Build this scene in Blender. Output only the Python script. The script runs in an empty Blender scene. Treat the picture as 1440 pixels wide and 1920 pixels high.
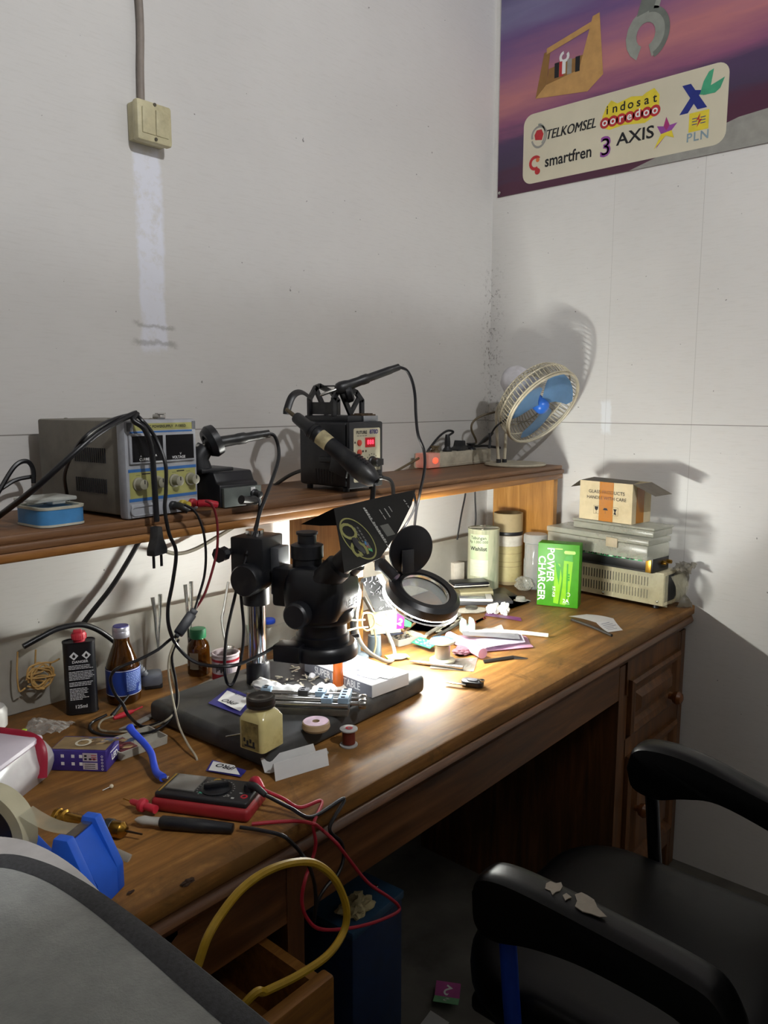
import bpy, bmesh, math, random
from mathutils import Vector, Matrix, noise
V = Vector
random.seed(7)
SC = bpy.context.scene
COL = SC.collection
# ---------------------------------------------------------------- camera
FPX, PITCH, HEAD, EYE = 1442.0, math.radians(8.2), math.radians(41.2), 1.31
cam_d = bpy.data.cameras.new('camera'); cam = bpy.data.objects.new('camera', cam_d); COL.objects.link(cam)
cam_d.sensor_fit = 'VERTICAL'; cam_d.sensor_height = 36.0; cam_d.lens = FPX/1920*36.0
cam_d.clip_start = 0.02
FW = V((math.cos(HEAD)*math.cos(PITCH), math.sin(HEAD)*math.cos(PITCH), -math.sin(PITCH)))
RT = V((math.sin(HEAD), -math.cos(HEAD), 0)); UP = RT.cross(FW)
CAM = V((0, 0, EYE)); cam.location = CAM
cam.rotation_euler = (-FW).to_track_quat('Z', 'Y').to_euler()
R3 = Matrix((RT, UP, -FW)).transposed(); cam.rotation_euler = R3.to_euler()
SC.camera = cam
# ---------------------------------------------------------------- light, exposure
W = bpy.data.worlds.new('world'); SC.world = W; W.use_nodes = True
W.node_tree.nodes['Background'].inputs[0].default_value = (.75, .8, 1, 1)
W.node_tree.nodes['Background'].inputs[1].default_value = 0.004
BULB = (0.50, -1.0, 2.72); BULB_W = 99.0; BULB_R = 0.035
MAG_E, MAG_U, RING_E = 1800.0, 3.0, 13.0
VS = SC.view_settings; VS.view_transform = 'Standard'; VS.look = 'None'; VS.exposure = 0.0; VS.gamma = 1.0
VS.use_curve_mapping = False
# ---------------------------------------------------------------- helpers
def P(u, v, x=None, y=None, z=None, pl=None):
    """point of the room seen at photo pixel (u, v) on a wall plane, a level or a tilted plane"""
    r = FW*FPX + RT*(u-720) + UP*(960-v)
    if x is not None: t = (x-CAM.x)/r.x
    elif y is not None: t = (y-CAM.y)/r.y
    elif z is not None: t = (z-CAM.z)/r.z
    else: t = (V(pl[0])-CAM).dot(V(pl[1]))/r.dot(V(pl[1]))
    return CAM + r*t
def lin(c):
    if isinstance(c, str):
        c = [int(c[i:i+2], 16)/255 for i in (0, 2, 4)]
    return tuple((x/12.92 if x <= .04045 else ((x+.055)/1.055)**2.4) for x in c)
def Fr(o, x, up):
    x = V(x).normalized(); up = V(up); z = x.cross(up).normalized(); y = z.cross(x)
    m = Matrix((x, y, z)).transposed().to_4x4(); m.translation = V(o); return m
def spline(pts, k=6):
    pts = [V(p) for p in pts]
    if len(pts) < 3: return pts
    out = []
    e = [pts[0]*2-pts[1]] + pts + [pts[-1]*2-pts[-2]]
    for i in range(1, len(e)-2):
        a, b, c, d = e[i-1:i+3]
        for j in range(k):
            t = j/k
            out.append(.5*((2*b)+(c-a)*t+(2*a-5*b+4*c-d)*t*t+(3*b-a-3*c+d)*t**3))
    out.append(pts[-1]); return out
class M:
    def __init__(s): s.b = bmesh.new()
    def _mi(s, n0, m):
        s.b.faces.ensure_lookup_table()
        for f in s.b.faces[n0:]: f.material_index = m
    def face(s, pts, m=0):
        f = s.b.faces.new([s.b.verts.new(V(p)) for p in pts]); f.material_index = m; return f
    def box(s, c, d, rz=0, m=0, bev=0, mat=None, seg=2):
        t = bmesh.new(); bmesh.ops.create_cube(t, size=1)
        bmesh.ops.scale(t, vec=V(d), verts=t.verts)
        if bev: bmesh.ops.bevel(t, geom=t.edges[:], offset=bev, segments=seg, profile=.5, affect='EDGES')
        X = (mat if mat else Matrix.Identity(4)) @ Matrix.Translation(V(c)) @ Matrix.Rotation(rz, 4, 'Z')
        s.add(t, X, m); return s
    def add(s, t, X=None, m=0):
        if X is not None: bmesh.ops.transform(t, matrix=X, verts=t.verts)
        mp = {}
        for v in t.verts: mp[v] = s.b.verts.new(v.co)
        for f in t.faces:
            try: g = s.b.faces.new([mp[v] for v in f.verts]); g.material_index = m if m is not None else f.material_index
            except ValueError: pass
        t.free(); return s
    def rings(s, rs, m=0, cap=True, closed=False):
        vs = [[s.b.verts.new(p) for p in r] for r in rs]; n = len(rs[0])
        L = len(vs)
        for i in range(L if closed else L-1):
            A, B = vs[i], vs[(i+1) % L]
            for j in range(n):
                f = s.b.faces.new((A[j], A[(j+1) % n], B[(j+1) % n], B[j])); f.material_index = m
        if cap and not closed:
            f = s.b.faces.new(vs[0][::-1]); f.material_index = m
            f = s.b.faces.new(vs[-1]); f.material_index = m
        return s
    def lathe(s, prof, o=(0, 0, 0), ax=(0, 0, 1), n=32, m=0, cap=True, closed=False):
        ax = V(ax).normalized(); q = ax.to_track_quat('Z', 'Y'); o = V(o); rs = []
        for r, h in prof:
            r = max(r, 1e-5)
            rs.append([o + q @ V((r*math.cos(2*math.pi*j/n), r*math.sin(2*math.pi*j/n), h)) for j in range(n)])
        return s.rings(rs, m, cap, closed)
    def cyl(s, a, b, r, r2=None, n=20, m=0):
        a, b = V(a), V(b); return s.lathe([(r, 0), (r if r2 is None else r2, (b-a).length)], a, b-a, n, m)
    def tube(s, pts, r, n=8, m=0, k=6, cap=True, closed=False, flat=1.0):
        P_ = spline(pts, k) if not closed else spline(list(pts)+[pts[0]], k)[:-1]
        L = len(P_); rs = []; up = None
        for i in range(L):
            a = P_[i-1] if (i > 0 or closed) else P_[0]; c = P_[(i+1) % L] if (i < L-1 or closed) else P_[-1]
            t = (c-a)
            if t.length < 1e-9: t = V((0, 0, 1))
            t.normalize()
            if up is None: up = t.orthogonal().normalized()
            up = (up - t*up.dot(t))
            up = up.normalized() if up.length > 1e-6 else t.orthogonal().normalized()
            w = t.cross(up)
            rr = r(i/(L-1)) if callable(r) else r
            rs.append([P_[i] + up*rr*math.cos(2*math.pi*j/n) + w*rr*flat*math.sin(2*math.pi*j/n) for j in range(n)])
        return s.rings(rs, m, cap, closed)
    def prism(s, poly, h, X=None, m=0, bev=0):
        """outline in the XY plane of X, extruded from z=0 to z=h"""
        t = bmesh.new(); vs = [t.verts.new((p[0], p[1], 0)) for p in poly]; f = t.faces.new(vs)
        r = bmesh.ops.extrude_face_region(t, geom=[f])
        bmesh.ops.translate(t, vec=(0, 0, h), verts=[v for v in r['geom'] if isinstance(v, bmesh.types.BMVert)])
        bmesh.ops.recalc_face_normals(t, faces=t.faces)
        if bev: bmesh.ops.bevel(t, geom=[e for e in t.edges], offset=bev, segments=2, profile=.5, affect='EDGES')
        return s.add(t, X, m)
    def sheet(s, fn, nu, nv, m=0, th=0.0):
        vs = [[s.b.verts.new(V(fn(i/nu, j/nv))) for j in range(nv+1)] for i in range(nu+1)]
        fs = []
        for i in range(nu):
            for j in range(nv):
                f = s.b.faces.new((vs[i][j], vs[i+1][j], vs[i+1][j+1], vs[i][j+1])); f.material_index = m; fs.append(f)
        if th: bmesh.ops.solidify(s.b, geom=fs, thickness=th)
        return s
    def ball(s, c, r, m=0, sc=(1, 1, 1), n=16, lump=0, seed=0, rot=None, sub=3):
        t = bmesh.new(); bmesh.ops.create_icosphere(t, subdivisions=sub, radius=1)
        for v in t.verts:
            if lump: v.co *= 1 + lump*(noise.noise(v.co*1.7+V((seed, seed*.7, 0)))+.6*noise.noise(v.co*4+V((seed, 0, seed))))
            v.co = V((v.co.x*sc[0], v.co.y*sc[1], v.co.z*sc[2]))*r
        return s.add(t, Matrix.Translation(V(c)) @ (rot.to_4x4() if rot else Matrix.Identity(4)), m)
    def text(s, txt, size, X, m=0, bold=0.0, sx=1.0, shear=0.0, al='CENTER', sp=1.0, res=3):
        c = bpy.data.curves.new('t', 'FONT'); c.body = txt; c.size = size; c.align_x = al; c.align_y = 'CENTER'
        c.offset = bold*size; c.shear = shear; c.space_character = sp; c.resolution_u = res
        o = bpy.data.objects.new('t', c); me = o.to_mesh()
        t = bmesh.new(); t.from_mesh(me); o.to_mesh_clear(); bpy.data.objects.remove(o); bpy.data.curves.remove(c)
        s.add(t, X @ Matrix.Translation((0, 0, .0003)) @ Matrix.Diagonal((sx, 1, 1, 1)), m); return s
    def disc(s, X, c, r, m=0, ry=None, n=24, z=.0002, r_in=0):
        ry = ry or r
        def q(a, k=1): return X @ V((c[0]+k*r*math.cos(a), c[1]+k*ry*math.sin(a), z))
        if not r_in: s.face([q(2*math.pi*i/n) for i in range(n)], m)
        else:
            for i in range(n):
                a, b = 2*math.pi*i/n, 2*math.pi*(i+1)/n
                s.face([q(a, r_in), q(a), q(b), q(b, r_in)], m)
        return s
    def rect(s, X, x0, y0, x1, y1, m=0, z=.0002):
        s.face([X @ V(p) for p in ((x0, y0, z), (x1, y0, z), (x1, y1, z), (x0, y1, z))], m); return s
    def poly(s, X, pts, m=0, z=.0002):
        s.face([X @ V((p[0], p[1], z)) for p in pts], m); return s
    def build(s, name, mats, parent=None, ang=38, weld=False, sub=0):
        if weld: bmesh.ops.remove_doubles(s.b, verts=s.b.verts, dist=1e-5)
        if not isinstance(mats, (list, tuple)): mats = [mats]
        s.b.normal_update()
        lim = math.radians(ang)
        for e in s.b.edges:
            if len(e.link_faces) == 2 and e.calc_face_angle(0) > lim: e.smooth = False
        for f in s.b.faces: f.smooth = True
        me = bpy.data.meshes.new(name)
        off = V((0, 0, 0))
        if parent is None and len(s.b.verts):
            xs = [v.co for v in s.b.verts]
            off = V(((min(c.x for c in xs)+max(c.x for c in xs))/2, (min(c.y for c in xs)+max(c.y for c in xs))/2, min(c.z for c in xs)))
            bmesh.ops.translate(s.b, vec=-off, verts=s.b.verts)
        s.b.to_mesh(me); s.b.free()
        for m in mats: me.materials.append(m)
        o = bpy.data.objects.new(name, me); COL.objects.link(o); o.location = off
        if parent is not None: o.parent = parent
        if sub:
            md = o.modifiers.new('sub', 'SUBSURF'); md.levels = sub; md.render_levels = sub
        return o
def tag(o, label, cat, group=None, kind=None):
    o['label'] = label; o['category'] = cat
    if group: o['group'] = group
    if kind: o['kind'] = kind
    return o
def thing(name, label, cat, loc=(0, 0, 0), rz=0, group=None):
    o = bpy.data.objects.new(name, None); COL.objects.link(o); o.location = V(loc); o.rotation_euler = (0, 0, rz)
    o.empty_display_size = .02
    return tag(o, label, cat, group)
def struct(o): o['kind'] = 'structure'; return o
def tilt(o, q): o.rotation_mode = 'QUATERNION'; o.rotation_quaternion = q; return o
# ---------------------------------------------------------------- materials
_mc = {}
class NT:
    def __init__(s, name):
        s.m = bpy.data.materials.new(name); s.m.use_nodes = True; s.t = s.m.node_tree; s.N = s.t.nodes; s.L = s.t.links
        s.bs = s.N['Principled BSDF']; s.out = s.N['Material Output']; s.tc = s.N.new('ShaderNodeTexCoord')
    def n(s, ty, **kw):
        o = s.N.new('ShaderNode'+ty)
        for k, v in kw.items(): setattr(o, k, v)
        return o
    def map(s, src='Object', sc=(1, 1, 1), rot=(0, 0, 0), loc=(0, 0, 0)):
        o = s.n('Mapping'); o.inputs['Scale'].default_value = sc; o.inputs['Rotation'].default_value = rot; o.inputs['Location'].default_value = loc
        s.L.new(s.tc.outputs[src], o.inputs[0]); return o.outputs[0]
    def noise(s, vec, scale, det=4, rough=.55, dist=0):
        o = s.n('TexNoise'); o.inputs['Scale'].default_value = scale; o.inputs['Detail'].default_value = det
        o.inputs['Roughness'].default_value = rough; o.inputs['Distortion'].default_value = dist
        s.L.new(vec, o.inputs['Vector']); return o.outputs['Fac']
    def ramp(s, f, stops, interp='LINEAR'):
        o = s.n('ValToRGB'); o.color_ramp.interpolation = interp; e = o.color_ramp.elements
        while len(e) < len(stops): e.new(.5)
        for k, (p, c) in enumerate(stops): e[k].position = p; e[k].color = (*c, 1) if len(c) == 3 else c
        s.L.new(f, o.inputs[0]); return o.outputs[0]
    def mix(s, f, a, b, mode='MIX'):
        o = s.n('Mix', data_type='RGBA', blend_type=mode)
        for i, x in ((0, f), (6, a), (7, b)):
            if hasattr(x, 'is_output'): s.L.new(x, o.inputs[i])
            elif isinstance(x, (int, float)): o.inputs[i].default_value = x
            else: o.inputs[i].default_value = (*x, 1)
        return o.outputs[2]
    def math(s, op, a, b=0, c=None):
        o = s.n('Math', operation=op)
        for i, x in enumerate((a, b) if c is None else (a, b, c)):
            if hasattr(x, 'is_output'): s.L.new(x, o.inputs[i])
            else: o.inputs[i].default_value = x
        return o.outputs[0]
    def bump(s, h, st=.3, dist=.002):
        o = s.n('Bump'); o.inputs['Strength'].default_value = st; o.inputs['Distance'].default_value = dist
        s.L.new(h, o.inputs['Height']); s.L.new(o.outputs[0], s.bs.inputs['Normal'])
    def set(s, k, v):
        i = s.bs.inputs[k]
        if hasattr(v, 'is_output'): s.L.new(v, i)
        else: i.default_value = (*v, 1) if isinstance(v, (tuple, list)) and len(v) == 3 else v
def mk(name, col, rough=.5, metal=0, var=.12, scale=40, bump=0, trans=0, emit=None, es=0, dirt=None, coat=0, spec=.5):
    if name in _mc: return _mc[name]
    t = NT(name); c = lin(col)
    vec = t.map(); f = t.noise(vec, scale, 5)
    lo = tuple(x*(1-var) for x in c); hi = tuple(min(1, x*(1+var)) for x in c)
    cc = t.ramp(f, [(.3, lo), (.7, hi)])
    if dirt:
        f2 = t.noise(vec, scale*.35, 6, .65)
        msk = t.ramp(f2, [(.52, (0, 0, 0)), (.68, (1, 1, 1))])
        cc = t.mix(t.math('MULTIPLY', msk, dirt[1]), cc, lin(dirt[0]))
    t.set('Base Color', cc); t.set('Roughness', t.math('ADD', rough-.06, t.math('MULTIPLY', f, .12))); t.set('Metallic', metal)
    t.set('Specular IOR Level', spec)
    if trans: t.set('Transmission Weight', trans)
    if emit: t.set('Emission Color', lin(emit)); t.set('Emission Strength', es)
    if coat: t.set('Coat Weight', coat); t.set('Coat Roughness', .12)
    if bump: t.bump(t.noise(vec, scale*3, 4), bump, .001)
    _mc[name] = t.m; return t.m
def clear(name, col='e8ece8', fac=.22, rough=.12, body=.25):
    """thin clear plastic: mostly see-through, some milky body and a sheen"""
    if name in _mc: return _mc[name]
    t = NT(name); tr = t.n('BsdfTransparent'); tr.inputs[0].default_value = (.96, .97, .96, 1)
    t.set('Base Color', lin(col)); t.set('Roughness', rough)
    ly = t.n('LayerWeight'); ly.inputs[0].default_value = .35
    f = t.math('ADD', t.math('MULTIPLY', ly.outputs['Facing'], body), t.math('ADD', fac-.06, t.math('MULTIPLY', t.noise(t.map(), 60, 4), .12)))
    mx = t.n('MixShader'); t.L.new(f, mx.inputs[0]); t.L.new(tr.outputs[0], mx.inputs[1]); t.L.new(t.bs.outputs[0], mx.inputs[2])
    t.L.new(mx.outputs[0], t.out.inputs[0]); _mc[name] = t.m; return t.m
def wood(name, dark, mid, light, axis='X', rough=.35, worn=None, sc=1.0, spec=.5):
    if name in _mc: return _mc[name]
    t = NT(name); s_ = {'X': (1.2, 14, 14), 'Y': (14, 1.2, 14), 'Z': (14, 14, 1.2)}[axis]
    vec = t.map(sc=tuple(a*sc for a in s_)); f = t.noise(vec, 3.0, 8, .62, .6)
    cc = t.ramp(f, [(.28, lin(dark)), (.5, lin(mid)), (.72, lin(light))])
    g = t.noise(t.map(sc=tuple(a*sc*4 for a in s_)), 6, 4, .7)
    cc = t.mix(t.math('MULTIPLY', t.ramp(g, [(.55, (0, 0, 0)), (.75, (1, 1, 1))]), .45), cc, lin(dark))
    rg = t.math('ADD', rough-.1, t.math('MULTIPLY', f, .2))
    if worn:
        v2 = t.map(sc=(1, 1, 1)); w = t.noise(v2, 5.5, 9, .68, .4)
        cc = t.mix(t.ramp(w, [(.47, (0, 0, 0)), (.62, (1, 1, 1))]), cc, lin(worn[0]))
        w2 = t.noise(t.map(sc=(1, 1, 1), loc=(3, 1, 0)), 9, 10, .75, .8)
        cc = t.mix(t.math('MULTIPLY', t.ramp(w2, [(.56, (0, 0, 0)), (.70, (1, 1, 1))]), .75), cc, lin(worn[1]))
        w3 = t.noise(t.map(sc=(3, 9, 3)), 20, 6, .8)
        cc = t.mix(t.math('MULTIPLY', t.ramp(w3, [(.66, (0, 0, 0)), (.74, (1, 1, 1))]), .45), cc, lin('c8b488'))
        rg = t.math('ADD', rg, t.math('MULTIPLY', w, .18))
    t.set('Base Color', cc); t.set('Roughness', rg); t.set('Specular IOR Level', spec); t.bump(t.math('ADD', f, t.math('MULTIPLY', g, .5)), .12, .002)
    _mc[name] = t.m; return t.m
K = dict(
 black=lambda: mk('black_plastic', '16171b', .42, var=.2, dirt=('55524a', .25)),
 blk2=lambda: mk('black_satin', '0d0e13', .35, var=.15),
 grey=lambda: mk('grey_plastic', '6f6c68', .5), white=lambda: mk('white_plastic', 'd6d2c6', .45, dirt=('8f8772', .5)),
 steel=lambda: mk('steel', 'b9b8b4', .25, 1, var=.1, scale=90), chrome=lambda: mk('chrome', 'd0d0d0', .12, 1, var=.05, dirt=('6f675a', .35)),
 paper=lambda: mk('white_paper', 'e6e5e2', .8, var=.03), cord=lambda: mk('black_rubber', '121216', .38, var=.2), ink=lambda: mk('black_ink', '15151a', .7, var=.05),
 red=lambda: mk('red_plastic', 'a81d2c', .4), blue=lambda: mk('blue_plastic', '1c55c0', .42, var=.08), rope=lambda: mk('red_cord', 'a51e30', .4),
 wtxt=lambda: mk('white_print', 'dedede', .6, var=.02), brass=lambda: mk('brass', 'b58a3a', .28, 1, dirt=('4a3414', .6)))
def k(n): return K[n]()
# ================================================================ the room
YB, XR, DZ, SZ = 1.39, 2.10, 0.76, 1.122      # back wall, right wall, desk top, shelf top
def wall_mat(name, which):
    t = NT(name); vec = t.map('Object'); geo = t.n('NewGeometry'); sx = t.n('SeparateXYZ'); t.L.new(geo.outputs['Position'], sx.inputs[0])
    px = sx.outputs[0 if which == 'b' else 1]; pz = sx.outputs[2]
    base = t.ramp(t.noise(vec, 2.2, 5), [(.3, lin('d2d0cd')), (.7, lin('dcdad7'))])
    gr = t.noise(t.map(sc=(5, 5, 60)), 4, 7, .7)                     # faint horizontal scuffs in the dirty paint
    base = t.mix(t.math('MULTIPLY', t.ramp(gr, [(.50, (0, 0, 0)), (.72, (1, 1, 1))]), .14), base, lin('9a9386'))
    sp = t.noise(vec, 70, 2, .5)
    base = t.mix(t.math('MULTIPLY', t.ramp(sp, [(.765, (0, 0, 0)), (.79, (1, 1, 1))]), .7), base, lin('3c3936'))
    def band(src, a, b, soft):
        return t.math('MULTIPLY', t.n_smooth(src, a-soft, a+soft), t.math('SUBTRACT', 1, t.n_smooth(src, b-soft, b+soft)))
    def n_smooth(src, a, b):
        o = t.n('MapRange', interpolation_type='SMOOTHSTEP'); t.L.new(src, o.inputs[0]); o.inputs[1].default_value = a; o.inputs[2].default_value = b
        return o.outputs[0]
    t.n_smooth = n_smooth
    wob = t.math('ADD', px, t.math('MULTIPLY', t.math('SUBTRACT', t.noise(vec, 14, 5, .7), .5), .03))
    wz = t.math('ADD', pz, t.math('MULTIPLY', t.math('SUBTRACT', t.noise(vec, 10, 6, .75), .5), .06))
    if which == 'b':
        m = t.math('MULTIPLY', band(wob, .858, .915, .006), band(wz, 1.41, 1.80, .012))   # paler stripe where a duct was taken off below the switch
        m = t.math('MULTIPLY', m, t.ramp(t.noise(vec, 26, 6, .7), [(.36, (.25,)*3), (.5, (1,)*3)]))
        base = t.mix(m, base, lin('e6e8f2'))
        m = t.math('MULTIPLY', band(wob, .84, .935, .01), t.math('ADD', band(wz, 1.418, 1.428, .004), band(wz, 1.455, 1.463, .004)))
        base = t.mix(t.math('MULTIPLY', m, .45), base, lin('5d564c'))
        d = t.math('MULTIPLY', t.math('ADD', .75, t.math('MULTIPLY', n_smooth(px, .9, 1.6), .25)), band(wz, 1.12, 1.56, .10))                   # grime plus the light's falloff low on the wall, painted as a darker band
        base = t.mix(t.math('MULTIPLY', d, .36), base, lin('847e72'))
        lines = [(pz, 1.2505, .0011)]
        cdist = t.math('SUBTRACT', XR, px)
    else:
        m = t.math('MULTIPLY', band(wob, .975, 1.005, .004), band(wz, 1.22, 1.31, .01))
        base = t.mix(m, base, lin('e2e4e6'))
        lines = [(pz, 1.2475, .001), (px, .745, .0007), (px, .99, .0005)]
        cdist = t.math('SUBTRACT', YB, px)
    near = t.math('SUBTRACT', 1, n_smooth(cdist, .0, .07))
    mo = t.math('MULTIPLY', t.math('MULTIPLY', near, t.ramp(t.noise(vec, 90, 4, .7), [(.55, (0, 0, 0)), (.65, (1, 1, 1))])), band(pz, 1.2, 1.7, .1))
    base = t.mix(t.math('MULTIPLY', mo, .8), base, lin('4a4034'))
    hs = None
    for src, c, w in lines:
        o = t.math('COMPARE', src, c, w); base = t.mix(t.math('MULTIPLY', o, .75 if src == pz else .3), base, lin('5b554b')); hs = o if hs is None else t.math('MAXIMUM', hs, o)
    t.set('Base Color', base); t.set('Roughness', .42 if which == 'r' else .55)
    t.bump(t.math('SUBTRACT', t.math('ADD', t.math('MULTIPLY', t.noise(vec, 160, 3), .10), t.math('MULTIPLY', t.noise(vec, 25, 4), .25)), t.math('MULTIPLY', hs, .5)), .18, .003)
    return t.m
H = 2.9
def slab(name, lo, hi, mat):
    m = M(); lo, hi = V(lo), V(hi); m.box((lo+hi)/2, hi-lo); return struct(m.build(name, mat))
x0, y0 = -1.6, -1.9
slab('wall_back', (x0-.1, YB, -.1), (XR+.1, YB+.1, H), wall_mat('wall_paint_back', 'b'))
slab('wall_right', (XR, y0, -.1), (XR+.1, YB, H), wall_mat('wall_paint_right', 'r'))
plain = mk('wall_paint_plain', 'b5b1ac', .7, var=.06, scale=4)
slab('wall_left', (x0-.1, y0, -.1), (x0, YB, H), plain)
slab('wall_front', (x0-.1, y0-.1, -.1), (XR+.1, y0, H), plain)
slab('added_shade_screen', (x0, -.30, 0), (.95, -.25, 1.875), plain); slab('added_shade_screen_end', (.95, -.30, 0), (1.45, -.25, 1.87), plain)   # unseen screen added behind the camera to keep bulb light off chair and floor
slab('ceiling', (x0, y0, H-.1), (XR, YB, H), plain)
slab('floor', (x0, y0, -.1), (XR, YB, 0), mk('concrete_floor', '5f5c55', .75, var=.25, scale=9, bump=.3, dirt=('37342f', .7)))
# the bare bulb that hangs under the ceiling
bl = thing('ceiling_lamp', 'bare bulb hanging under the ceiling above the bench', 'lamp', (BULB[0], BULB[1], BULB[2]-.05))
m = M(); m.lathe([(.02, .085), (.022, .11), (.022, .13)], n=16); m.build('socket', k('white'), bl)
ld = bpy.data.lights.new('bulb_light', 'POINT'); ld.energy = BULB_W; ld.color = (.955, .975, 1.0); ld.shadow_soft_size = BULB_R
lo = bpy.data.objects.new('bulb_light', ld); COL.objects.link(lo); lo.parent = bl; lo.location = (0, 0, .05)
# ================================================================ desk
WT = wood('desk_top_wood', '553a1d', '855c2e', 'a87c46', 'X', .38, spec=.22, worn=('6b4c28', '33281a'))
WD = wood('desk_front_wood', '3a2412', '5d3b1e', '7b5230', 'X', .42)
WV = wood('desk_upright_wood', '3a2412', '5d3b1e', '7b5230', 'Z', .42)
FY, DX0, DX1, DB = .705, -.05, 2.095, 1.352
dk = thing('desk', 'long worn varnished wooden desk with drawers running along the wall', 'desk', (0, 0, 0))
m = M(); m.box(((DX0+DX1)/2, (FY+DB)/2, DZ-.0125), (DX1-DX0, DB-FY, .025), bev=.004)
m.build('tabletop', WT, dk)
m = M()                                    # moulded edge below the top, rounded at the right end
prof = [(0, -.026), (-.006, -.030), (-.008, -.036), (-.004, -.043), (.006, -.05), (.016, -.056), (.02, -.066), (.04, -.066), (.04, -.026)]
rs = []
for x in (DX0, DX1-.03):
    rs.append([V((x, FY+a, DZ+b)) for a, b in prof])
rs.append([V((DX1-.004, FY+a+.012, DZ+b)) for a, b in prof])
m.rings(rs); m.build('edge_moulding', WD, dk)
m = M(); m.box(((.66+1.67)/2, .735, .652), (1.01, .018, .085)); m.build('apron', WD, dk)
m = M(); m.box(((DX0+.66)/2, .735, .652), (.66-DX0, .018, .085)); m.build('apron', WD, dk)
m = M(); m.box((.645, 1.02, .345), (.03, .59, .69)); m.build('side_panel', WV, dk)
m = M(); m.box((1.685, 1.02, .345), (.03, .59, .69)); m.build('side_panel', WV, dk)
m = M(); m.box((2.075, 1.02, .345), (.03, .59, .69)); m.build('side_panel', WV, dk)
m = M(); m.box((-.03, 1.02, .345), (.03, .59, .69)); m.build('side_panel', WV, dk)
m = M(); m.box(((DX0+DX1)/2, 1.32, .40), (DX1-DX0-.06, .012, .58)); m.build('rear_panel', WD, dk)
# right pedestal face: stiles, rails, raised drawer and door
m = M()
m.box((1.695, .735, .33), (.05, .018, .56)); m.box((2.065, .735, .345), (.05, .018, .69))
for z in (.65, .47, .10): m.box((1.88, .735, z), (.33, .018, .09 if z > .6 else .05))
m.build('pedestal_frame', WV, dk)
def raised(x0, x1, z0, z1, name, kx, kz):
    m = M(); w, h = x1-x0, z1-z0; X = Fr(((x0+x1)/2, .733, (z0+z1)/2), (1, 0, 0), (0, 0, 1))
    def ring(k_, y): return [V(((x0+x1)/2+sx*(w/2-k_), y, (z0+z1)/2+sz*(h/2-k_))) for sx, sz in ((-1, -1), (1, -1), (1, 1), (-1, 1))]
    m.rings([ring(0, .75), ring(0, .716), ring(.008, .711), ring(.022, .716), ring(.030, .727), ring(.042, .727), ring(.056, .714), ring(.064, .712)])
    d = m.build(name, WV, dk, ang=20)
    q = M(); q.lathe([(.007, 0), (.008, .008), (.015, .014), (.018, .024), (.014, .033), (.004, .037)], (kx, .712, kz), (0, -1, 0), 20)
    q.build('knob', mk('knob_wood', '6a3d1c', .25), d)
raised(1.725, 2.035, .505, .645, 'drawer', 1.955, .54)
raised(1.725, 2.035, .13, .45, 'door', 1.765, .305)
# left drawer pulled out
dr = M().box((.335, .62, .545), (.54, .02, .13), bev=.004).box((.594, .79, .55), (.014, .33, .10)).box((.076, .79, .55), (.014, .33, .10)).box((.335, .95, .55), (.50, .012, .10)).box((.335, .79, .505), (.51, .33, .008))
dr.build('open_drawer', wood('drawer_wood', '5f3d17', '8a5c26', 'ab7a3c', 'X', .45), dk)
m = M(); m.box((.30, .735, .45), (.62, .018, .02)); m.build('drawer_rail', WD, dk)
for i in range(2): m = M(); m.box((.30, .735, .21+.22*i-.1), (.60, .018, .2), bev=.006); m.build('drawer_front', WD, dk)
m = M(); m.sheet(lambda a, b: (DX0+.01+(DX1-DX0-.02)*a, 1.345+.004*math.sin(a*17)*b, DZ+.135*b+.004*math.sin(a*9)), 40, 3, th=.012)
m.build('back_board', mk('white_painted_board', 'c9c5ba', .6, var=.07, scale=7, dirt=('8d8370', .4)), dk)
# ================================================================ shelf standing on the desk
SW = wood('shelf_wood', '4a2f1a', '6d4a2c', '8a6440', 'X', .5); SE = wood('shelf_edge_wood', '5f3a18', '8a5a28', 'ab783e', 'X', .45)
SP = wood('shelf_panel_wood', '8a5c24', 'a97634', 'c2904c', 'Z', .45)
SF = 1.095
sh = thing('desk_shelf', 'long brown wooden shelf standing along the back of the desk', 'shelf', (0, 0, DZ))
m = M(); m.box((.98, (SF+1.36)/2+.003, SZ-DZ-.006), (2.16, 1.36-SF-.006, .012), bev=.002); m.box((.98, (SF+1.36)/2, SZ-DZ-.018), (2.166, 1.36-SF, .012), bev=.003)
m.build('shelf_board', SW, sh)
m = M(); m.box((.98, SF+.012, SZ-DZ-.031), (2.16, .02, .016), bev=.004); m.build('front_strip', SE, sh)
for x in (2.045, 1.19, -.06):
    m = M(); m.box((x, 1.218, (SZ-DZ-.024)/2+.0003), (.022, .211, SZ-DZ-.0242)); m.build('side_panel', SP, sh)
# ================================================================ on the walls
LT = lambda *a: V(a)
sw = thing('light_switch', 'old cream double light switch box fixed high on the back wall', 'light switch', (.882, YB, 1.835))
CR = mk('cream_plastic', 'c8c09c', .5, dirt=('8c8262', .5))
m = M(); m.box((0, -.012, 0), (.07, .024, .068), bev=.003); m.box((0, -.03, -.001), (.076, .020, .074), bev=.006); m.build('switch_box', CR, sw)
for i in (0, 1):
    m = M(); m.box((-.0145+.029*i, -.0405, 0), (.028, .005, .046), bev=.0015, mat=Matrix.Rotation(.04, 4, 'X')); m.build('rocker', CR, sw)
for z in (.031, -.031):
    m = M(); m.cyl((0, -.038, z), (0, -.0415, z), .0032, m=0, n=12); m.build('screw', mk('dark_screw', '4a4436', .5), sw)
m = M(); m.tube([(-.01, -.011, .032), (-.008, -.010, .10), (-.004, -.010, .2), (-.012, -.01, .4), (-.016, -.01, .7), (-.016, -.01, 1.0)], .0065, 10); m.build('cable', mk('grey_cable', '8a8078', .6), sw)
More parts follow.
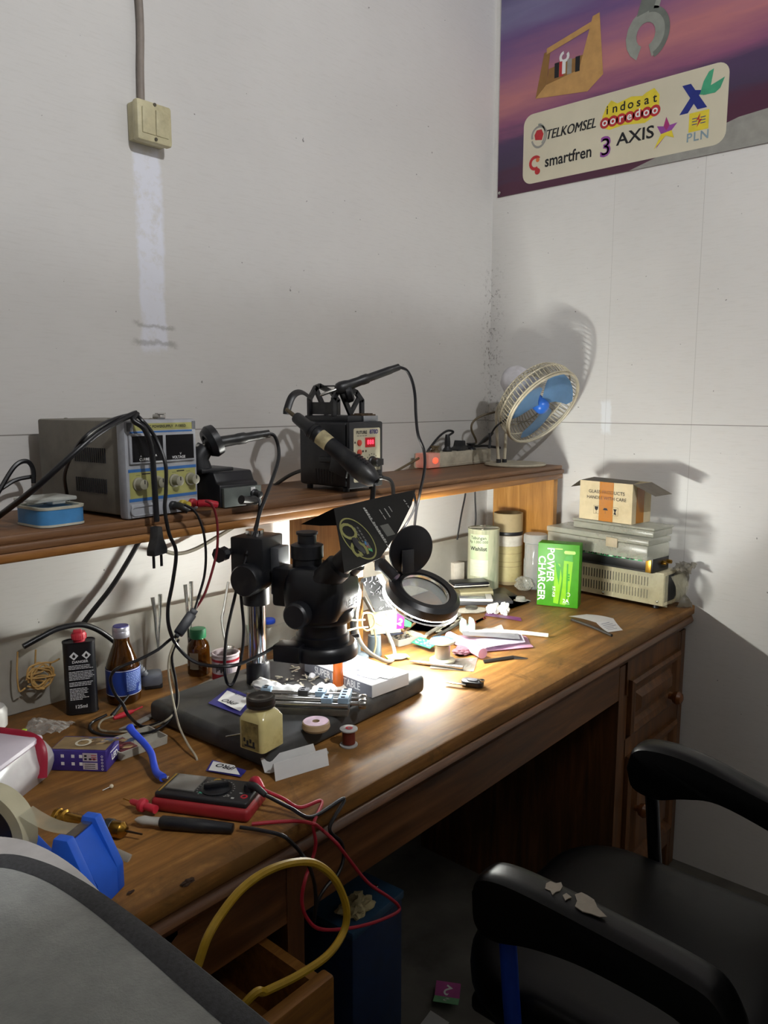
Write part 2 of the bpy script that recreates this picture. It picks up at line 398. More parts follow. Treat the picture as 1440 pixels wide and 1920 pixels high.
# banner
bn_m = NT('banner_print'); vec = bn_m.map('Object'); sx = bn_m.n('SeparateXYZ'); bn_m.L.new(vec, sx.inputs[0])
gz = bn_m.math('ADD', bn_m.math('MULTIPLY', sx.outputs[2], 1.15), bn_m.math('ADD', bn_m.math('MULTIPLY', sx.outputs[1], .10), bn_m.math('MULTIPLY', bn_m.math('SUBTRACT', bn_m.noise(bn_m.map(sc=(1, 1.3, 9)), 2.2, 5), .5), .16)))
cc = bn_m.ramp(gz, [(0, lin('4a2438')), (.10, lin('4c263c')), (.14, lin('42344e')), (.22, lin('4a3858')), (.27, lin('86506f')), (.36, lin('b47478')), (.44, lin('92607f')), (.54, lin('6a5080')), (.62, lin('787296')), (.72, lin('585078')), (.9, lin('6a608c'))])
bn_m.set('Base Color', cc); bn_m.set('Roughness', .45)
XB = XR-.004
bn = thing('vinyl_banner', 'purple sunset vinyl banner with a panel of telecom logos, high on the right wall', 'banner', (XR, .9, 1.93))
def bx(y, z): return V((-.004, y-.9, z-1.93))            # banner coordinates from the room's
m = M(); m.box((-.002, (1.371+.10)/2-.9, .45), (.003, 1.271, .9)); m.build('sheet', bn_m.m, bn)
BX = Fr((-.0037, 1.371-.9, 0), (0, -1, 0), (0, 0, 1))      # x runs right along the wall, y up, from the lower left corner
PW = mk('banner_cream', 'cbc4ae', .5, var=.05, scale=8)
mats = [PW, k('ink'), mk('p_red', 'b02a30', .5), mk('p_yellow', 'd8c436', .5), mk('p_navy', '1e2c7c', .5), mk('p_teal', '3f9a74', .5), mk('p_purple', '8a4494', .5), mk('p_grey', '8f8e88', .5), k('wtxt'),
        mk('p_tan', 'b98f56', .5), mk('p_tan2', '8a6434', .5), mk('p_steel', '8c9088', .5), mk('p_steel2', '6b706a', .5), mk('p_magenta', '9c2a6c', .5), mk('p_blueg', '7f95a0', .5), mk('p_orange', 'c86a3a', .5)]
m = M()
def rrect(x0, y0, x1, y1, r, n=6):
    o = []
    for cx, cy, a0 in ((x1-r, y0+r, -90), (x1-r, y1-r, 0), (x0+r, y1-r, 90), (x0+r, y0+r, 180)):
        for i in range(n+1):
            a = math.radians(a0+90*i/n); o.append((cx+r*math.cos(a), cy+r*math.sin(a)))
    return o
m.poly(BX, [(.42, 0), (1.27, 0), (1.27, .12), (.70, .075)], 7, z=.0001)
px0, px1, py0, py1 = .088, .672, .02, .215
m.poly(BX, rrect(px0, py0, px1, py1, .03), 0, z=.0004)
def BT(s_, x, y, size, mi, **kw): m.text(s_, size, BX @ Matrix.Translation((x, y, .0006)), mi, **kw)
def arcp(X, c, r0, r1, a0, a1, mi, n=14, ky=1, z=.0008):
    for i in range(n):
        a, b = math.radians(a0+(a1-a0)*i/n), math.radians(a0+(a1-a0)*(i+1)/n)
        m.face([X @ V((c[0]+r*math.cos(t), c[1]+ky*r*math.sin(t), z)) for r, t in ((r0, a), (r1, a), (r1, b), (r0, b))], mi)
# row one
m.poly(BX, [(.128, .140), (.150, .136), (.155, .152), (.148, .166), (.132, .166), (.125, .154)], 2, z=.0009)
arcp(BX, (.140, .152), .020, .026, 20, 200, 7); arcp(BX, (.140, .150), .022, .027, 200, 380, 7, ky=1.3); arcp(BX, (.14, .152), .017, .021, -60, 100, 11, ky=1.5)
[m.text('TELKOMSEL', .037, BX @ Matrix.Translation((.2395+.0009*i, .145, .0006+.0001*i)), 1, sx=.80, shear=.25) for i in range(3)]
m.poly(BX, [(.335, .130), (.36, .118), (.40, .122), (.46, .114), (.497, .130), (.497, .176), (.482, .196), (.46, .190), (.45, .184), (.42, .190), (.38, .182), (.362, .194), (.348, .180), (.338, .158)], 3, z=.0006)
for i in range(7): m.disc(BX, (.346+.0235*i, .139), .0145, 2, z=.0010, n=16)
for i, ch_ in enumerate('ooredoo'): m.text(ch_, .030, BX @ Matrix.Translation((.346+.0235*i, .1405 if ch_ != 'd' else .1425, .0014)), 8, bold=.02)
for i, ch_ in enumerate('indosat'): m.text(ch_, .032, BX @ Matrix.Translation((.352+.0222*i, .170, .0010)), 1, bold=.012)
m.poly(BX, [(.556, .182), (.578, .182), (.622, .116), (.598, .116)], 4, z=.0008); m.poly(BX, [(.552, .112), (.574, .112), (.608, .160), (.590, .164)], 4, z=.0009)
m.poly(BX, [(.602, .150), (.618, .146), (.628, .164), (.634, .204), (.622, .200), (.610, .180)], 5, z=.0012); m.poly(BX, [(.610, .147), (.640, .146), (.652, .154), (.662, .178), (.640, .170), (.622, .164)], 5, z=.0011)
# row two
arcp(BX, (.130, .076), .012, .021, 40, 300, 2); m.disc(BX, (.138, .051), .009, 2, z=.001); m.disc(BX, (.138, .083), .006, 15, z=.001)
BT('smartfren', .236, .072, .044, 1, bold=.018, sx=.86)
BT('3', .351, .074, .072, 6, bold=.03); BT('3', .351, .074, .064, 13, bold=-.006, sx=1)
BT('AXIS', .435, .086, .044, 1, bold=.016, sx=1.15)
m.poly(BX, [(.494, .098), (.512, .094), (.518, .116), (.528, .094), (.548, .096), (.534, .080), (.541, .060), (.519, .070), (.494, .042), (.506, .076)], 6, z=.0008); m.poly(BX, [(.506, .076), (.534, .080), (.541, .060), (.519, .070), (.488, .040)], 3, z=.0010); m.poly(BX, [(.512, .094), (.518, .116), (.528, .094), (.520, .082)], 13, z=.001)
m.rect(BX, .578, .064, .628, .110, 3, z=.0008); m.poly(BX, [(.606, .106), (.596, .090), (.603, .090), (.598, .072), (.611, .091), (.604, .091)], 2, z=.0010)
for yy in (.080, .087, .094): m.rect(BX, .586, yy, .599, yy+.002, 4, z=.001); m.rect(BX, .607, yy, .620, yy+.002, 4, z=.001)
BT('PLN', .602, .050, .030, 14, bold=.015, sp=1.15)
# printed open wooden tool box and spanner
m.poly(BX, [(.125, .255), (.290, .235), (.335, .268), (.318, .43), (.298, .426), (.262, .300), (.160, .285), (.170, .375), (.155, .372)], 9, z=.0006); m.poly(BX, [(.160, .284), (.262, .299), (.272, .335), (.166, .325)], 10, z=.0008); m.poly(BX, [(.125, .255), (.160, .285), (.170, .375), (.150, .372)], 10, z=.0007)
m.poly(BX, [(.158, .366), (.306, .400), (.306, .416), (.158, .382)], 9, z=.0010)
for x_, c_ in ((.185, 1), (.20, 2), (.225, 7), (.25, 1)): m.rect(BX, x_, .295, x_+.014, .335, c_, z=.0009)
arcp(BX, (.215, .345), .008, .016, 100, 400, 8); m.rect(BX, .209, .300, .220, .338, 8, z=.001)
arcp(BX, (.452, .335), .026, .055, -70, 245, 11, ky=1.15); arcp(BX, (.458, .335), .045, .058, -70, 90, 12, ky=1.15, z=.001); m.poly(BX, [(.425, .385), (.478, .395), (.54, .64), (.50, .64)], 12, z=.0009); m.poly(BX, [(.470, .393), (.484, .39), (.56, .64), (.54, .64)], 11, z=.001)
m.disc(BX, (.86, .27), .075, 8, z=.0006, n=32); 
m.build('print', mats, bn, ang=180)
m = M(); m.ball((-.006, 1.363-.9, .012), .005, sc=(.5, 1, 1), sub=2); m.build('pin', k('steel'), bn)
# ================================================================ on the shelf
# bench power supply
PB = mk('psu_grey', '6a655a', .5, dirt=('4c463c', .5)); PF = mk('psu_front', '9b9da2', .45)
ps = thing('bench_power_supply', 'grey bench power supply with four knobs and dark displays, left on the shelf', 'power supply', (.640, 1.101, SZ), math.radians(6))
w, d, h = .146, .245, .158
m = M(); m.box((w/2, .018+(d-.018)/2, h/2+.002), (w-.006, d-.018, h-.006), bev=.004)
for zz in (.038, .088):
    for i in range(15): m.box((.0026, .055+i*.0058, zz+.012), (.0014, .0026, .024), m=1)
for x_, y_ in ((.06, .12), (.03, .2), (.10, .06)): m.ball((x_, y_, h-.001), .004, sc=(1, 1, .5), sub=2)
m.build('case', [PB, k('ink')], ps)
m = M(); m.box((w/2, .010, h/2), (w, .022, h), bev=.005); X = Fr((0, -.001, 0), (1, 0, 0), (0, 0, 1))
Yl, Bl = mk('psu_label', '9c9a5c', .5), mk('psu_blue', '2c62a0', .5)
m.rect(X, .018, h-.017, w-.010, h-.006, 1); m.text('DC POWERSUPPLY   P-1005D', .0062, X @ Matrix.Translation((.083, h-.0115, .0003)), 3, bold=.02); m.rect(X, .010, h-.021, w-.01, h-.0185, 2)
m.rect(X, .006, .030, w-.006, .078, 1, z=.0003); m.rect(X, .004, .075, w-.004, .080, 2, z=.0005); m.rect(X, .004, .028, w-.004, .033, 2, z=.0005)
m.rect(X, .030, .0705, .046, .0722, 3, z=.0005); m.rect(X, .100, .0705, .116, .0722, 3, z=.0005)
for x_ in (.018, .09): m.rect(X, x_, .0695, x_+.008, .070, 3, z=.0006); m.rect(X, x_+.03, .0695, x_+.038, .070, 3, z=.0006)
for i in range(6): m.rect(X, .005+i*.0017, h-.018, .006+i*.0017, h-.004, 3); m.rect(X, w-.010+i*.0014, h-.018, w-.0094+i*.0014, h-.004, 3)
m.build('front_panel', [PF, Yl, Bl, k('ink')], ps)
for x0, x1, t1, t2 in ((.010, .070, 'CURRENT', 'A                mA'), (.076, .134, 'VOLTAGE', 'V')):
    m = M(); m.box(((x0+x1)/2, -.003, .112), (x1-x0+.008, .006, .048), bev=.002); X = Fr((0, -.0062, 0), (1, 0, 0), (0, 0, 1))
    m.rect(X, x0, .0915, x1, .1325, 1, z=.0003); m.text(t1, .0062, X @ Matrix.Translation(((x0+x1)/2-.004, .095, .0006)), 2, bold=.02); m.text(t2, .005, X @ Matrix.Translation(((x0+x1)/2, .1005, .0006)), 2, bold=.02)
    m.build('display', [PF, mk('dark_display', '0c0a0e', .5, spec=.15), k('wtxt')], ps)
for x_ in (.022, .058, .094, .128):
    m = M(); m.lathe([(.011, 0), (.011, .003), (.0085, .004), (.008, .016), (.006, .017)], (x_, -.001, .056), (0, -1, 0), 20); m.box((x_, -.0185, .060), (.0012, .001, .006), m=1); m.build('knob', [mk('knob_grey', '8d8a78', .45), k('ink')], ps)
m = M(); m.box((w/2, -.002, .013), (w-.012, .004, .022), bev=.0015)
pth = [(.012+.007*math.cos(a), -.0045, .013+.007*math.sin(a)) for a in [math.pi*(.5+i/8) for i in range(9)]]+[(.055, -.0045, .006), (.055, -.0045, .020)]
m.tube(pth, .0016, 6, m=0, k=1, closed=True); m.build('switch_surround', PF, ps)
for x_, c_ in ((.086, k('black')), (.106, mk('yellow_plastic', 'b8a23a', .5)), (.127, k('red'))):
    m = M(); m.lathe([(.0075, 0), (.0075, .006), (.0055, .008), (.0055, .018)], (x_, -.004, .015), (0, -1, 0), 16); m.build('terminal', c_, ps)
m = M(); m.tube([(.085, -.018, .016), (.087, -.03, .013), (.093, -.035, .008)], .0065, 10); m.build('banana_plug', k('black'), ps)
m = M(); m.tube([(.127, -.022, .015), (.138, -.034, .015), (.152, -.040, .011)], .0065, 10); m.build('banana_plug', k('red'), ps)
m = M(); m.box((.085, .02, h+.004), (.014, .018, .008), bev=.002); m.box((.082, .012, h+.009), (.016, .008, .002)); m.build('clip', k('steel'), ps)
# small soldering station left of the middle
ss = thing('soldering_station', 'small black dusty soldering station beside the grey power supply', 'soldering station', (.823, 1.105, SZ))
m = M(); Xp = Fr((0, 0, 0), (0, 1, 0), (0, 0, 1)) ; m.prism([(.0, 0), (.15, 0), (.15, .060), (.10, .064), (.018, .062), (.010, .044), (0, .040)], .086, Xp, bev=.003); m.build('case', k('black'), ss)
m = M(); m.box((.045, -.004, .018), (.084, .008, .034), bev=.001); X = Fr((0, -.0082, 0), (1, 0, 0), (0, 0, 1)); m.rect(X, .062, .026, .072, .033, 1, z=.001)
m.build('front_panel', [mk('panel_grey', '5a605c', .4), k('wtxt')], ss)
m = M(); m.lathe([(.009, 0), (.009, .004), (.0065, .006), (.006, .018), (.004, .019)], (.070, -.008, .020), (0, -1, 0), 20); m.build('knob', k('black'), ss)
m = M(); m.cyl((.058, -.006, .008), (.052, -.03, .012), .009, .008); m.cyl((.02, -.034, .016), (.058, -.028, .008), .008, .006); m.build('cord_plug', k('black'), ss)
hd = M(); hd.tube([(.004, .06, .06), (.0, .06, .085), (.012, .055, .105)], lambda t: .022-.006*t, 12); hd.box((.02, .06, .064), (.07, .06, .008), bev=.002); hd.lathe([(.024, -.01), (.03, .0), (.028, .012), (.021, .014), (.019, .0), (.016, -.01)], (.018, .045, .115), (.86, -.3, .40), 20, closed=True); hd.build('iron_holder', k('black'), ss)
def iron(label, a, b, c):
    a, b = V(a), V(b); dr = (b-a).normalized(); L = (b-a).length
    t = thing('soldering_iron', label, 'soldering iron', a)
    q = M(); q.lathe([(.001, -.05), (.0032, -.045), (.0035, 0)], (0, 0, 0), dr, 12); q.build('tip', k('steel'), t)
    q = M(); q.lathe([(.008, -.012), (.012, -.008), (.0135, .0), (.0125, .012), (.0105, .02), (.0098, .045), (.0106, .05), (.0106, .062), (.0088, .066), (.0085, L-.022), (.0078, L-.018), (.0072, L)], (0, 0, 0), dr, 18); q.build('handle', k('black'), t)
    q = M(); q.tube([p-a for p in [b]+[V(x) for x in c]], .0034, 8, k=8); q.build('cable', k('cord'), t); return t
iron('black soldering iron resting in the holder beside the grey power supply', P(396, 832, y=1.150), P(505, 813, y=1.105), [P(515, 818, y=1.10), P(522, 838, y=1.098), P(522, 862, y=1.09), P(512, 895, y=1.08), P(497, 935, y=1.07), P(486, 965, y=1.065), P(478, 1000, y=1.06), P(462, 1040, y=1.055)])
# hot air station
ha = thing('hot_air_station', 'black hot air rework station with red digits in the middle of the shelf', 'hot air station', (1.139, 1.092, SZ))
w, d, h = .104, .150, .142
m = M(); m.box((w/2, d/2+.006, h/2+.006), (w, d-.01, h-.006), bev=.007)
for x_, y_ in ((.012, .02), (w-.012, .02), (.012, d-.02), (w-.012, d-.02)): m.cyl((x_, y_, 0), (x_, y_, .008), .007)
for i in range(7): m.box((-.0001, .05+i*.008, .03), (.0008, .003, .03), m=1)
m.build('case', [k('black'), k('ink')], ha)
X = Fr((0, -.0002, 0), (1, 0, 0), (0, 0, 1)); FP = mk('panel_cream', 'b4ad94', .5, var=.05)
m = M(); m.box((w/2, .004, h/2+.005), (w, .010, h-.004), bev=.004); X = Fr((0, -.0012, 0), (1, 0, 0), (0, 0, 1))
m.poly(X, rrect(.012, .020, w-.010, h-.010, .004), 1, z=.0002); m.text('FUTURE', .009, X @ Matrix.Translation((.036, h-.019, .0006)), 2, bold=.025); m.text('878D', .012, X @ Matrix.Translation((.074, h-.0185, .0006)), 3, bold=.03)
for i in range(4): m.rect(X, .022+.008*i, h-.0265, .0285+.008*i, h-.0255, 2, z=.0005)
for a in range(0, 300, 25): arcp(X, (.068, .060), .0165, .0185, a-60, a-52, 2, n=1, z=.0006)
for x_, y_ in ((.016, .103), (.016, .081)): m.poly(X, [(x_-.003, y_-.002), (x_+.003, y_-.002), (x_, y_+.003)], 2, z=.0005)
for x_, c_ in ((.040, 2), (.049, 4)): m.disc(X, (x_, .084), .0025, c_, z=.0005)
m.build('front_panel', [k('black'), FP, k('ink'), mk('print_violet', '3a3468', .6), mk('p_brown', '5a3a24', .6)], ha)
m = M(); m.box((.062, -.0016, .102), (.030, .002, .020)); X2 = Fr((.062, -.0028, .102), (1, 0, 0), (0, 0, 1))
m.text('888', .013, X2, 1, bold=.01, sp=1.1)
m.build('display', [mk('led_window', '2a0508', .2, emit='ff1020', es=.25), mk('led_red', 'ff2030', .4, emit='ff2030', es=9)], ha)
for z_ in (.102, .082):
    m = M(); m.lathe([(.0062, 0), (.0062, .003), (.004, .004)], (.0285, -.001, z_), (0, -1, 0), 18); m.build('button', mk('button_red', 'b5402e', .45), ha)
for x_, z_, r_ in ((.034, .058, .008), (.068, .060, .0125)):
    m = M(); m.lathe([(r_, 0), (r_, .004), (r_*.8, .006), (r_*.75, .020), (r_*.6, .022)], (x_, -.001, z_), (0, -1, 0), 22); m.box((x_+r_*.9, -.012, z_), (.016 if r_ > .01 else .002, .012, r_*1.1), bev=.001); m.build('knob', k('black'), ha)
m = M(); m.lathe([(.011, 0), (.011, .003), (.0085, .004), (.0085, .002)], (.056, -.001, .030), (0, -1, 0), 24); m.build('socket_ring', k('chrome'), ha)
m = M(); m.box((.090, -.002, .034), (.014, .006, .016), bev=.001); m.build('power_switch', k('blk2'), ha)
m = M(); m.lathe([(.0075, -.002), (.008, .01), (.007, .02), (.0055, .03)], (.056, -.002, .030), (.6, -.8, -.05), 18); m.tube([(.074, -.026, .028), (.086, -.036, .022), (.092, -.04, .004), (.094, -.038, -.03)], .0046, 8); m.build('iron_cord_plug', k('black'), ha)
m = M(); m.box((-.008, .05, .066), (.014, .05, .012), bev=.002); m.box((-.022, .02, .06), (.006, .05, .05), bev=.002, mat=Matrix.Rotation(.25, 4, 'X')); m.build('gun_cradle', k('black'), ha)
# iron stand on its top
st = thing('soldering_iron_stand', 'dusty black slotted iron holder standing on the hot air station', 'iron stand', (1.152, 1.105, SZ+.143))
m = M(); m.box((.044, .066, .0075), (.092, .13, .015), bev=.003); m.box((.065, -.001, .008), (.045, .004, .013), bev=.001, m=1); m.build('tray', [k('black'), mk('tray_metal', '8f9296', .35, .8)], st)
m = M(); m.box((.062, .016, .016), (.044, .03, .003), m=0)
for i in range(30): a = random.random(); m.box((.042+.042*random.random(), .004+.026*random.random(), .018), (.006, .004, .003), rz=a*6)
m.build('sponge', mk('burnt_sponge', '4a3a28', .9, var=.5, scale=200), st)
m = M()                                   # tent of perforated sheet
def strip(a, b, wd, th=.0025):
    a, b = V(a), V(b); X = Fr((a+b)/2, b-a, (0, 1, 0)); m.box((0, 0, 0), ((b-a).length+.004, wd, th), mat=X)
OL = [(.002, 0), (.002, .034), (.020, .058), (.032, .062), (.070, .048), (.088, .030), (.088, 0)]
for yy in (.045, .118):                 # two bent end frames with cut-outs
    for q0, q1 in zip(OL, OL[1:]): strip((q0[0], yy, .016+q0[1]), (q1[0], yy, .016+q1[1]), .007, .010)
    strip((.020, yy, .016+.056), (.052, yy, .018), .007, .010); strip((.052, yy, .018), (.078, yy, .016+.036), .006, .009)
for q0, q1, n_ in ((OL[1], OL[2], 6), (OL[2], OL[4], 2), (OL[4], OL[5], 4)):
    for i in range(n_+1):
        f_ = i/n_; a_ = (q0[0]*(1-f_)+q1[0]*f_, .016+q0[1]*(1-f_)+q1[1]*f_); strip((a_[0], .045, a_[1]), (a_[0], .118, a_[1]), .005, .003)
m.box((.044, .0815, .0775), (.020, .073, .0025)); m.box((.004, .0815, .030), (.0025, .073, .026))
m.build('hood', k('black'), st)
m = M(); m.lathe([(.017, -.004), (.022, .0), (.022, .010), (.018, .014), (.012, .012), (.012, -.004)], P(648, 737, y=1.142)-V(st.location), (.72, -.62, .32), 24, closed=True); m.build('holder_ring', k('black'), st)
m = M(); m.tube([(.006, .115, .05), (-.02, .12, .064), (-.045, .12, .056), (-.06, .12, .03), (-.064, .118, .018)], .008, 8, flat=.25); m.build('bent_strap', k('black'), st)
iron('black soldering iron plugged into the stand on top of the hot air station', P(640, 727, y=1.140), P(748, 688, y=1.085), [P(762, 694, y=1.08), P(772, 712, y=1.078), P(778, 740, y=1.078), P(780, 780, y=1.075), P(784, 815, y=1.072), P(795, 845, y=1.07), P(796, 880, y=1.068), P(787, 925, y=1.066), P(780, 960, y=1.10), P(776, 1000, y=1.20)])
# hot air gun lying in the cradle
ga, gb = P(556, 783, y=1.19), P(688, 890, y=1.035)
dr = (gb-ga).normalized(); L = (gb-ga).length
hg = thing('hot_air_gun', 'black hot air gun hanging slanted on the side of the station', 'hot air gun', ga)
m = M(); m.lathe([(.004, -.03), (.0045, -.01), (.0045, 0)], (0, 0, 0), dr, 14); m.build('nozzle', mk('dull_brass', '6f6553', .4, .8), hg)
m = M(); m.lathe([(.010, -.004), (.012, 0), (.0135, .03), (.017, .04), (.017, .044), (.0155, .045), (.0155, .048), (.0175, .049), (.0175, .053), (.0155, .054), (.0155, .057), (.0175, .058), (.0175, .065), (.016, .068)], (0, 0, 0), dr, 26); m.build('barrel', k('black'), hg)
m = M(); m.lathe([(.0165, .066), (.0168, .068), (.0165, .092), (.016, .094)], (0, 0, 0), dr, 26); m.build('collar', mk('worn_label', 'a89c78', .7, var=.35, scale=60), hg)
m = M(); m.lathe([(.016, .092), (.0165, .10), (.0175, .13), (.020, .155), (.0225, .175), (.022, .195), (.017, .212), (.010, .222), (.006, L)], (0, 0, 0), dr, 28); u = dr.cross(V((.3, -.8, .5))).normalized(); wv = (-dr.cross(u)).normalized()
if wv.dot(V((-.7, -.7, .1))) < 0: wv = -wv
m.build('handle', k('black'), hg)
m = M()
for i in range(5):
    for j in range(4):
        m.box((0, 0, 0), (.0085, .0022, .002), mat=Fr(dr*(.158+.007*i)+u*((j-1.5)*.0062)+wv*(math.sqrt(.0218**2-((j-1.5)*.0062)**2)), u*1+dr*.3, dr))
m.build('vent_slots', k('ink'), hg)
m = M(); m.tube([dr*(L-.006), dr*L+V((.012, -.004, -.016)), dr*L+V((.016, .0, -.05)), dr*L+V((.012, .005, -.085))], .0055, 10); m.build('air_hose', k('cord'), hg)
# extension strip with its plugs
es_ = thing('extension_strip', 'off white extension strip with a red glowing switch at the far end of the shelf', 'power strip', (1.690, 1.318, SZ))
m = M(); m.box((.16, .025, .021), (.318, .050, .042), bev=.003); m.box((.16, .0245, .007), (.32, .051, .003), bev=.001)
for i in range(4): m.lathe([(.018, .0), (.018, .0008), (.016, .0008)], (.075+.066*i, .025, .042), n=20)
m.build('housing', mk('strip_white', 'b3ab98', .5, dirt=('6f6656', .4)), es_)
m = M(); m.box((.026, .02, .022), (.053, .0485, .0415), bev=.003); m.build('switch_cover', mk('strip_lamp', 'c09a8a', .5, emit='ff5030', es=.12), es_)
m = M(); m.ball((.03, -.004, .022), .009, sc=(1.5, .25, 1), sub=2); m.build('neon_lamp', mk('neon', 'ff6a50', .5, emit='ff4028', es=2.2), es_)
BRC = mk('brown_cord', '5d5038', .5); TZ = SZ+.042
def plug_up(name, label, x, mat, pts, kind, y=1.343, cm=None):
    t = thing(name, label, 'plug', (x, y, TZ)); q = M()
    if kind == 'flat': q.lathe([(.016, 0), (.015, .004), (.009, .009), (.010, .014), (.014, .017), (.014, .02)], n=20)
    elif kind == 'tall': q.lathe([(.014, 0), (.015, .004), (.009, .012), (.008, .016), (.009, .02), (.0075, .04), (.006, .05)], n=18)
    else: q.prism([(-.03, 0), (.03, 0), (.026, .008), (.012, .016), (.010, .03), (-.006, .031), (-.012, .014), (-.026, .006)], .03, Fr((0, .015, 0), (1, 0, 0), (0, 0, 1)), bev=.002)
    q.build('plug_body', mat, t)
    q = M(); o = V((x, y, TZ)); q.tube([p-o for p in pts], .0034 if kind != 'adapter' else .0042, 8); q.build('cable', cm or k('cord'), t); return t
plug_up('mains_plug', 'brown plug at the switch end of the off white extension strip', 1.755, BRC, [V((1.755, 1.343, TZ+.016)), V((1.735, 1.335, TZ+.012)), P(815, 842, y=1.345), P(780, 862, y=1.35), P(745, 882, y=1.352), P(700, 905, y=1.355)], 'flat', cm=BRC)
plug_up('mains_plug', 'upright black plug second along the off white extension strip', 1.815, k('black'), [V((1.815, 1.343, TZ+.045)), P(850, 810, y=1.345), P(838, 808, y=1.35), P(820, 822, y=1.352), P(800, 850, y=1.354), P(788, 880, y=1.356)], 'tall')
plug_up('mains_plug', 'broad black angled plug in the middle of the extension strip', 1.875, k('black'), [V((1.885, 1.343, TZ+.010)), P(905, 836, y=1.340), P(925, 838, y=1.345), P(950, 842, y=1.348), P(970, 850, y=1.36), P(985, 862, y=1.37)], 'adapter')
plug_up('mains_plug', 'black plug of the fan nearest the fan base on the strip', 1.935, k('blk2'), [V((1.935, 1.343, TZ+.016)), P(893, 828, y=1.34), P(884, 805, y=1.335), P(888, 790, y=1.33), P(905, 779, y=1.31), P(930, 772, y=1.28), P(946, 765, y=1.25)], 'flat', cm=BRC)
# desk fan, front guard missing
IV = mk('ivory_plastic', 'bdb49c', .45, dirt=('7d735c', .4)); FB = mk('fan_blue', '7ea6cc', .4, var=.06)
hub = P(1018, 765, x=1.945); n_ = V((-.14, -.77, -.58)).normalized()
fn = thing('desk_fan', 'cream desk fan with three blue blades tipped forward at the end of the shelf', 'fan', (1.965, 1.205, SZ)); o = V((1.965, 1.205, SZ))
m = M(); m.lathe([(.088, 0), (.09, .003), (.088, .007), (.05, .010)], n=40); m.build('base', mk('base_beige', 'a89f8a', .55, dirt=('6b6250', .5)), fn)
a1, a2 = P(935, 858, y=1.228)-o, P(946, 856, y=1.215)-o; a1.z = a2.z = .008
m = M(); m.tube([a1, P(931, 800, y=1.23)-o, P(932, 770, y=1.23)-o, P(941, 755, y=1.225)-o, P(950, 764, y=1.218)-o, P(949, 800, y=1.215)-o, a2], .0045, 10)
for a in (a1, a2): m.cyl(a-V((0, 0, .002)), a+V((0, 0, .012)), .007, m=1)
m.build('wire_stand', [IV, k('black')], fn)
U_ = n_.cross(V((0, 0, 1))).normalized(); W_ = U_.cross(n_).normalized(); h0 = hub-o
def fp(r, a, d): return h0 + U_*r*math.cos(a) + W_*r*math.sin(a) + n_*d
def ringt(m_, r, d, rad, n=64, seg=6):
    rs = []
    for i in range(n):
        a = 2*math.pi*i/n; c = fp(r, a, d); e = (U_*math.cos(a)+W_*math.sin(a))
        rs.append([c+e*rad*math.cos(2*math.pi*j/seg)+n_*rad*math.sin(2*math.pi*j/seg) for j in range(seg)])
    m_.rings(rs, closed=True)
m = M(); ringt(m, .120, .004, .0035); ringt(m, .122, -.002, .003); ringt(m, .121, -.035, .0025); ringt(m, .108, -.062, .002); ringt(m, .080, -.074, .002)
for i in range(64):
    a = 2*math.pi*i/64; da = .12
    m.tube([fp(.121, a, 0), fp(.1215, a+da*.3, -.035), fp(.108, a+da*.6, -.062), fp(.08, a+da, -.075), fp(.045, a+da*1.5, -.08)], .0014, 4, k=3)
m.build('rear_guard', IV, fn)
m = M(); m.lathe([(.05, -.078), (.05, -.09), (.045, -.10), (.046, -.125), (.040, -.15), (.024, -.166), (.004, -.17)], h0, n_, 28); m.build('motor_housing', mk('motor_white', 'c9c7cc', .4, dirt=('8a847a', .3)), fn)
m = M(); m.cyl(fp(.044, 3.6, -.12), fp(.062, 3.6, -.125), .008); m.build('switch_lever', k('black'), fn)
m = M(); m.box(fp(.045, 4.2, -.10)+V((-.01, .0, -.01)), (.03, .03, .03), bev=.006); m.build('tilt_joint', IV, fn)
m = M()
for b in range(3):
    a0 = 1.9+b*2.094
    def bl_(u_, v_, a0=a0):
        r = .018+.088*u_; wd = (.55+.42*math.sin(min(1, u_*1.05)*math.pi*.62))*(1.0 if u_ < .8 else 1-.9*(u_-.8)); a = a0+(v_-.5)*2*wd*.82+.35*u_
        return fp(r, a, -.010+.018*(v_-.5)*2*(.4+.5*u_))
    m.sheet(bl_, 10, 10, th=.0018)
m.build('blades', FB, fn)
m = M(); m.lathe([(.021, -.045), (.022, -.004), (.020, .004), (.012, .011), (.001, .013)], h0, n_, 28); m.build('blade_hub', mk('hub_blue', '2f68c4', .3), fn)
ck = thing('crocodile_clip', 'black crocodile clip lead hanging beside the fan stand', 'clip', P(898, 833, y=1.30)); o = ck.location
m = M(); m.tube([P(p[0], p[1], y=p[2])-o for p in ((898, 833, 1.30), (912, 822, 1.25), (924, 812, 1.22))], lambda t: .004+.008*math.sin(t*3.1), 10, flat=.6); m.tube([P(918, 812, y=1.22)-o, P(919, 828, y=1.22)-o, P(917, 840, y=1.22)-o], .004, 6)
m.build('jaws', k('black'), ck); m = M(); m.tube([P(922, 812, y=1.22)-o, P(930, 800, y=1.20)-o, P(944, 789, y=1.185)-o, P(952, 783, y=1.18)-o], .0028, 8); m.build('cable', k('cord'), ck)
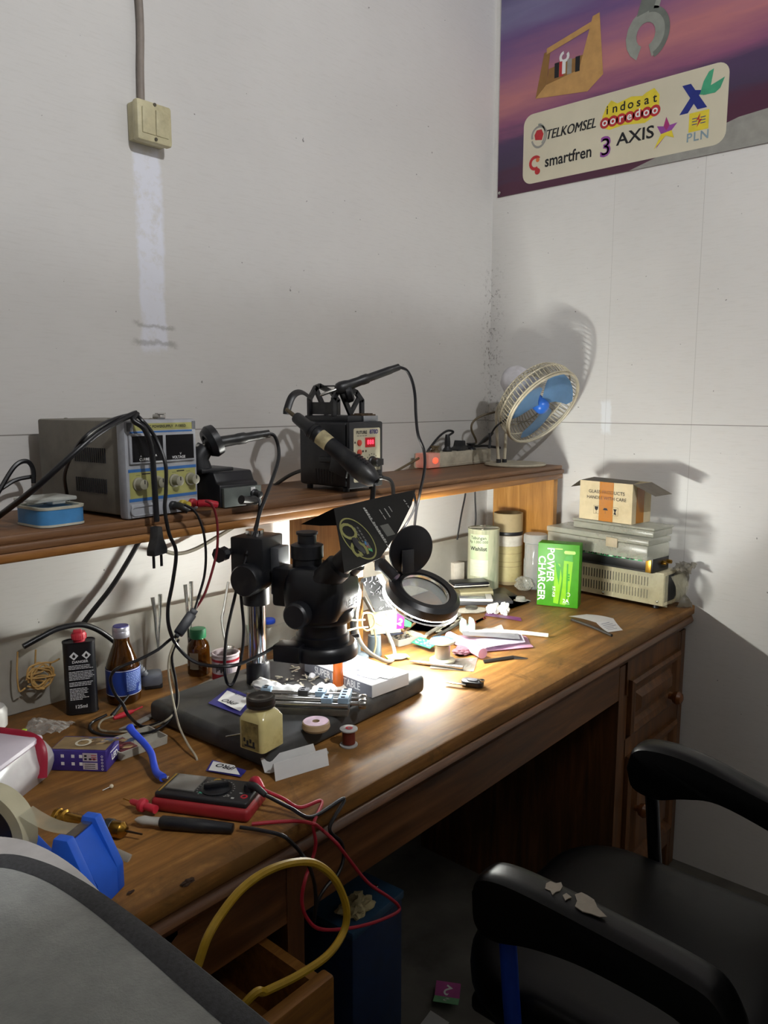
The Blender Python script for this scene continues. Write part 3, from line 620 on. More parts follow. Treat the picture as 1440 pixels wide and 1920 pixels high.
# small blue case at the left end of the shelf
bc = thing('plastic_case', 'small sky blue plastic case with a clear lid at the left end of the shelf', 'case', (.512, 1.118, SZ), math.radians(4))
BLU = mk('sky_blue', '3f7fb4', .45, dirt=('5c6b74', .3)); CRM = mk('case_rim', 'b9b7a6', .5)
m = M(); m.prism(rrect(0, 0, .074, .085, .018), .026, m=0); m.build('tray', BLU, bc)
m = M(); m.rings([[V((x_, y_, .0262)) for x_, y_ in rrect(-.001, -.001, .075, .086, .019)], [V((x_, y_, .030)) for x_, y_ in rrect(-.0015, -.0015, .0755, .0865, .019)], [V((x_, y_, .030)) for x_, y_ in rrect(.005, .005, .069, .08, .014)], [V((x_, y_, .0265)) for x_, y_ in rrect(.006, .006, .068, .079, .014)]], cap=False); m.rings([[V((x_, y_, .0005)) for x_, y_ in rrect(-.001, -.001, .075, .086, .019)], [V((x_, y_, .004)) for x_, y_ in rrect(-.001, -.001, .075, .086, .019)]], cap=False); m.build('rim', CRM, bc)
m = M(); m.box((.034, .050, .039), (.070, .062, .006), bev=.002); m.box((.04, .030, .036), (.022, .018, .009), bev=.002); m.lathe([(.012, 0), (.012, .008)], (.02, .055, .0305)); m.lathe([(.012, 0), (.012, .008)], (.05, .06, .0305))
m.build('clear_lid', clear('milky_clear', 'cfd0c8', .45, .25, .4), bc)
# ================================================================ loose cables
def cable(label, pts, r=.0032, mat=None, name='cable', cat='cable', group=None, n=8):
    m = M(); m.tube(pts, r, n, k=8); return tag(m.build(name, mat or k('cord')), label, cat, group)
def PP(y, *uv): return [P(u, v, y=y) for u, v in uv]
tp = thing('power_cable', 'thick black cable looping over the grey power supply to a hanging two pin plug', 'cable', P(295, 985, y=1.055)); o = tp.location
m = M(); m.tube([p-o for p in PP(1.19, (-30, 990), (0, 966))+PP(1.10, (60, 920))+PP(1.07, (130, 858), (190, 808))+[V((.652, 1.085, 1.291))]+PP(1.078, (250, 788))+PP(1.07, (272, 806), (285, 850), (290, 915), (294, 978))], lambda t: .0046, 10, k=8); m.build('cord', k('cord'), tp)
X = Fr(P(295, 1040, y=1.055)-o, (.94, .34, 0), (0, 0, 1)) @ Matrix.Translation((0, 0, -.008))
m = M(); m.prism([(-.0165, .0), (.0165, .0), (.0165, .009), (.008, .026), (.0055, .045), (-.0055, .045), (-.008, .026), (-.0165, .009)], .016, X, bev=.002)
m.build('plug_body', k('black'), tp)
for s_ in (-.0095, .0095): q = M(); q.cyl(X @ V((s_, .001, .008)), X @ V((s_, -.02, .008)), .0022, n=12); q.build('plug_pin', mk('pin', '2a2a2e', .3, .6), tp)
cable('thin black cord looping over the power supply and down to the microscope lamp', PP(1.25, (130, 975), (126, 930))+PP(1.18, (122, 885))+PP(1.07, (150, 830), (195, 794))+[V((.648, 1.088, 1.289))]+PP(1.075, (268, 790), (292, 822))+PP(1.06, (310, 870), (311, 920), (309, 955), (317, 1000), (330, 1035), (324, 1090), (315, 1140), (318, 1180), (335, 1215))+PP(1.04, (370, 1243))+PP(1.0, (430, 1249), (480, 1232))+PP(.985, (525, 1207)), .0030)
cable('black cord rising behind the left end of the power supply', PP(1.33, (-20, 955), (0, 918), (28, 874), (50, 865), (62, 880), (63, 906)), .0040)
cable('second black cord lower behind the left end of the power supply', PP(1.34, (-20, 930), (5, 915), (30, 900), (63, 893)), .0036)
cable('thick black cable slanting down the wall under the left of the shelf', PP(1.374, (268, 985))+PP(1.374, (262, 1012), (215, 1092), (172, 1148), (140, 1190), (128, 1203)), .0050)
cable('grey cable sagging along the wall under the power supply', PP(1.35, (275, 1005), (300, 1028), (330, 1038), (365, 1030), (410, 1005), (455, 978)), .0042, mk('grey_cord', '6f6a5c', .5))
cable('brown black cable lying behind the hot air station', PP(1.33, (500, 925), (525, 903), (560, 884), (620, 870)), .0044, mk('dark_brown_cord', '2c2722', .5))
cable('thin black wire dropping from the shelf behind the savings tin', PP(1.34, (874, 905), (872, 930), (865, 965), (857, 1012)), .0026)
cable('second thin black wire dropping straight behind the savings tin', PP(1.34, (890, 905), (891, 940), (892, 970), (890, 1000)), .0026)
cable('black wire hanging behind the black card to the magnifier', PP(1.06, (776, 925), (778, 950))+PP(1.10, (760, 985), (742, 1010), (741, 1040)), .0030)
# ================================================================ microscope
BZ = .796
def frame2(a, b, z):
    """lower left corner and heading of a box whose front foot runs from pixel a to pixel b at level z"""
    p, q = P(*a, z=z), P(*b, z=z); d = q-p; return p, math.atan2(d.y, d.x), d.length
MB_ = k('blk2'); MP = k('black')
mc = thing('stereo_microscope', 'black stereo microscope on a chrome pole with a broad dark base plate', 'microscope', (.898, 1.005, DZ)); o = V(mc.location)
BASE = mk('base_slate', '3b3b3a', .6, var=.25, scale=25, dirt=('5f5c53', .7))
m = M(); m.box((0, 0, .018), (.408, .300, .036), rz=math.radians(2.5), bev=.011, seg=4); m.build('base_plate', BASE, mc)
pp = V((.872, 1.072, BZ))-o
m = M(); m.lathe([(.0215, 0), (.0215, .036), (.019, .040)], pp, n=28); m.build('pole_collar', MP, mc)
m = M(); m.lathe([(.0165, .0), (.0165, .285)], pp, n=28); m.build('pole', k('chrome'), mc)
HC = V((.915, .945, 0))-o; HC.z = 0
def hz(z): return z-DZ
ad = (HC-V((pp.x, pp.y, 0))).normalized(); ang = math.atan2(ad.y, ad.x)-math.radians(-90)
R_ = Matrix.Rotation(ang, 4, 'Z')
def L2(x, y, z): return R_ @ V((x, y, 0)) + V((pp.x, pp.y, hz(z)))          # x right, -y towards the head
m = M(); m.box((0, -.004, 0), (.072, .066, .072), bev=.003, mat=Matrix.Translation(L2(0, 0, 1.036)) @ R_); m.lathe([(.024, -.055), (.024, 0)], L2(0, 0, 1.0), n=24, cap=True); m.build('focus_block', MP, mc)
m = M(); m.box((.010, -.045, 0), (.040, .016, .085), bev=.002, mat=Matrix.Translation(L2(0, 0, 1.01)) @ R_); m.build('rack_plate', mk('rack_grey', '5c5e62', .4, .5), mc)
q = L2(-.052, .0, 1.0); e = L2(.03, .0, 1.0); ax = (q-e).normalized()
m = M(); m.lathe([(.024, 0), (.027, .004), (.027, .03), (.0285, .032), (.0285, .056), (.026, .060), (.004, .0605)], L2(.0, -.012, 1.0), ax, 36)
m.build('focus_knob', MP, mc)
m = M(); m.lathe([(.006, 0), (.006, .02), (.013, .022), (.010, .032), (.014, .040)], L2(-.03, .03, 1.045), ax, 8); m.build('clamp_screw', MP, mc)
hc = lambda z: HC+V((0, 0, hz(z)))
m = M(); m.box((0, -.075, 0), (.044, .06, .07), bev=.006, mat=Matrix.Translation(L2(0, 0, .985)) @ R_); m.lathe([(.052, 0), (.055, .006), (.055, .020), (.050, .024)], hc(.930), n=40); m.build('arm', MB_, mc)
m = M()
body = [(.058, .045, .940), (.060, .052, .955), (.060, .056, .985), (.056, .054, 1.005), (.046, .046, 1.022), (.03, .03, 1.03)]
rs = []
for a, b, z in body: rs.append([R_ @ V((x_, y_, 0))+hc(z) for x_, y_ in rrect(-a, -b, a, b, min(a, b)*.55, 5)])
m.rings(rs); X = Fr(hc(.966)+R_ @ V((.0, -.0565, 0)), R_ @ V((1, 0, 0)), (0, 0, 1))
m.text('RELIFE', .017, X, 1, bold=.03)
m.build('head', [MB_, mk('grey_print', '3a3a3e', .6)], mc)
m = M(); m.lathe([(.047, 0), (.047, .022), (.043, .024), (.043, .055), (.050, .058)], hc(.884), n=40); m.build('objective', MB_, mc)
for s_ in (-1, 1):
    m = M(); m.lathe([(.018, 0), (.0225, .003), (.0225, .022), (.019, .026)], hc(.955)+R_ @ V((s_*.058, .01, 0)), R_ @ V((s_, 0, 0)), 24); m.build('zoom_knob', MP, mc)
m = M(); m.lathe([(.026, -.02), (.026, .016), (.0285, .018), (.0285, .040), (.024, .042), (.0165, .043), (.0165, .058), (.019, .059), (.019, .063)], hc(1.022)+R_ @ V((-.004, .026, 0)), n=30); m.build('camera_tube', MP, mc)
ed = (R_ @ V((0, -.72, .69))).normalized()
for s_ in (-1, 1):
    b0 = hc(1.0)+R_ @ V((s_*.030, -.012, 0))
    m = M(); m.lathe([(.024, 0), (.024, .05), (.019, .054), (.019, .088), (.0215, .09), (.0215, .108), (.017, .11)], b0, ed, 28); m.build('eyepiece', MP, mc)
m = M(); m.lathe([(.057, .024), (.060, .021), (.062, .012), (.062, .0), (.057, -.002), (.030, .001), (.030, .024)], hc(.868), n=48, cap=False, closed=True); m.box((0, 0, 0), (.036, .05, .030), bev=.003, mat=Matrix.Translation(hc(.885)+V((-.062, .016, -.002))) @ Matrix.Rotation(.4, 4, 'Z'))
m.cyl(hc(.886)+V((.058, -.01, 0)), hc(.884)+V((.078, -.012, 0)), .004); rl = m.build('ring_light', MB_, mc)
m = M(); m.lathe([(.034, .0), (.054, .0), (.054, -.0025), (.034, -.0025)], hc(.8685), n=40, cap=False, closed=True); m.build('led_ring', mk('led_white_ring', 'ffffff', .5, emit='f4f8ff', es=RING_E), rl)
# black packaging card propped over the eyepieces
cn = V((-.08, -.72, .69)).normalized(); cp = hc(1.0)+o+ed*.130
cd = thing('packaging_card', 'black printed packaging card propped over the microscope eyepieces', 'card', cp)
CB = mk('black_card', '0f0e0c', .6, spec=.25, var=.25, scale=15, dirt=('35332c', .35))
uvs = [(626, 953), (700, 935), (779, 918), (772, 946), (745, 1000), (713, 1046), (680, 1060), (646, 1074), (636, 1010)]
pts = [P(u, v, pl=(cp, cn))-cp for u, v in uvs]
cx = (pts[2]-pts[0]).normalized(); X = Fr((0, 0, 0), cx, pts[0]-pts[7]); Xi = X.inverted()
m = M(); lo2 = [(Xi @ p)[:2] for p in pts]; lo2 = [(a, b) for a, b in lo2]
area = sum(lo2[i][0]*lo2[(i+1) % 9][1]-lo2[(i+1) % 9][0]*lo2[i][1] for i in range(9))
if area < 0: lo2 = lo2[::-1]
m.prism(lo2, -.0012, X)
def cq(u, v): return (Xi @ (P(u, v, pl=(cp, cn))-cp))
c0 = cq(671, 1010); r0 = (cq(698, 1010)-c0).length; r1 = (cq(671, 974)-c0).length
m.disc(X, (c0.x, c0.y), r0, 1, ry=r1, r_in=.93, n=48, z=.0006); XR_ = X @ Matrix.Translation((c0.x, c0.y, .0003)) @ Matrix.Rotation(math.radians(-92), 4, 'Z')
m.text('OG', r1*1.05, XR_ @ Matrix.Translation((.0, -r0*.42, .0004)), 1, bold=.012); m.rect(XR_, -r1*.55, r0*.0, r1*.6, r0*.02, 1, z=.0006)
[m.rect(XR_, -r1*.5+r1*.15*i, r0*yy, -r1*.5+r1*.15*i+r1*.11, r0*(yy+.12), 2, z=.0006) for yy in (.12, .36) for i in range(7)]
for dx, c_ in ((.55, 4), (.30, 5), (.42, 6)): m.poly(XR_, [(r1*dx-.006, r0*.3), (r1*dx+.002, r0*.22), (r1*dx+.007, r0*.42), (r1*dx, r0*.5)], c_, z=.0005)
for u, v, s_, t_ in ((703, 985, .010, 'SECOND GENERATION'), (711, 1000, .005, 'exclusive quality product since'), (717, 965, .004, 'carton paper'), (726, 962, .005, 'Informasi'), (732, 955, .004, 'kemasan'), (762, 945, .006, '25 x 45')):
    q = cq(u, v); Y_ = X @ Matrix.Translation((q.x, q.y, .0004)) @ Matrix.Rotation(math.radians(-92), 4, 'Z'); n_ = len(t_); [m.rect(Y_, (i-n_/2)*s_*.45, -s_*.25, (i-n_/2)*s_*.45+s_*.36, s_*(.2+.1*(i % 2)), 3) for i in range(n_) if t_[i] != ' ']
a, b = cq(712, 986), cq(741, 1002); m.rect(X, a.x, b.y, b.x, a.y, 2, z=.0005)
m.build('printed_panel', [CB, mk('card_olive', '75743f', .6), mk('card_grey', '4d4d48', .6), mk('card_white', '8f8f8a', .6), mk('card_green', '3f8f5a', .6), mk('card_blue', '2f6f9f', .6), mk('card_red', 'a03a2a', .6)], cd)
m = M(); a = P(626, 953, pl=(cp, cn))-cp; b = P(634, 985, pl=(cp, cn))-cp; c = P(564, 983, y=.955)-cp; d_ = P(600, 986, y=.94)-cp
for sg in (0,):
    f = m.face([a, b, d_, c]); bmesh.ops.solidify(m.b, geom=[f], thickness=.0012)
m.build('folded_flap', CB, cd)
# ================================================================ magnifier lamp
MC = P(794, 1112, z=.912); mn = V((-.044, -.437, .89)).normalized()
ml = thing('magnifier_lamp', 'black round magnifier lamp with a bright white rim and an open lens cover', 'lamp', (MC.x-.12, MC.y+.13, DZ)); o = V(ml.location); c = MC-o
m = M(); m.lathe([(.054, .006), (.056, .012), (.070, .013), (.079, .006), (.081, -.004), (.081, -.012), (.058, -.0125), (.057, -.022), (.053, -.022), (.052, -.005)], c, mn, 64, cap=False, closed=True); hdm = m.build('lamp_head', MB_, ml)
m = M(); q_ = mn.to_track_quat('Z', 'Y'); rs = [[], []]      # white side band, slimmer towards the bench front
for j in range(64):
    e_ = q_ @ V((math.cos(j*math.tau/64), math.sin(j*math.tau/64), 0)); hb = .0012+.0073*min(1, max(0, (.35*e_.x+.95*e_.y+.45)/1.45))
    rs[0].append(c+e_*.0806+mn*-.0122); rs[1].append(c+e_*.0806+mn*(-.0125-hb))
m.rings(rs, cap=False); m.build('light_ring', mk('lamp_glow', 'ffffff', .5, emit='f9faf2', es=MAG_E), hdm)
m = M(); m.lathe([(.0785, -.0224), (.0838, -.0219), (.0838, -.0211), (.0785, -.0214)], c, mn, 64, cap=False, closed=True); m.build('added_shade_lip', MB_, hdm)  # lip added below the glowing band to shade the desk close by
m = M(); m.lathe([(.0795, -.0140), (.0575, -.0140)], c, mn, 64, cap=False); m.build('diffuser', mk('lamp_glow_under', 'ffffff', .5, emit='f9faf2', es=MAG_U), hdm)
m = M(); m.lathe([(.0001, .007), (.025, .0055), (.045, .002), (.0535, -.001), (.045, -.003), (.025, -.0062), (.0001, -.0075)], c, mn, 48, cap=False); m.build('lens', clear('lens_glass', 'dfe8ea', .10, .02, .35), hdm)
m = M(); m.lathe([(.050, .004), (.054, .004), (.054, .009), (.050, .009)], c, mn, 48, cap=False, closed=True); m.build('lens_rim', k('steel'), hdm)
cn2 = V((-.30, -.90, -.12)).normalized(); cc_ = P(772, 1032, y=1.01)-o
m = M(); m.lathe([(.001, .005), (.035, .004), (.053, .0), (.054, -.003), (.052, -.005), (.001, -.005)], cc_, cn2, 48)
hg_ = P(757, 1074, y=1.00)-o; m.box(cc_*.5+hg_*.5, (.03, .006, .05), bev=.002, rz=-.25); m.build('lens_cover', MB_, ml)
bk = [P(742, 1085, y=1.0)-o, P(722, 1064, y=1.03)-o, P(704, 1044, y=1.06)-o, P(696, 1036, y=1.08)-o]
m = M(); m.tube(bk, .012, 10, flat=.7); m.box(P(712, 1056, y=1.05)-o, (.035, .02, .03), rz=.6, bev=.004); m.build('hinge_arm', MP, ml)
m = M(); m.tube([P(698, 1040, y=1.078)-o, P(680, 1052, y=1.095)-o, P(664, 1085, y=1.10)-o, P(662, 1140, y=1.10)-o, V((P(665, 1190, y=1.10).x-o.x, P(665, 1190, y=1.10).y-o.y, .045))], .0085, 12); m.build('gooseneck', mk('gooseneck_grey', '4d5257', .4, .4), ml)
e = P(665, 1190, y=1.10)-o
m = M(); m.lathe([(.030, 0), (.030, .006), (.022, .012), (.013, .014), (.013, .05)], (e.x, e.y, .0), n=28); m.build('clamp_base', mk('base_bluegrey', '5a646c', .45), ml)
GC = mk('grey_cord', '6f6a5c', .5)
m = M(); m.tube([P(*p[:2], y=p[2])-o for p in ((676, 1085, 1.12), (674, 1120, 1.09), (668, 1160, 1.06), (672, 1195, 1.045), (690, 1222, 1.03), (722, 1240, 1.02), (738, 1236, 1.03), (738, 1215, 1.045), (722, 1180, 1.07), (700, 1150, 1.09), (682, 1120, 1.11))], .0042, 10); m.build('power_cord', mk('pale_cord', '8f8d86', .4), ml)
# ================================================================ on and round the base plate
# jaw fixture with three steel rods
p, rz, w = frame2((468, 1338), (674, 1346), BZ)
fx = thing('board_clamp', 'steel circuit board clamp with three rods and blue grey jaws on the base plate', 'clamp', p, rz); SI = Matrix.Rotation(0, 4, 'Z')
S_, J_, DJ = k('steel'), mk('jaw_blue', '8fa6b8', .4, .3), mk('jaw_dark', '2b2a2a', .4)
w = .165
m = M(); m.box((w/2, .012, .006), (w, .024, .012), bev=.001); m.build('bed', mk('bed_grey', '77746c', .4, .8, dirt=('4a463e', .6)), fx)
for y_, z_, l in ((.004, .017, w), (.020, .019, w), (.044, .020, w+.01)):
    m = M(); m.cyl((0, y_, z_), (l, y_, z_), .0042, n=16); m.build('rod', S_, fx)
m = M(); m.cyl((.0, .034, .018), (w+.018, .034, .018), .0028, n=12); m.build('lead_screw', S_, fx)
m = M(); m.box((w/2, .05, .004), (w, .014, .008), bev=.001); m.build('rear_rail', DJ, fx)
for x_, y_, c_, dy in ((.018, .046, J_, .016), (.083, .044, DJ, .018), (.113, .042, J_, .020), (.128, .014, J_, .022), (.156, .030, J_, .048)):
    m = M(); m.box((x_, y_, .018), (.018, dy, .022), bev=.002)
    for j in range(2 if dy < .03 else 4):
        m.box((x_-.001, y_-dy/2+dy*(j+.5)/(2 if dy < .03 else 4), .0295), (.007, .0028, .0012), m=1)
    m.build('jaw', [c_, k('ink')], fx)
for x_, y_ in ((w+.018, .050), (w+.020, .030)):
    m = M(); m.lathe([(.0075, 0), (.0085, .002), (.0085, .010), (.0075, .012)], (x_-.004, y_-.012, .016), (1, 0, 0), 20); m.cyl((x_-.02, y_-.012, .016), (x_, y_-.012, .016), .003); m.build('thumb_screw', S_, fx)
m = M(); m.lathe([(.007, 0), (.0075, .008)], (-.012, .03, .016), (1, 0, 0), 18); m.cyl((-.005, .03, .016), (.004, .03, .016), .003); m.build('thumb_screw', S_, fx)
# jar of flux
JP = P(494, 1412, z=BZ)
jr = thing('flux_jar', 'square glass jar of yellowish paste with a dark screw lid on the base plate', 'jar', JP+V((.012, .018, 0)), math.radians(8))
m = M(); s_ = .0245; rs = []
for z_, a, r in ((0, s_-.004, .007), (.003, s_, .007), (.048, s_, .007), (.056, s_-.004, .009), (.061, .0185, .0184), (.068, .0185, .0184)):
    rs.append([V((x_, y_, z_)) for x_, y_ in rrect(-a, -a, a, a, min(r, a-.0001), 5)])
m.rings(rs); m.build('jar_body', mk('yellow_paste', 'cdbf83', .22, var=.10, scale=30, dirt=('8f7a3c', .55), trans=.12, coat=.6), jr)
m = M(); m.lathe([(.0185, .064), (.0215, .065), (.0215, .069), (.0205, .0695), (.0215, .071), (.0215, .078), (.019, .080), (.017, .0795), (.0155, .0785), (.004, .0788), (.003, .0795), (.0001, .0795)], n=36); m.build('screw_lid', mk('lid_dark', '2c2824', .35, .3, dirt=('5f5648', .4)), jr)
m = M(); X = Fr((-s_-.0003, 0, .027), (0, -1, 0), (0, 0, 1)); m.rect(X, -.017, -.022, .017, .020, 0, z=.0003); [m.rect(X, -.013+.006*i, -.012-.004*(i % 2), -.009+.006*i, -.006-.003*(i % 2), 1, z=.0005) for i in range(4)]; m.rect(X, -.011, -.019, .010, -.016, 1, z=.0005)
m.build('stained_label', [mk('stained_label', '8a7a44', .7, var=.4, scale=90, dirt=('3f2f16', .8)), k('ink')], jr)
# pink lozenge shaped eraser tape
q = P(594, 1372, z=BZ); tr = thing('tape_roll', 'small pink roll of tape lying on the base plate beside the jar', 'tape', q+V((.006, .008, 0)))
m = M(); m.lathe([(.005, .0015), (.020, .0), (.0225, .004), (.0215, .0115), (.020, .0125), (.0055, .0125)], n=36, cap=False, closed=True, m=0)
X = Matrix.Translation((0, 0, .0128)); m.disc(X, (0, 0), .020, 1, r_in=.3, n=36)
m.build('roll', [mk('tape_tan', 'a58c6c', .55), mk('tape_pink', 'c7a3b4', .5, var=.25, scale=40)], tr)
# copper wire spool
q = P(655, 1401, z=DZ); sp_ = thing('wire_spool', 'tiny spool of copper red wire standing on the desk before the base plate', 'spool', q+V((.004, .005, 0)))
m = M(); m.lathe([(.0145, 0), (.0145, .002), (.0075, .0025), (.0075, .026), (.0145, .0265), (.0145, .0285), (.004, .0285), (.003, .026), (.0005, .026)], n=32); m.disc(Matrix.Translation((0, 0, .0288)), (.001, 0), .006, 1, r_in=.4); m.build('reel', [mk('reel_grey', '9c9b98', .5, dirt=('4f4d48', .5)), k('red')], sp_)
m = M(); m.lathe([(.0076, .003), (.0105, .004), (.0105, .025), (.0076, .0255)], n=32, cap=False); m.build('copper_wire', mk('copper_red', '6b2f26', .35, .4), sp_)
# folded white paper
a, b = P(512, 1462, z=DZ), P(612, 1432, z=DZ); dr = (b-a).normalized(); nn = V((-dr.y, dr.x, 0)); L_ = (b-a).length
m = M()
prof = [(-.008, .0), (.004, .021), (.006, .0215), (.012, .004), (.022, .002), (.034, .020)]
m.sheet(lambda s, t: a+dr*L_*s + nn*(prof[int(t*5+.01)][0]*1.0) + V((0, 0, prof[int(t*5+.01)][1]))+dr*(.004*math.sin(t*5)), 6, 5, th=.0006)
tag(m.build('folded_paper', k('paper'), ang=15), 'white paper folded into a zigzag against the front of the base plate', 'paper')
cable('short grey stub of wire poking out beside the folded paper', [P(592, 1428, z=DZ+.003), P(608, 1415, z=DZ+.003), P(614, 1411, z=DZ+.004)], .003, mk('stub_grey', '9a9894', .5), 'wire_stub', 'wire')
# tissue rolls
def tissue(label, a, b, r, seed, z, mat=None):
    a, b = P(*a, z=z+r*.8), P(*b, z=z+r*.8); L = (b-a).length; m = M(); n = 22; rs = []; dr = (b-a).normalized(); w_ = dr.cross(V((0, 0, 1))).normalized()
    N_ = 26
    for i in range(n+1):
        t = i/n; rr = r*(1-.55*max(0, abs(t-.5)*2-.75)/.25) if abs(t-.5) > .375 else r; c_ = a+(b-a)*t+V((0, 0, .003*math.sin(t*7+seed)))
        ring = []
        for j in range(N_):
            th = 2*math.pi*j/N_; q_ = noise.noise(V((t*9, math.cos(th)*2+seed, math.sin(th)*2)))*.34+noise.noise(V((t*30, math.cos(th)*5, math.sin(th)*5+seed)))*.2
            ring.append(c_+(w_*math.cos(th)+V((0, 0, 1))*math.sin(th)*.82)*rr*(1+q_))
        rs.append(ring)
    m.rings(rs); return tag(m.build('tissue_roll', mat or mk('tissue_white', 'e4e2dc', .9, var=.03), ang=50), label, 'tissue')
tissue('longer twist of white tissue lying before the chrome pole', (476, 1284), (572, 1302), .014, 1, BZ)
tissue('shorter crumpled twist of white tissue beside the orange tube', (585, 1302), (628, 1288), .0125, 5, BZ)
# printed zip bags
def flatbag(label, px, z, th, mats, draw, name='zip_bag', cat='bag'):
    ps_ = [P(u, v, z=z) for u, v in px]; c_ = sum(ps_, V((0, 0, 0)))/4; t = thing(name, label, cat, (c_.x, c_.y, z)); X = Fr((0, 0, th), ps_[1]-ps_[0], (ps_[3]-ps_[0])); Xi = X.inverted()
    l2 = [(Xi @ (p_-c_))[:2] for p_ in ps_]
    m = M()
    def f(s, q):
        a_ = V(l2[0])*(1-s)+V(l2[1])*s; b_ = V(l2[3])*(1-s)+V(l2[2])*s; p_ = a_*(1-q)+b_*q
        return X @ V((p_.x, p_.y, .0012*math.sin(s*9)*math.sin(q*7)))
    m.sheet(f, 10, 10, th=-th*.7); draw(m, X, lambda u, v: (Xi @ (P(u, v, z=z)-c_))); m.build('pouch', mats, t); return t
VI = mk('violet_bag', '4a48b0', .35)
def d1(m, X, q):
    a_ = [q(*p_) for p_ in ((408, 1318), (426, 1299), (470, 1315), (450, 1338))]; m.poly(X, [p_[:2] for p_ in a_], 1, z=.0016)
    c_ = q(432, 1321); m.text('iPRO', .016, X @ Matrix.Translation((c_.x, c_.y, .0018)) @ Matrix.Rotation(math.pi+.05, 4, 'Z'), 2, bold=.01, shear=.2); c_ = q(448, 1307); m.text('Real Paw', .010, X @ Matrix.Translation((c_.x, c_.y, .0018)) @ Matrix.Rotation(math.pi, 4, 'Z'), 2)
flatbag('violet and white printed zip bag lying on the base plate behind the jar', ((390, 1321), (460, 1348), (500, 1318), (428, 1292)), BZ, .002, [VI, k('paper'), k('ink')], d1)
def d2(m, X, q):
    a_ = [q(*p_) for p_ in ((391, 1449), (400, 1432), (440, 1440), (450, 1458))]; m.poly(X, [p_[:2] for p_ in a_], 1, z=.0016)
    c_ = q(424, 1443); m.text('iPRO', .015, X @ Matrix.Translation((c_.x, c_.y, .0018)) @ Matrix.Rotation(math.pi-.1, 4, 'Z'), 2, bold=.02, shear=.2)
flatbag('violet and white printed zip bag half under the front of the base plate', ((386, 1448), (452, 1460), (462, 1448), (398, 1428)), DZ, .002, [VI, k('paper'), k('ink')], d2)
# white box with blue picture
p, rz, w = frame2((571, 1260), (698, 1310), BZ); q = P(756, 1281, z=BZ); dd = (q-P(698, 1310, z=BZ)).length
sb = thing('product_box', 'flat white box reading SUPER PORTABLE lying on the base plate', 'box', p, rz); h = .023
m = M(); m.box((w/2, dd/2, h/2), (w, dd, h), bev=.001); X = Fr((w/2, -.0002, h/2), (1, 0, 0), (0, 0, 1))
m.rect(X, -w/2+.001, -h/2+.001, w/2-.001, h/2-.001, 1); m.text('SUPER PORTABLE', .019, X, 2, bold=.02, sx=.85); X = Matrix.Translation((0, 0, h+.0003))
for i in range(9): a = .03+.016*i; y_ = dd*.25+.012*math.sin(i*1.7); m.poly(X, [(a, y_), (a+.03, y_+.008), (a+.022, y_+.035), (a-.01, y_+.028)], 3+i % 3, z=.0003+.0001*i)
m.build('carton', [k('paper'), mk('carton_grey', '6f7076', .5), mk('carton_letters', 'cfcfcc', .5), mk('pic_blue', '8fa4d6', .5), mk('pic_pale', 'c6cfe6', .5), mk('pic_slate', '7d86a4', .5)], sb)
# orange tube
q = P(634, 1290, z=BZ); ot = thing('orange_tube', 'translucent orange tube standing upright under the microscope head', 'tube', q)
m = M(); m.lathe([(.0085, .004), (.009, .005), (.009, .062), (.008, .064)], n=24)
for i in range(10): a = 2*math.pi*i/10; m.box((.009*math.cos(a), .009*math.sin(a), .018), (.0012, .0012, .024), rz=a)
m.build('tube_body', mk('orange_plastic', 'd9702a', .35, trans=.35), ot)
m = M(); m.lathe([(.015, 0), (.016, .0015), (.010, .005), (.004, .005)], n=24); m.build('foot', mk('putty_grey', 'a8a294', .7), ot)
q = P(583, 1274, z=BZ); tag(M().lathe([(.006, 0), (.0065, .001), (.0065, .011), (.005, .012)], q, (.6, .3, .35), 16).build('bottle_top', mk('cap_grey', 'b8b8b6', .5)), 'pale grey plastic bottle top lying between tissue and white box', 'bottle top')
cable('thin steel pin lying on the base plate left of the jar', [P(423, 1382, z=BZ+.0015), P(452, 1377, z=BZ+.0015)], .0013, k('steel'), 'steel_pin', 'pin')
# dusty sheet with debris behind the base plate
c_ = P(540, 1262, z=BZ); m = M(); m.sheet(lambda s, t: P(505+110*s, 1282-42*t-14*s, z=BZ+.002)+V((0, 0, .002*noise.noise(V((s*6, t*6, 1))))), 10, 6, th=.0015); t = tag(m.build('plastic_film', mk('dark_film', '2a2a30', .3, var=.4, scale=40)), 'dark crinkled film lying behind the tissue twists', 'film')
m = M()
for i in range(60):
    a = P(470+150*random.random(), 1288-40*random.random(), z=BZ+.004); m.box((0, 0, 0), (.004+.018*random.random(), .001+.003*random.random(), .0014), mat=Matrix.Translation(a+V((0, 0, .002*random.random()))) @ Matrix.Rotation(random.random()*6, 4, 'Z') @ Matrix.Rotation(.3*random.random(), 4, 'Y'))
tag(m.build('solder_scraps', mk('scrap', '8f8878', .6, .2, var=.5, scale=80)), 'scraps of plastic and wire strewn behind the tissue twists', 'scraps', kind='stuff')
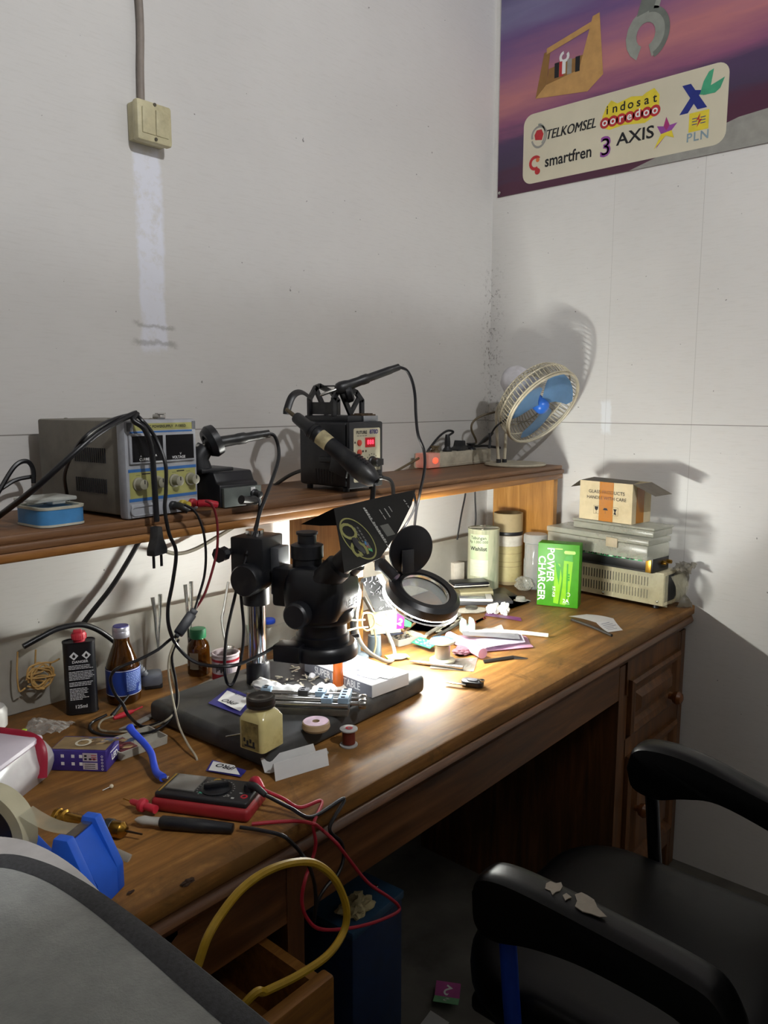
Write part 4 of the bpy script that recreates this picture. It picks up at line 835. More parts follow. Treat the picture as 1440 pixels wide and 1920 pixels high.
# ================================================================ back left of the desk
q = P(157, 1337, z=DZ)
p0, rz0, w0 = frame2((124, 1344), (185, 1336), DZ)
lf = thing('fluid_can', 'flat black lighter fluid can with a red cap at the left by the wall', 'can', p0, rz0); w, d, h = w0, .030, .130
m = M(); pr = rrect(0, 0, w, d, .0135, 6)
m.rings([[V((x_, y_, z_)) for x_, y_ in pr] for z_ in (.001, h)]); 
for z_ in (.0015, h): m.rings([[V(((x_-w/2)*s_+w/2, (y_-d/2)*s_+d/2, z_+dz)) for x_, y_ in pr] for s_, dz in ((1, -.0015), (1.025, -.001), (1.025, .0015), (.97, .0015), (.97, .0))], cap=False)
X = Fr((0, -.0004, 0), (1, 0, 0), (0, 0, 1)); T_ = lambda x_, z_: X @ Matrix.Translation((x_, z_, .0002))
for x_ in (.34, .72):
    cx, cz = w*x_, h*.83; m.poly(X, [(cx, cz-.0075), (cx+.0075, cz), (cx, cz+.0075), (cx-.0075, cz)], 1, z=.0003); m.poly(X, [(cx-.002, cz-.003), (cx+.002, cz-.003), (cx+.0026, cz), (cx, cz+.004), (cx-.0026, cz)], 0, z=.0006)
m.text('DANGER', .0065, T_(w*.52, h*.745), 1, bold=.02)
r_ = random.Random(3)
for i in range(23):
    z_ = h*.690-i*.0028
    if i in (3, 10, 14): continue
    l = (.62+.16*r_.random())*w if i < 14 else (.35+.3*r_.random())*w
    x_ = w*.16
    while x_ < w*.16+l:
        e_ = min(w*.16+l, x_+.002+.005*r_.random()); m.rect(X, x_, z_, e_, z_+.0012, 1, z=.0004); x_ = e_+.0008
m.text('125ml', .0085, T_(w*.48, h*.115), 1, bold=.02)
m.build('can_body', [mk('can_black', '15161a', .3, var=.15), k('wtxt')], lf)
m = M(); m.lathe([(.010, 0), (.010, .004), (.0125, .005), (.0125, .013), (.011, .015), (.011, .017)], (w*.52, d/2, h), n=24)
for i in range(20): a = 2*math.pi*i/20; m.box((w*.52+.0125*math.cos(a), d/2+.0125*math.sin(a), h+.009), (.001, .001, .008), rz=a)
m.box((w*.52-.002, d/2-.004, h+.019), (.014, .010, .007), bev=.002); m.build('cap', mk('cap_red', 'c23340', .4), lf)
# brown bottle with blue label
AM = mk('amber_glass', '6a3d0c', .06, var=.05, trans=.75, spec=.6)
q = P(233, 1322, z=DZ); bt = thing('glass_bottle', 'brown glass bottle with a blue label and silver cap beside the black can', 'bottle', (q.x+.012, q.y+.02, DZ))
m = M(); m.lathe([(.026, 0), (.0295, .003), (.0305, .01), (.0305, .062), (.029, .072), (.022, .092), (.0150, .110), (.0135, .122), (.0135, .127)], n=36); m.build('bottle_glass', AM, bt)
m = M(); m.lathe([(.027, .004), (.0285, .01), (.0285, .060), (.026, .072), (.0245, .074)], n=32); m.build('dark_liquid', mk('dark_drink', '160c06', .2, var=.05), bt)
m = M(); m.lathe([(.0150, .122), (.0155, .124), (.0155, .133), (.0148, .134), (.0155, .1345), (.0155, .140), (.0140, .142)], n=30); m.lathe([(.0141, .1419), (.0135, .1432), (.0001, .1434)], n=30, m=1); m.build('bottle_cap', [mk('cap_silver', 'b5b4bc', .35, .6), mk('cap_violet', '3d3a8c', .4)], bt)
m = M(); BLn = mk('label_navy', '1c3a8c', .4, var=.1)
m.lathe([(.0308, .018), (.0309, .0185), (.0309, .066), (.0308, .0665)], n=48, cap=False)
for z_ in (.0185, .0645): m.lathe([(.0310, z_), (.0310, z_+.001)], n=48, cap=False, m=1)
r_ = random.Random(5)
def onl(a, z_, dz, da, mi, rr=.03105): m.face([V((rr*math.cos(a_), rr*math.sin(a_), zz)) for a_, zz in ((a, z_), (a+da, z_), (a+da, z_+dz), (a, z_+dz))], mi)
a0 = math.radians(-112)
for i in range(12):
    z_ = .060-.0030*i; a = a0+.05
    while a < a0+(1.25 if i < 8 else .6):
        da = .04+.09*r_.random(); onl(a, z_, .0013, da, 2); a += da+.03
for i in range(5): onl(a0+.85+.09*i, .022, .008+.004*(i % 3), .05, 2)
m.build('label', [BLn, k('wtxt'), mk('label_pale', '9fb6e2', .5)], bt)
# amber bottle with green cap
q = P(375, 1270, z=DZ); ab = thing('reagent_bottle', 'small amber glass bottle with a green cap standing by the wall', 'bottle', (q.x+.011, q.y+.018, DZ))
m = M(); m.lathe([(.020, 0), (.0225, .003), (.0225, .056), (.020, .066), (.013, .074), (.0125, .08)], n=32); m.build('bottle_glass', AM, ab)
m = M(); m.lathe([(.020, .004), (.0205, .006), (.0205, .020), (.019, .021)], n=28); m.build('liquid', mk('dark_drink', '160c06', .2), ab)
m = M(); m.lathe([(.0155, .076), (.0165, .078), (.0165, .092), (.0155, .095), (.014, .0955), (.0001, .0955)], n=28); m.build('cap', mk('cap_green', '2f7d52', .5), ab)
m = M(); ag = [math.radians(-175+i*6) for i in range(9)]; m.sheet(lambda s, t: V((.0228*math.cos(ag[int(s*8)]), .0228*math.sin(ag[int(s*8)]), .016+.034*t)), 8, 1); m.build('paper_label', mk('label_greyish', 'a09a86', .7), ab)
# red and white tin with a brush in it
q = P(427, 1282, z=DZ); tn = thing('solder_paste_tin', 'open red and white tin standing by the wall behind the base plate', 'tin', (q.x+.013, q.y+.022, DZ))
m = M(); m.lathe([(.0265, .0), (.028, .001), (.028, .003), (.027, .004), (.027, .052), (.028, .053), (.0285, .055), (.0265, .057), (.0235, .056), (.0235, .045), (.0001, .044)], n=40)
m.lathe([(.0272, .004), (.0272, .018)], n=40, cap=False, m=1); m.lathe([(.0272, .042), (.0272, .047)], n=40, cap=False, m=1)
for i in range(7):
    a = math.radians(-130+i*4); 
    for j in range(8): onl(a, .022+.0024*j, .0012, .06, 3, .0274) if i % 2 == 0 else None
for i in range(5): onl(math.radians(-170+i*7), .022+.003*(i % 3), .012, .09, 2, .0274)
m.build('tin_can', [mk('tin_white', 'c9bcc0', .35, dirt=('8d8078', .4)), mk('tin_red', 'a31f30', .4), k('ink'), mk('tin_violet', '7d78a8', .5)], tn)
br = thing('flux_brush', 'flat metal handled brush standing in the red and white tin', 'brush', (q.x+.013, q.y+.024, DZ+.0465)); o = br.location
b0, b1, b2, b3 = V((.004, .0, .02)), P(416, 1165, y=q.y+.05)-o, P(420, 1140, y=q.y+.06)-o, P(428, 1092, y=q.y+.075)-o
m = M(); m.tube([b0, b1, b2, b3], .0055, 8, flat=.5); m.build('handle', k('steel'), br)
m = M(); m.box((.006, .0, .011), (.022, .008, .024), rz=.2, bev=.001, mat=Matrix.Rotation(.3, 4, 'Y')); m.build('ferrule', k('steel'), br)
# tweezers standing against the back board
def tweez(label, lx, rx, top, bot, y, seed):
    a, b = P(lx, top, y=y), P(rx, top-6, y=y); c_ = P((lx+rx)/2+4, bot, y=y-.02); c_.z = max(c_.z, DZ+.003)
    t = thing('tweezers', label, 'tweezers', c_)
    for p_ in (a, b):
        m = M(); dr = (c_-p_); X = dr.normalized()
        m.tube([p_-c_, p_+dr*.3+V((0, -.002, 0))-c_, p_+dr*.62-c_, (c_-c_)+X*-.004], lambda t_: .0058*(1-.72*t_), 8, flat=.7); m.build('arm', k('steel'), t)
tweez('left pair of steel tweezers leaning on the white back board', 286, 300, 1120, 1225, 1.300, 1)
tweez('right pair of steel tweezers leaning behind the inline meter', 347, 358, 1096, 1250, 1.300, 2)
# knot of string hung on the back board
m = M(); c_ = P(72, 1262, y=1.315); r_ = random.Random(11)
pts = [P(95, 1242, y=1.31)]
for i in range(7):
    rx, rz_, ph = .012+.012*r_.random(), .010+.012*r_.random(), r_.random()*6
    for j in range(7): a_ = ph+j*.95; pts.append(c_+V((.008*(r_.random()-.5)+rx*math.cos(a_), -.006-.010*r_.random(), -.004+rz_*math.sin(a_)+.006*math.cos(2*a_+i))))
m.tube(pts, .0016, 6, k=6); m.tube([P(112, 1235, y=1.30), P(98, 1242, y=1.305), P(80, 1243, y=1.305), P(55, 1252, y=1.305), P(50, 1275, y=1.305)], .0018, 6); m.tube([P(33, 1222, y=1.312), P(32, 1260, y=1.312), P(36, 1295, y=1.312), P(48, 1290, y=1.31)], .0015, 6); m.tube([P(67, 1218, y=1.312), P(66, 1245, y=1.312)], .0015, 6)
m.build('x', mk('string_yellow', 'b08a4e', .7, var=.2)); so = bpy.data.objects['x']; so.name = 'rubber_band_knot'; so.data.name = 'rubber_band_knot'; tag(so, 'tangled knot of yellow brown rubber bands hung at the far left of the back board', 'rubber bands', kind='stuff')
# grey three pin plug with thick cord
q = P(288, 1292, z=DZ); gp = thing('three_pin_plug', 'grey three pin plug lying by the wall with its thick black cord arching left', 'plug', q); o = gp.location
GY = mk('plug_grey', '5f636a', .5)
m = M(); m.box((.004, .012, .018), (.040, .036, .026), rz=-.5, bev=.007); m.box((.006, .010, .006), (.034, .030, .012), rz=-.5, bev=.003, m=1)
m.build('plug_body', [GY, k('black')], gp)
m = M(); s0, s1 = P(268, 1262, y=q.y+.01)-o, P(252, 1244, y=q.y+.02)-o
m.tube([V((-.005, .016, .022)), s0, s1], .0075, 12)
for i in range(5): c_ = s0+(s1-s0)*(i/4); m.lathe([(.0078, -.0014), (.0092, -.001), (.0092, .001), (.0078, .0014)], c_, s1-s0, 14, cap=False)
m.build('strain_relief', GY, gp)
m = M(); m.tube([s1, P(240, 1230, y=1.312)-o, P(222, 1210, y=1.314)-o, P(205, 1196, y=1.315)-o, P(180, 1180, y=1.316)-o, P(150, 1172, y=1.316)-o, P(110, 1179, y=1.316)-o, P(75, 1196, y=1.316)-o, P(44, 1213, y=1.316)-o], .0052, 10); m.build('cord', k('cord'), gp)
# inline power meter and its leads
bm = thing('inline_meter', 'black inline meter box hanging from red and black leads in front of the wall', 'meter', P(347, 1170, y=1.06)); o = bm.location
ax = (P(362, 1148, y=1.06)-P(331, 1193, y=1.06)).normalized(); X = Fr((0, 0, 0), ax, (.5, -.3, .8))
m = M(); m.box((0, 0, 0), (.040, .021, .017), bev=.003, mat=X); m.box((.023, 0, 0), (.010, .015, .012), bev=.001, mat=X); m.box((-.022, 0, 0), (.006, .010, .008), bev=.001, mat=X); m.build('meter_case', mk('meter_black', '1d2027', .45), bm)
e1, e2 = X @ V((.027, .004, 0)), X @ V((.027, -.004, 0)); s0 = X @ V((-.024, 0, 0))
def lead(name, pts, r, mat): m = M(); m.tube([p_-o if not isinstance(p_, tuple) else V(p_) for p_ in pts], r, 8, k=8); return m.build(name, mat, bm)
lead('black_lead', [tuple(e1)]+PP(1.058, (372, 1120), (383, 1080), (386, 1040), (382, 1000), (372, 970), (360, 954))+PP(1.062, (345, 946)), .0022, k('cord'))
lead('red_lead', [tuple(e2)]+PP(1.056, (383, 1115), (398, 1070), (407, 1030), (408, 990), (404, 962), (396, 945))+PP(1.060, (385, 939)), .0022, mk('dark_red_cord', '6e1a22', .4))
lead('output_cord', [tuple(s0)]+PP(1.075, (318, 1200), (296, 1218), (262, 1236), (232, 1248), (214, 1258))+PP(1.09, (207, 1275), (215, 1300), (230, 1320), (240, 1340))+[P(258, 1358, z=DZ+.008), P(275, 1362, z=DZ+.006), P(300, 1354, z=DZ+.02)], .0026, k('cord'))
WC = mk('pale_wire', 'a79f8a', .4)
lead('grabber_wire', [tuple(s0+V((.003, 0, -.006)))]+PP(1.07, (322, 1230), (330, 1280), (331, 1320), (318, 1350), (290, 1370))+[P(250, 1378, z=DZ+.005), P(205, 1380, z=DZ+.003), P(172, 1370, z=DZ+.003), P(172, 1355, z=DZ+.003), P(200, 1340, z=DZ+.008)], .0024, k('cord'))
lead('second_grabber_wire', [tuple(s0+V((-.003, 0, -.006)))]+PP(1.072, (320, 1235), (326, 1275), (334, 1300), (330, 1330), (310, 1352))+[P(270, 1367, z=DZ+.006), P(225, 1372, z=DZ+.004), P(188, 1368, z=DZ+.004), P(190, 1352, z=DZ+.005), P(212, 1343, z=DZ+.012)], .0018, WC)
lead('loose_wire', [tuple(s0+V((0, 0, -.003)))]+PP(1.065, (318, 1230), (316, 1262), (322, 1300))+PP(1.03, (328, 1330), (336, 1362))+PP(.99, (352, 1395))+PP(.96, (368, 1420), (369, 1438), (356, 1452)), .0018, WC)
rg = P(232, 1340, z=DZ+.012)-o; r2 = P(213, 1347, z=DZ+.012)-o; r3 = P(250, 1333, z=DZ+.014)-o; r4 = P(267, 1325, z=DZ+.016)-o
m = M(); m.tube([r2, rg, r3], lambda t_: .003+.0022*math.sin(t_*3.14), 10, k=5); m.tube([r3, r4], .0016, 8); m.build('red_grabber', k('red'), bm)
g1, g2 = P(242, 1303, z=DZ+.03)-o, P(210, 1342, z=DZ+.008)-o
m = M(); m.tube([g1, (g1+g2)/2, g2], lambda t_: .0018+.002*t_, 10, k=5); m.build('black_grabber', k('black'), bm)
# looped lead of the small soldering station resting by the tin
cable('black cable loop hanging from the shelf down to the base plate by the pole', PP(1.085, (482, 930))+PP(1.075, (487, 950), (480, 985))+PP(1.06, (466, 1030), (450, 1080))+PP(1.07, (440, 1120), (425, 1190), (421, 1250))+PP(1.09, (424, 1275), (431, 1285), (440, 1275))+PP(1.07, (452, 1235), (457, 1180), (452, 1120), (449, 1080)), .0028)
# clear tray with blue lid behind the pole
q = P(520, 1225, z=DZ); tb = thing('parts_box', 'clear plastic parts box with a blue lid tab behind the chrome pole', 'box', (q.x+.0, q.y+.03, DZ), .2)
m = M(); m.rings([[V((x_, y_, z_)) for x_, y_ in rrect(-i_, -i_*.6, .13+i_, .06+i_*.6, .006)] for z_, i_ in ((0, 0), (.05, .003), (.05, .0015), (.002, -.0015))], cap=True); m.build('tray', clear('milky_box', 'd8dad4', .35, .2, .4), tb)
m = M(); m.lathe([(.014, .05), (.015, .052), (.015, .058), (.013, .060), (.0001, .060)], (.035, .025, 0), n=24); m.build('blue_lid', mk('lid_blue', '2450d0', .4), tb)
q = P(531, 1237, z=DZ); tag(M().lathe([(.012, 0), (.012, .008), (.007, .010), (.006, .04), (.008, .041), (.008, .044)], (q.x, q.y, DZ), n=20).build('metal_stud', k('steel')), 'small steel stud standing behind the pole left of the white box', 'stud')
# scattered bits by the wall
for i, (lab, px, dm, c_, rz_, nm, ct) in enumerate((
 ('grey steel ruler strip lying by the wall under the green capped bottle', (378, 1288), (.070, .012, .004), 'a39e90', .25, 'metal_strip', 'strip'),
 ('small white paper scrap left of the base plate near the wall', (343, 1300), (.018, .012, .001), 'd8d2bc', .6, 'paper_scrap', 'paper'),
 ('narrow brown label strip lying beyond the white scrap', (353, 1302), (.006, .030, .001), '8a7a66', .2, 'label_strip', 'strip'),
 ('small dark dented plate lying behind the violet bag', (400, 1290), (.052, .028, .005), '4b4840', .35, 'metal_plate', 'plate'),
 ('tiny yellow cap beside the dark dented plate', (422, 1288), (.009, .006, .008), 'c9b840', .3, 'yellow_cap', 'cap'),
 ('steel file lying beside the left edge of the base plate', (270, 1352), (.060, .012, .004), '8f8d88', .25, 'flat_file', 'file'))):
    q = P(*px, z=DZ); m = M(); m.box((q.x, q.y, DZ+dm[2]/2), dm, rz=rz_, bev=dm[2]*.2)
    if i == 5: m.box((q.x-.04, q.y-.01, DZ+.003), (.025, .009, .006), rz=rz_, bev=.001)
    tag(m.build(nm, mk('bit_'+nm, c_, .55, var=.25, scale=60)), lab, ct)
# ================================================================ right end of the desk: the stack
VB = mk('vent_beige', 'bdb496', .45, dirt=('7f7658', .45))
vs_ = thing('metal_enclosure', 'beige metal enclosure with two rows of vent slots at the bottom of the stack', 'electronics box', (2.000, 1.035, DZ), math.radians(-94))
w, d, h = .285, .082, .090
m = M(); m.box((w/2, d/2, h/2+.009), (w, d, h), bev=.002)
for r_ in (0, 1):
    for i in range(26): m.box((.030+i*.0084, -.0002, .036+r_*.034), (.0022, .0012, .024), m=1)
m.box((w+.0005, d*.5, h/2+.01), (.001, d*.8, h*.8), m=2)
m.build('case', [VB, k('ink'), k('black')], vs_)
for x_, z_ in ((.110, .017), (w-.016, .020)): m = M(); m.ball((x_, -.001, z_), .0042, sc=(1, .5, 1), sub=2); m.build('screw', k('steel'), vs_)
for x_, y_ in ((.02, .02), (w-.025, .012), (.02, d-.02), (w-.025, d-.02)): m = M(); m.lathe([(.008, 0), (.007, .009)], (x_, y_, 0), n=16); m.build('foot', k('black'), vs_)
q = P(1090, 1033, x=1.975)
dv = thing('black_receiver', 'slim black device with a green and white sticker strip, second in the stack', 'electronics box', (1.975, 1.035, DZ+.0995), math.radians(-95)); w2 = .265
m = M(); m.box((w2/2, .045, .024), (w2, .09, .046), bev=.003); m.box((w2/2, -.0005, .005), (w2-.01, .002, .004), m=0); m.box((w2-.012, -.001, .020), (.016, .003, .034), m=1, bev=.001)
m.build('case', [k('blk2'), mk('gold_corner', 'c79b3c', .3, .7)], dv)
X = Fr((0, -.0006, 0), (1, 0, 0), (0, 0, 1)); m = M(); SG, SWh = mk('sticker_green', '3fae6a', .4), mk('sticker_white', 'd9ddd6', .4)
m.rect(X, .02, .030, w2-.03, .043, 0); r_ = random.Random(2)
for i in range(16):
    x_ = .025+i*.0125; m.poly(X, [(x_, .031), (x_+.009, .031), (x_+.012, .036), (x_+.006, .042), (x_+.002, .038)], 2 if i % 3 else 1, z=.0004); m.disc(X, (x_+.005, .036), .0022, 1 if i % 3 else 0, z=.0006, n=10)
m.text('SS', .010, X @ Matrix.Translation((w2-.045, .037, .0005)), 1, bold=.02)
m.build('sticker', [SG, SWh, k('ink')], dv)
for x_ in (.02, .05): m = M(); m.lathe([(.006, 0), (.005, .012)], (w2, .03+x_, .024), (1, 0, 0), 14); m.build('jack', k('brass'), dv)
CB1 = clear('organizer_clear', 'c6c6b6', .36, .25, .35)
def organizer(name, label, loc, rz, w, d, h, ribs, latch):
    t = thing(name, label, 'organizer', loc, rz); m = M(); e = .002
    m.box((w/2, d/2, h*.36), (w, d, h*.70), bev=.003); m.build('tray', CB1, t)
    m = M(); m.box((w/2, d/2, h*.86), (w+.006, d+.004, h*.27), bev=.003); m.build('lid', CB1, t)
    for i in range(ribs):
        m = M(); m.box((w*(i+1)/(ribs+1), d/2, h*.36), (.0016, d-.004, h*.62)); m.build('divider', CB1, t)
    if latch: m = M(); m.box((latch, -.003, h*.66), (.034, .005, h*.45), bev=.001); m.build('latch', mk('tape_tan2', '9d9178', .6), t)
    return t
organizer('parts_organizer', 'large cloudy clear organizer box with a tan latch, third in the stack', (1.925, 1.068, DZ+.1465), math.radians(-98), .312, .108, .055, 5, .21)
organizer('parts_organizer', 'smaller clear organizer lying directly under the cardboard box', (1.945, 1.000, DZ+.2025), math.radians(-98), .245, .095, .026, 4, 0)
KB = mk('cardboard_white', 'c8b996', .75, var=.07, dirt=('a08a5e', .3)); KB2 = mk('cardboard_brown', '8c8478', .8)
gb_ = thing('cardboard_box', 'small open cardboard box reading GLASS PRODUCTS on top of the stack', 'box', (1.945, .983, DZ+.2295), math.radians(-98)); w, d, h = .162, .092, .106
m = M(); t_ = .003
m.box((w/2, t_/2, h/2), (w, t_, h)); m.box((w/2, d-t_/2, h/2), (w, t_, h)); m.box((t_/2, d/2, h/2), (t_, d-2*t_-.0002, h)); m.box((w-t_/2, d/2, h/2), (t_, d-2*t_-.0002, h)); m.box((w/2, d/2, t_/2), (w-2*t_-.0002, d-2*t_-.0002, t_))
X = Fr((0, -.0002, 0), (1, 0, 0), (0, 0, 1)); T_ = lambda x_, z_: X @ Matrix.Translation((x_, z_, .0003))
m.text('GLASS PRODUCTS', .0125, T_(.084, .078), 1, bold=.004, sx=1.08); m.text('HANDLE WITH CARE', .0125, T_(.084, .062), 1, bold=.004, sx=1.02)
for i, x_ in enumerate((.055, .083, .112)):
    m.rect(X, x_-.0095, .018, x_+.0095, .040, 1, z=.0003); m.rect(X, x_-.0088, .0187, x_+.0088, .0393, 0, z=.0005)
m.poly(X, [(.049, .038), (.061, .038), (.0595, .030), (.0555, .027), (.0555, .021), (.059, .020), (.051, .020), (.0545, .021), (.0545, .027), (.0505, .030)], 1, z=.0008)
m.poly(X, [(.075, .030), (.091, .030), (.087, .036), (.079, .036)], 1, z=.0008); m.rect(X, .0825, .021, .0835, .030, 1, z=.0008)
m.poly(X, [(.107, .036), (.118, .036), (.114, .028), (.117, .020), (.108, .022), (.111, .028)], 1, z=.0008)
m.build('carton', [KB, k('ink')], gb_, ang=20)
m = M(); X = Fr((0, -.0007, 0), (1, 0, 0), (0, 0, 1)); m.box((.084, -.0005, h/2), (.043, .0006, h))
m.build('packing_tape', clear('amber_tape', 'b5731c', .82, .2, .1), gb_); m = M(); m.box((w+.0005, d*.42, h*.46), (.0006, .036, h*.9)); m.build('packing_tape', clear('amber_tape', 'b5731c', .82, .2, .1), gb_)
for (a, b, dx, dz, nm) in (((0, 0, h), (0, d, h), -.034, -.022, 'f'), ((w, 0, h), (w, d, h), .062, -.026, 'f')):
    a, b = V(a), V(b); m = M(); f = m.face([a, b, b+V((dx, -.004, dz)), a+V((dx, .004, dz))]); bmesh.ops.solidify(m.b, geom=[f], thickness=.0025); m.build('flap', KB2, gb_)
m = M(); f = m.face([V((0, 0, h)), V((w, 0, h)), V((w-.01, d*.55, h+.004)), V((.01, d*.55, h+.006))]); bmesh.ops.solidify(m.b, geom=[f], thickness=.0025); m.build('flap', KB2, gb_)
# crumpled grey plastic stuffed behind the enclosure
gp_ = M(); gp_.ball((0, 0, 0), .030, sc=(.7, .9, 1.0), lump=.35, seed=3)
m = M(); m.sheet(lambda s, t: V((2.03+.055*s, .735-.018*math.sin(s*3)+.03*(t-.5)*s, DZ+.004+.10*t+.016*noise.noise(V((s*5, t*5, 2))))) + V((0, -.01*math.sin(t*6+s*4), 0)), 16, 16, th=.001)
m.sheet(lambda s, t: V((2.02+.06*s, .70+.05*t+.01*noise.noise(V((s*5, t*5, 7))), DZ+.105+.012*noise.noise(V((s*4, t*6, 9)))+.012*s)), 10, 10, th=.001); gp_.b.free()
tag(m.build('plastic_wrap', clear('grey_film', '8e8778', .62, .3, .3)), 'crumpled grey plastic sheet tucked behind the beige vented enclosure', 'plastic sheet')
m = M(); fr_ = Matrix.Translation((2.0, 1.035, DZ)) @ Matrix.Rotation(math.radians(-94), 4, 'Z')
m.sheet(lambda s, t: fr_ @ V((.14+.16*s, -.0035-.002*abs(noise.noise(V((s*9, t*7, 4))))-.010*max(0, s-.85)*6*.3, .012+.086*t)), 20, 12, th=.0006)
m.sheet(lambda s, t: fr_ @ V((.305+.016*math.sin(t*3.1)+.004*noise.noise(V((s*6, t*6, 1))), -.004+.075*s, .02+.075*t)), 12, 12, th=.0006)
tag(m.build('bubble_wrap', clear('crinkled_clear', 'e6dfbe', .16, .12, .35)), 'crinkled clear wrap round the right end of the vented enclosure', 'plastic wrap')
# green charger box
p, rz, w = frame2((1006, 1134), (1083, 1142), DZ); d, h = .048, .172
pw = thing('charger_box', 'bright green box reading POWER CHARGER standing before the stack', 'box', p, rz)
GN, GL, GD = mk('pack_green', '3c8a12', .5), mk('pack_lime', '79b814', .3, var=.1), mk('pack_dark', '2f8f1e', .3)
m = M(); m.box((w/2, d/2, h/2), (w, d, h), bev=.0012); X = Fr((0, -.0002, 0), (1, 0, 0), (0, 0, 1)); T_ = lambda x_, z_: X @ Matrix.Translation((x_, z_, .0004))
rv = Matrix.Rotation(-math.pi/2, 4, 'Z')
m.poly(X, [(.045, .010), (.058, .008), (.066, .080), (.060, .118), (.046, .120)], 1, z=.0003); m.poly(X, [(.062, .008), (.076, .006), (.086, .020), (.094, .126), (.070, .128), (.068, .06)], 1, z=.0003); m.poly(X, [(.070, .128), (.094, .126), (.092, .145), (.075, .140)], 2, z=.0003); m.rect(X, .078, .014, .082, .120, 2, z=.0005)
m.poly(X, [(.046, .130), (.062, .108), (.058, .060), (.050, .100)], 2, z=.0004)
m.text('POWER', .027, T_(.034, .161) @ rv, 3, bold=.02, al='LEFT', sx=1.0); m.text('CHARGER', .027, T_(.011, .137) @ rv, 3, bold=.02, al='LEFT', sx=1.0); m.text('RT-K8', .011, T_(.045, .056) @ rv, 3, al='LEFT', bold=.005)
m.text('2A', .014, T_(.078, .018), 3, bold=.02); m.rect(X, .069, .010, .088, .0108, 3, z=.0005); m.poly(X, rrect(.070, .146, .100, .155, .0045), 4, z=.0005); m.disc(X, (.084, .036), .0055, 3, r_in=.8, z=.0005); m.rect(X, .046, .157, .066, .160, 4, z=.0005)
[m.rect(X, .0785, .088-.007*i, .0865, .093-.007*i, 2, z=.0006) for i in range(3)]
m.rect(Matrix.Identity(4), .038, d/2-.006, .07, d/2+.006, 2, z=h+.0003)
m.build('carton', [GN, GL, GD, k('wtxt'), mk('pack_pale', '9fd65a', .4)], pw)
# savings tin, cardboard tube, clear jar
sv = thing('savings_tin', 'round money print tin with a Wishlist label beside the cardboard tube', 'tin', (1.868, 1.246, DZ)); h = .182
MM = NT('money_print'); cc = MM.ramp(MM.noise(MM.map(sc=(30, 30, 6)), 1.2, 5), [(.35, lin('8c957c')), (.5, lin('b4b498')), (.66, lin('a5ac90'))]); MM.set('Base Color', cc); MM.set('Roughness', .3)
m = M(); m.lathe([(.046, 0), (.047, .002), (.046, .004), (.046, h-.004), (.047, h-.002), (.0465, h), (.044, h+.0005), (.043, h-.002), (.0001, h-.002)], n=48)
m.build('tin_can', MM.m, sv)
va = math.atan2(-1.246, -1.868)
def cyt(m_, s_, size, z_, R, mi, a0=0, bold=0.0):
    t = M(); t.text(s_, size, Matrix.Identity(4), 0, bold=bold, res=2); bmesh.ops.triangulate(t.b, faces=t.b.faces)
    for f in t.b.faces:
        m_.face([V((R*math.cos(va+a0+v.co.x/R), R*math.sin(va+a0+v.co.x/R), z_+v.co.y)) for v in f.verts], mi)
    t.b.free()
m = M(); R = .0463; aa = [va-.95+1.25*i/16 for i in range(17)]
for z0_, z1_, mi in ((.095, .168, 0), (.045, .094, 1)):
    m.sheet(lambda s, t: V((R*math.cos(aa[int(s*16+.01)]), R*math.sin(aa[int(s*16+.01)]), z0_+(z1_-z0_)*t)), 16, 1, mi)
cyt(m, 'Tabungan', .0125, .158, R+.0004, 2, -.35, .01); cyt(m, 'Rp 1.000.000', .011, .146, R+.0004, 2, -.35); cyt(m, 'Wishlist', .016, .126, R+.0004, 2, -.35, .025)
for i in range(4): cyt(m, '.................', .007, .085-.009*i, R+.0004, 3, -.35)
m.build('label', [mk('label_green', 'b5c4a0', .4, var=.06), mk('label_pale2', 'c9cdb6', .4, var=.06), k('ink'), mk('label_faint', '8f9682', .5)], sv)
m = M(); m.box((0, 0, h+.001), (.084, .005, .003), rz=.5); m.box((0, 0, h+.001), (.084, .005, .003), rz=-.9); m.build('tie_string', mk('tie_white', 'b9b6a8', .6), sv)
ct_ = thing('cardboard_tube', 'tall brown cardboard tube with a black ring, in the corner under the shelf', 'tube', (1.985, 1.236, DZ)); TB = mk('tube_kraft', '9d8c68', .7, var=.08)
m = M(); m.lathe([(.044, .0), (.044, .215), (.042, .216), (.040, .214), (.040, .205), (.0001, .205)], n=44); m.build('tube_body', TB, ct_)
m = M(); m.lathe([(.0448, .150), (.0455, .151), (.0455, .160), (.0448, .161)], n=44, cap=False); m.build('black_ring', k('black'), ct_)
m = M(); m.lathe([(.0446, .118), (.0446, .149)], n=44, cap=False); m.lathe([(.0446, .01), (.0446, .117)], n=44, cap=False, m=1)
for z_ in (.07, .095, .055): m.lathe([(.0448, z_), (.0448, z_+.001)], n=44, cap=False, m=2)
m.build('label', [mk('label_white3', 'c9c4b8', .6, dirt=('8d7a5c', .4)), mk('label_yellow3', 'b5a878', .6, dirt=('8d7a4c', .5)), mk('label_line', '7d6c48', .6)], ct_)
cj = thing('clear_jar', 'clear plastic jar with a screw lid between cardboard tube and green box', 'jar', (1.975, 1.135, DZ)); CJ = clear('jar_clear', 'cfd4d4', .20, .08, .5)
m = M(); m.lathe([(.030, 0), (.033, .004), (.033, .085), (.031, .09), (.031, .14), (.0295, .14), (.0295, .004), (.0001, .003)], n=40, cap=False); m.build('jar_body', CJ, cj)
m = M(); m.lathe([(.033, .136), (.035, .138), (.035, .160), (.032, .163), (.0001, .164)], n=40, cap=False); m.build('screw_lid', clear('lid_clear', 'bfc2c0', .5, .15, .3), cj)
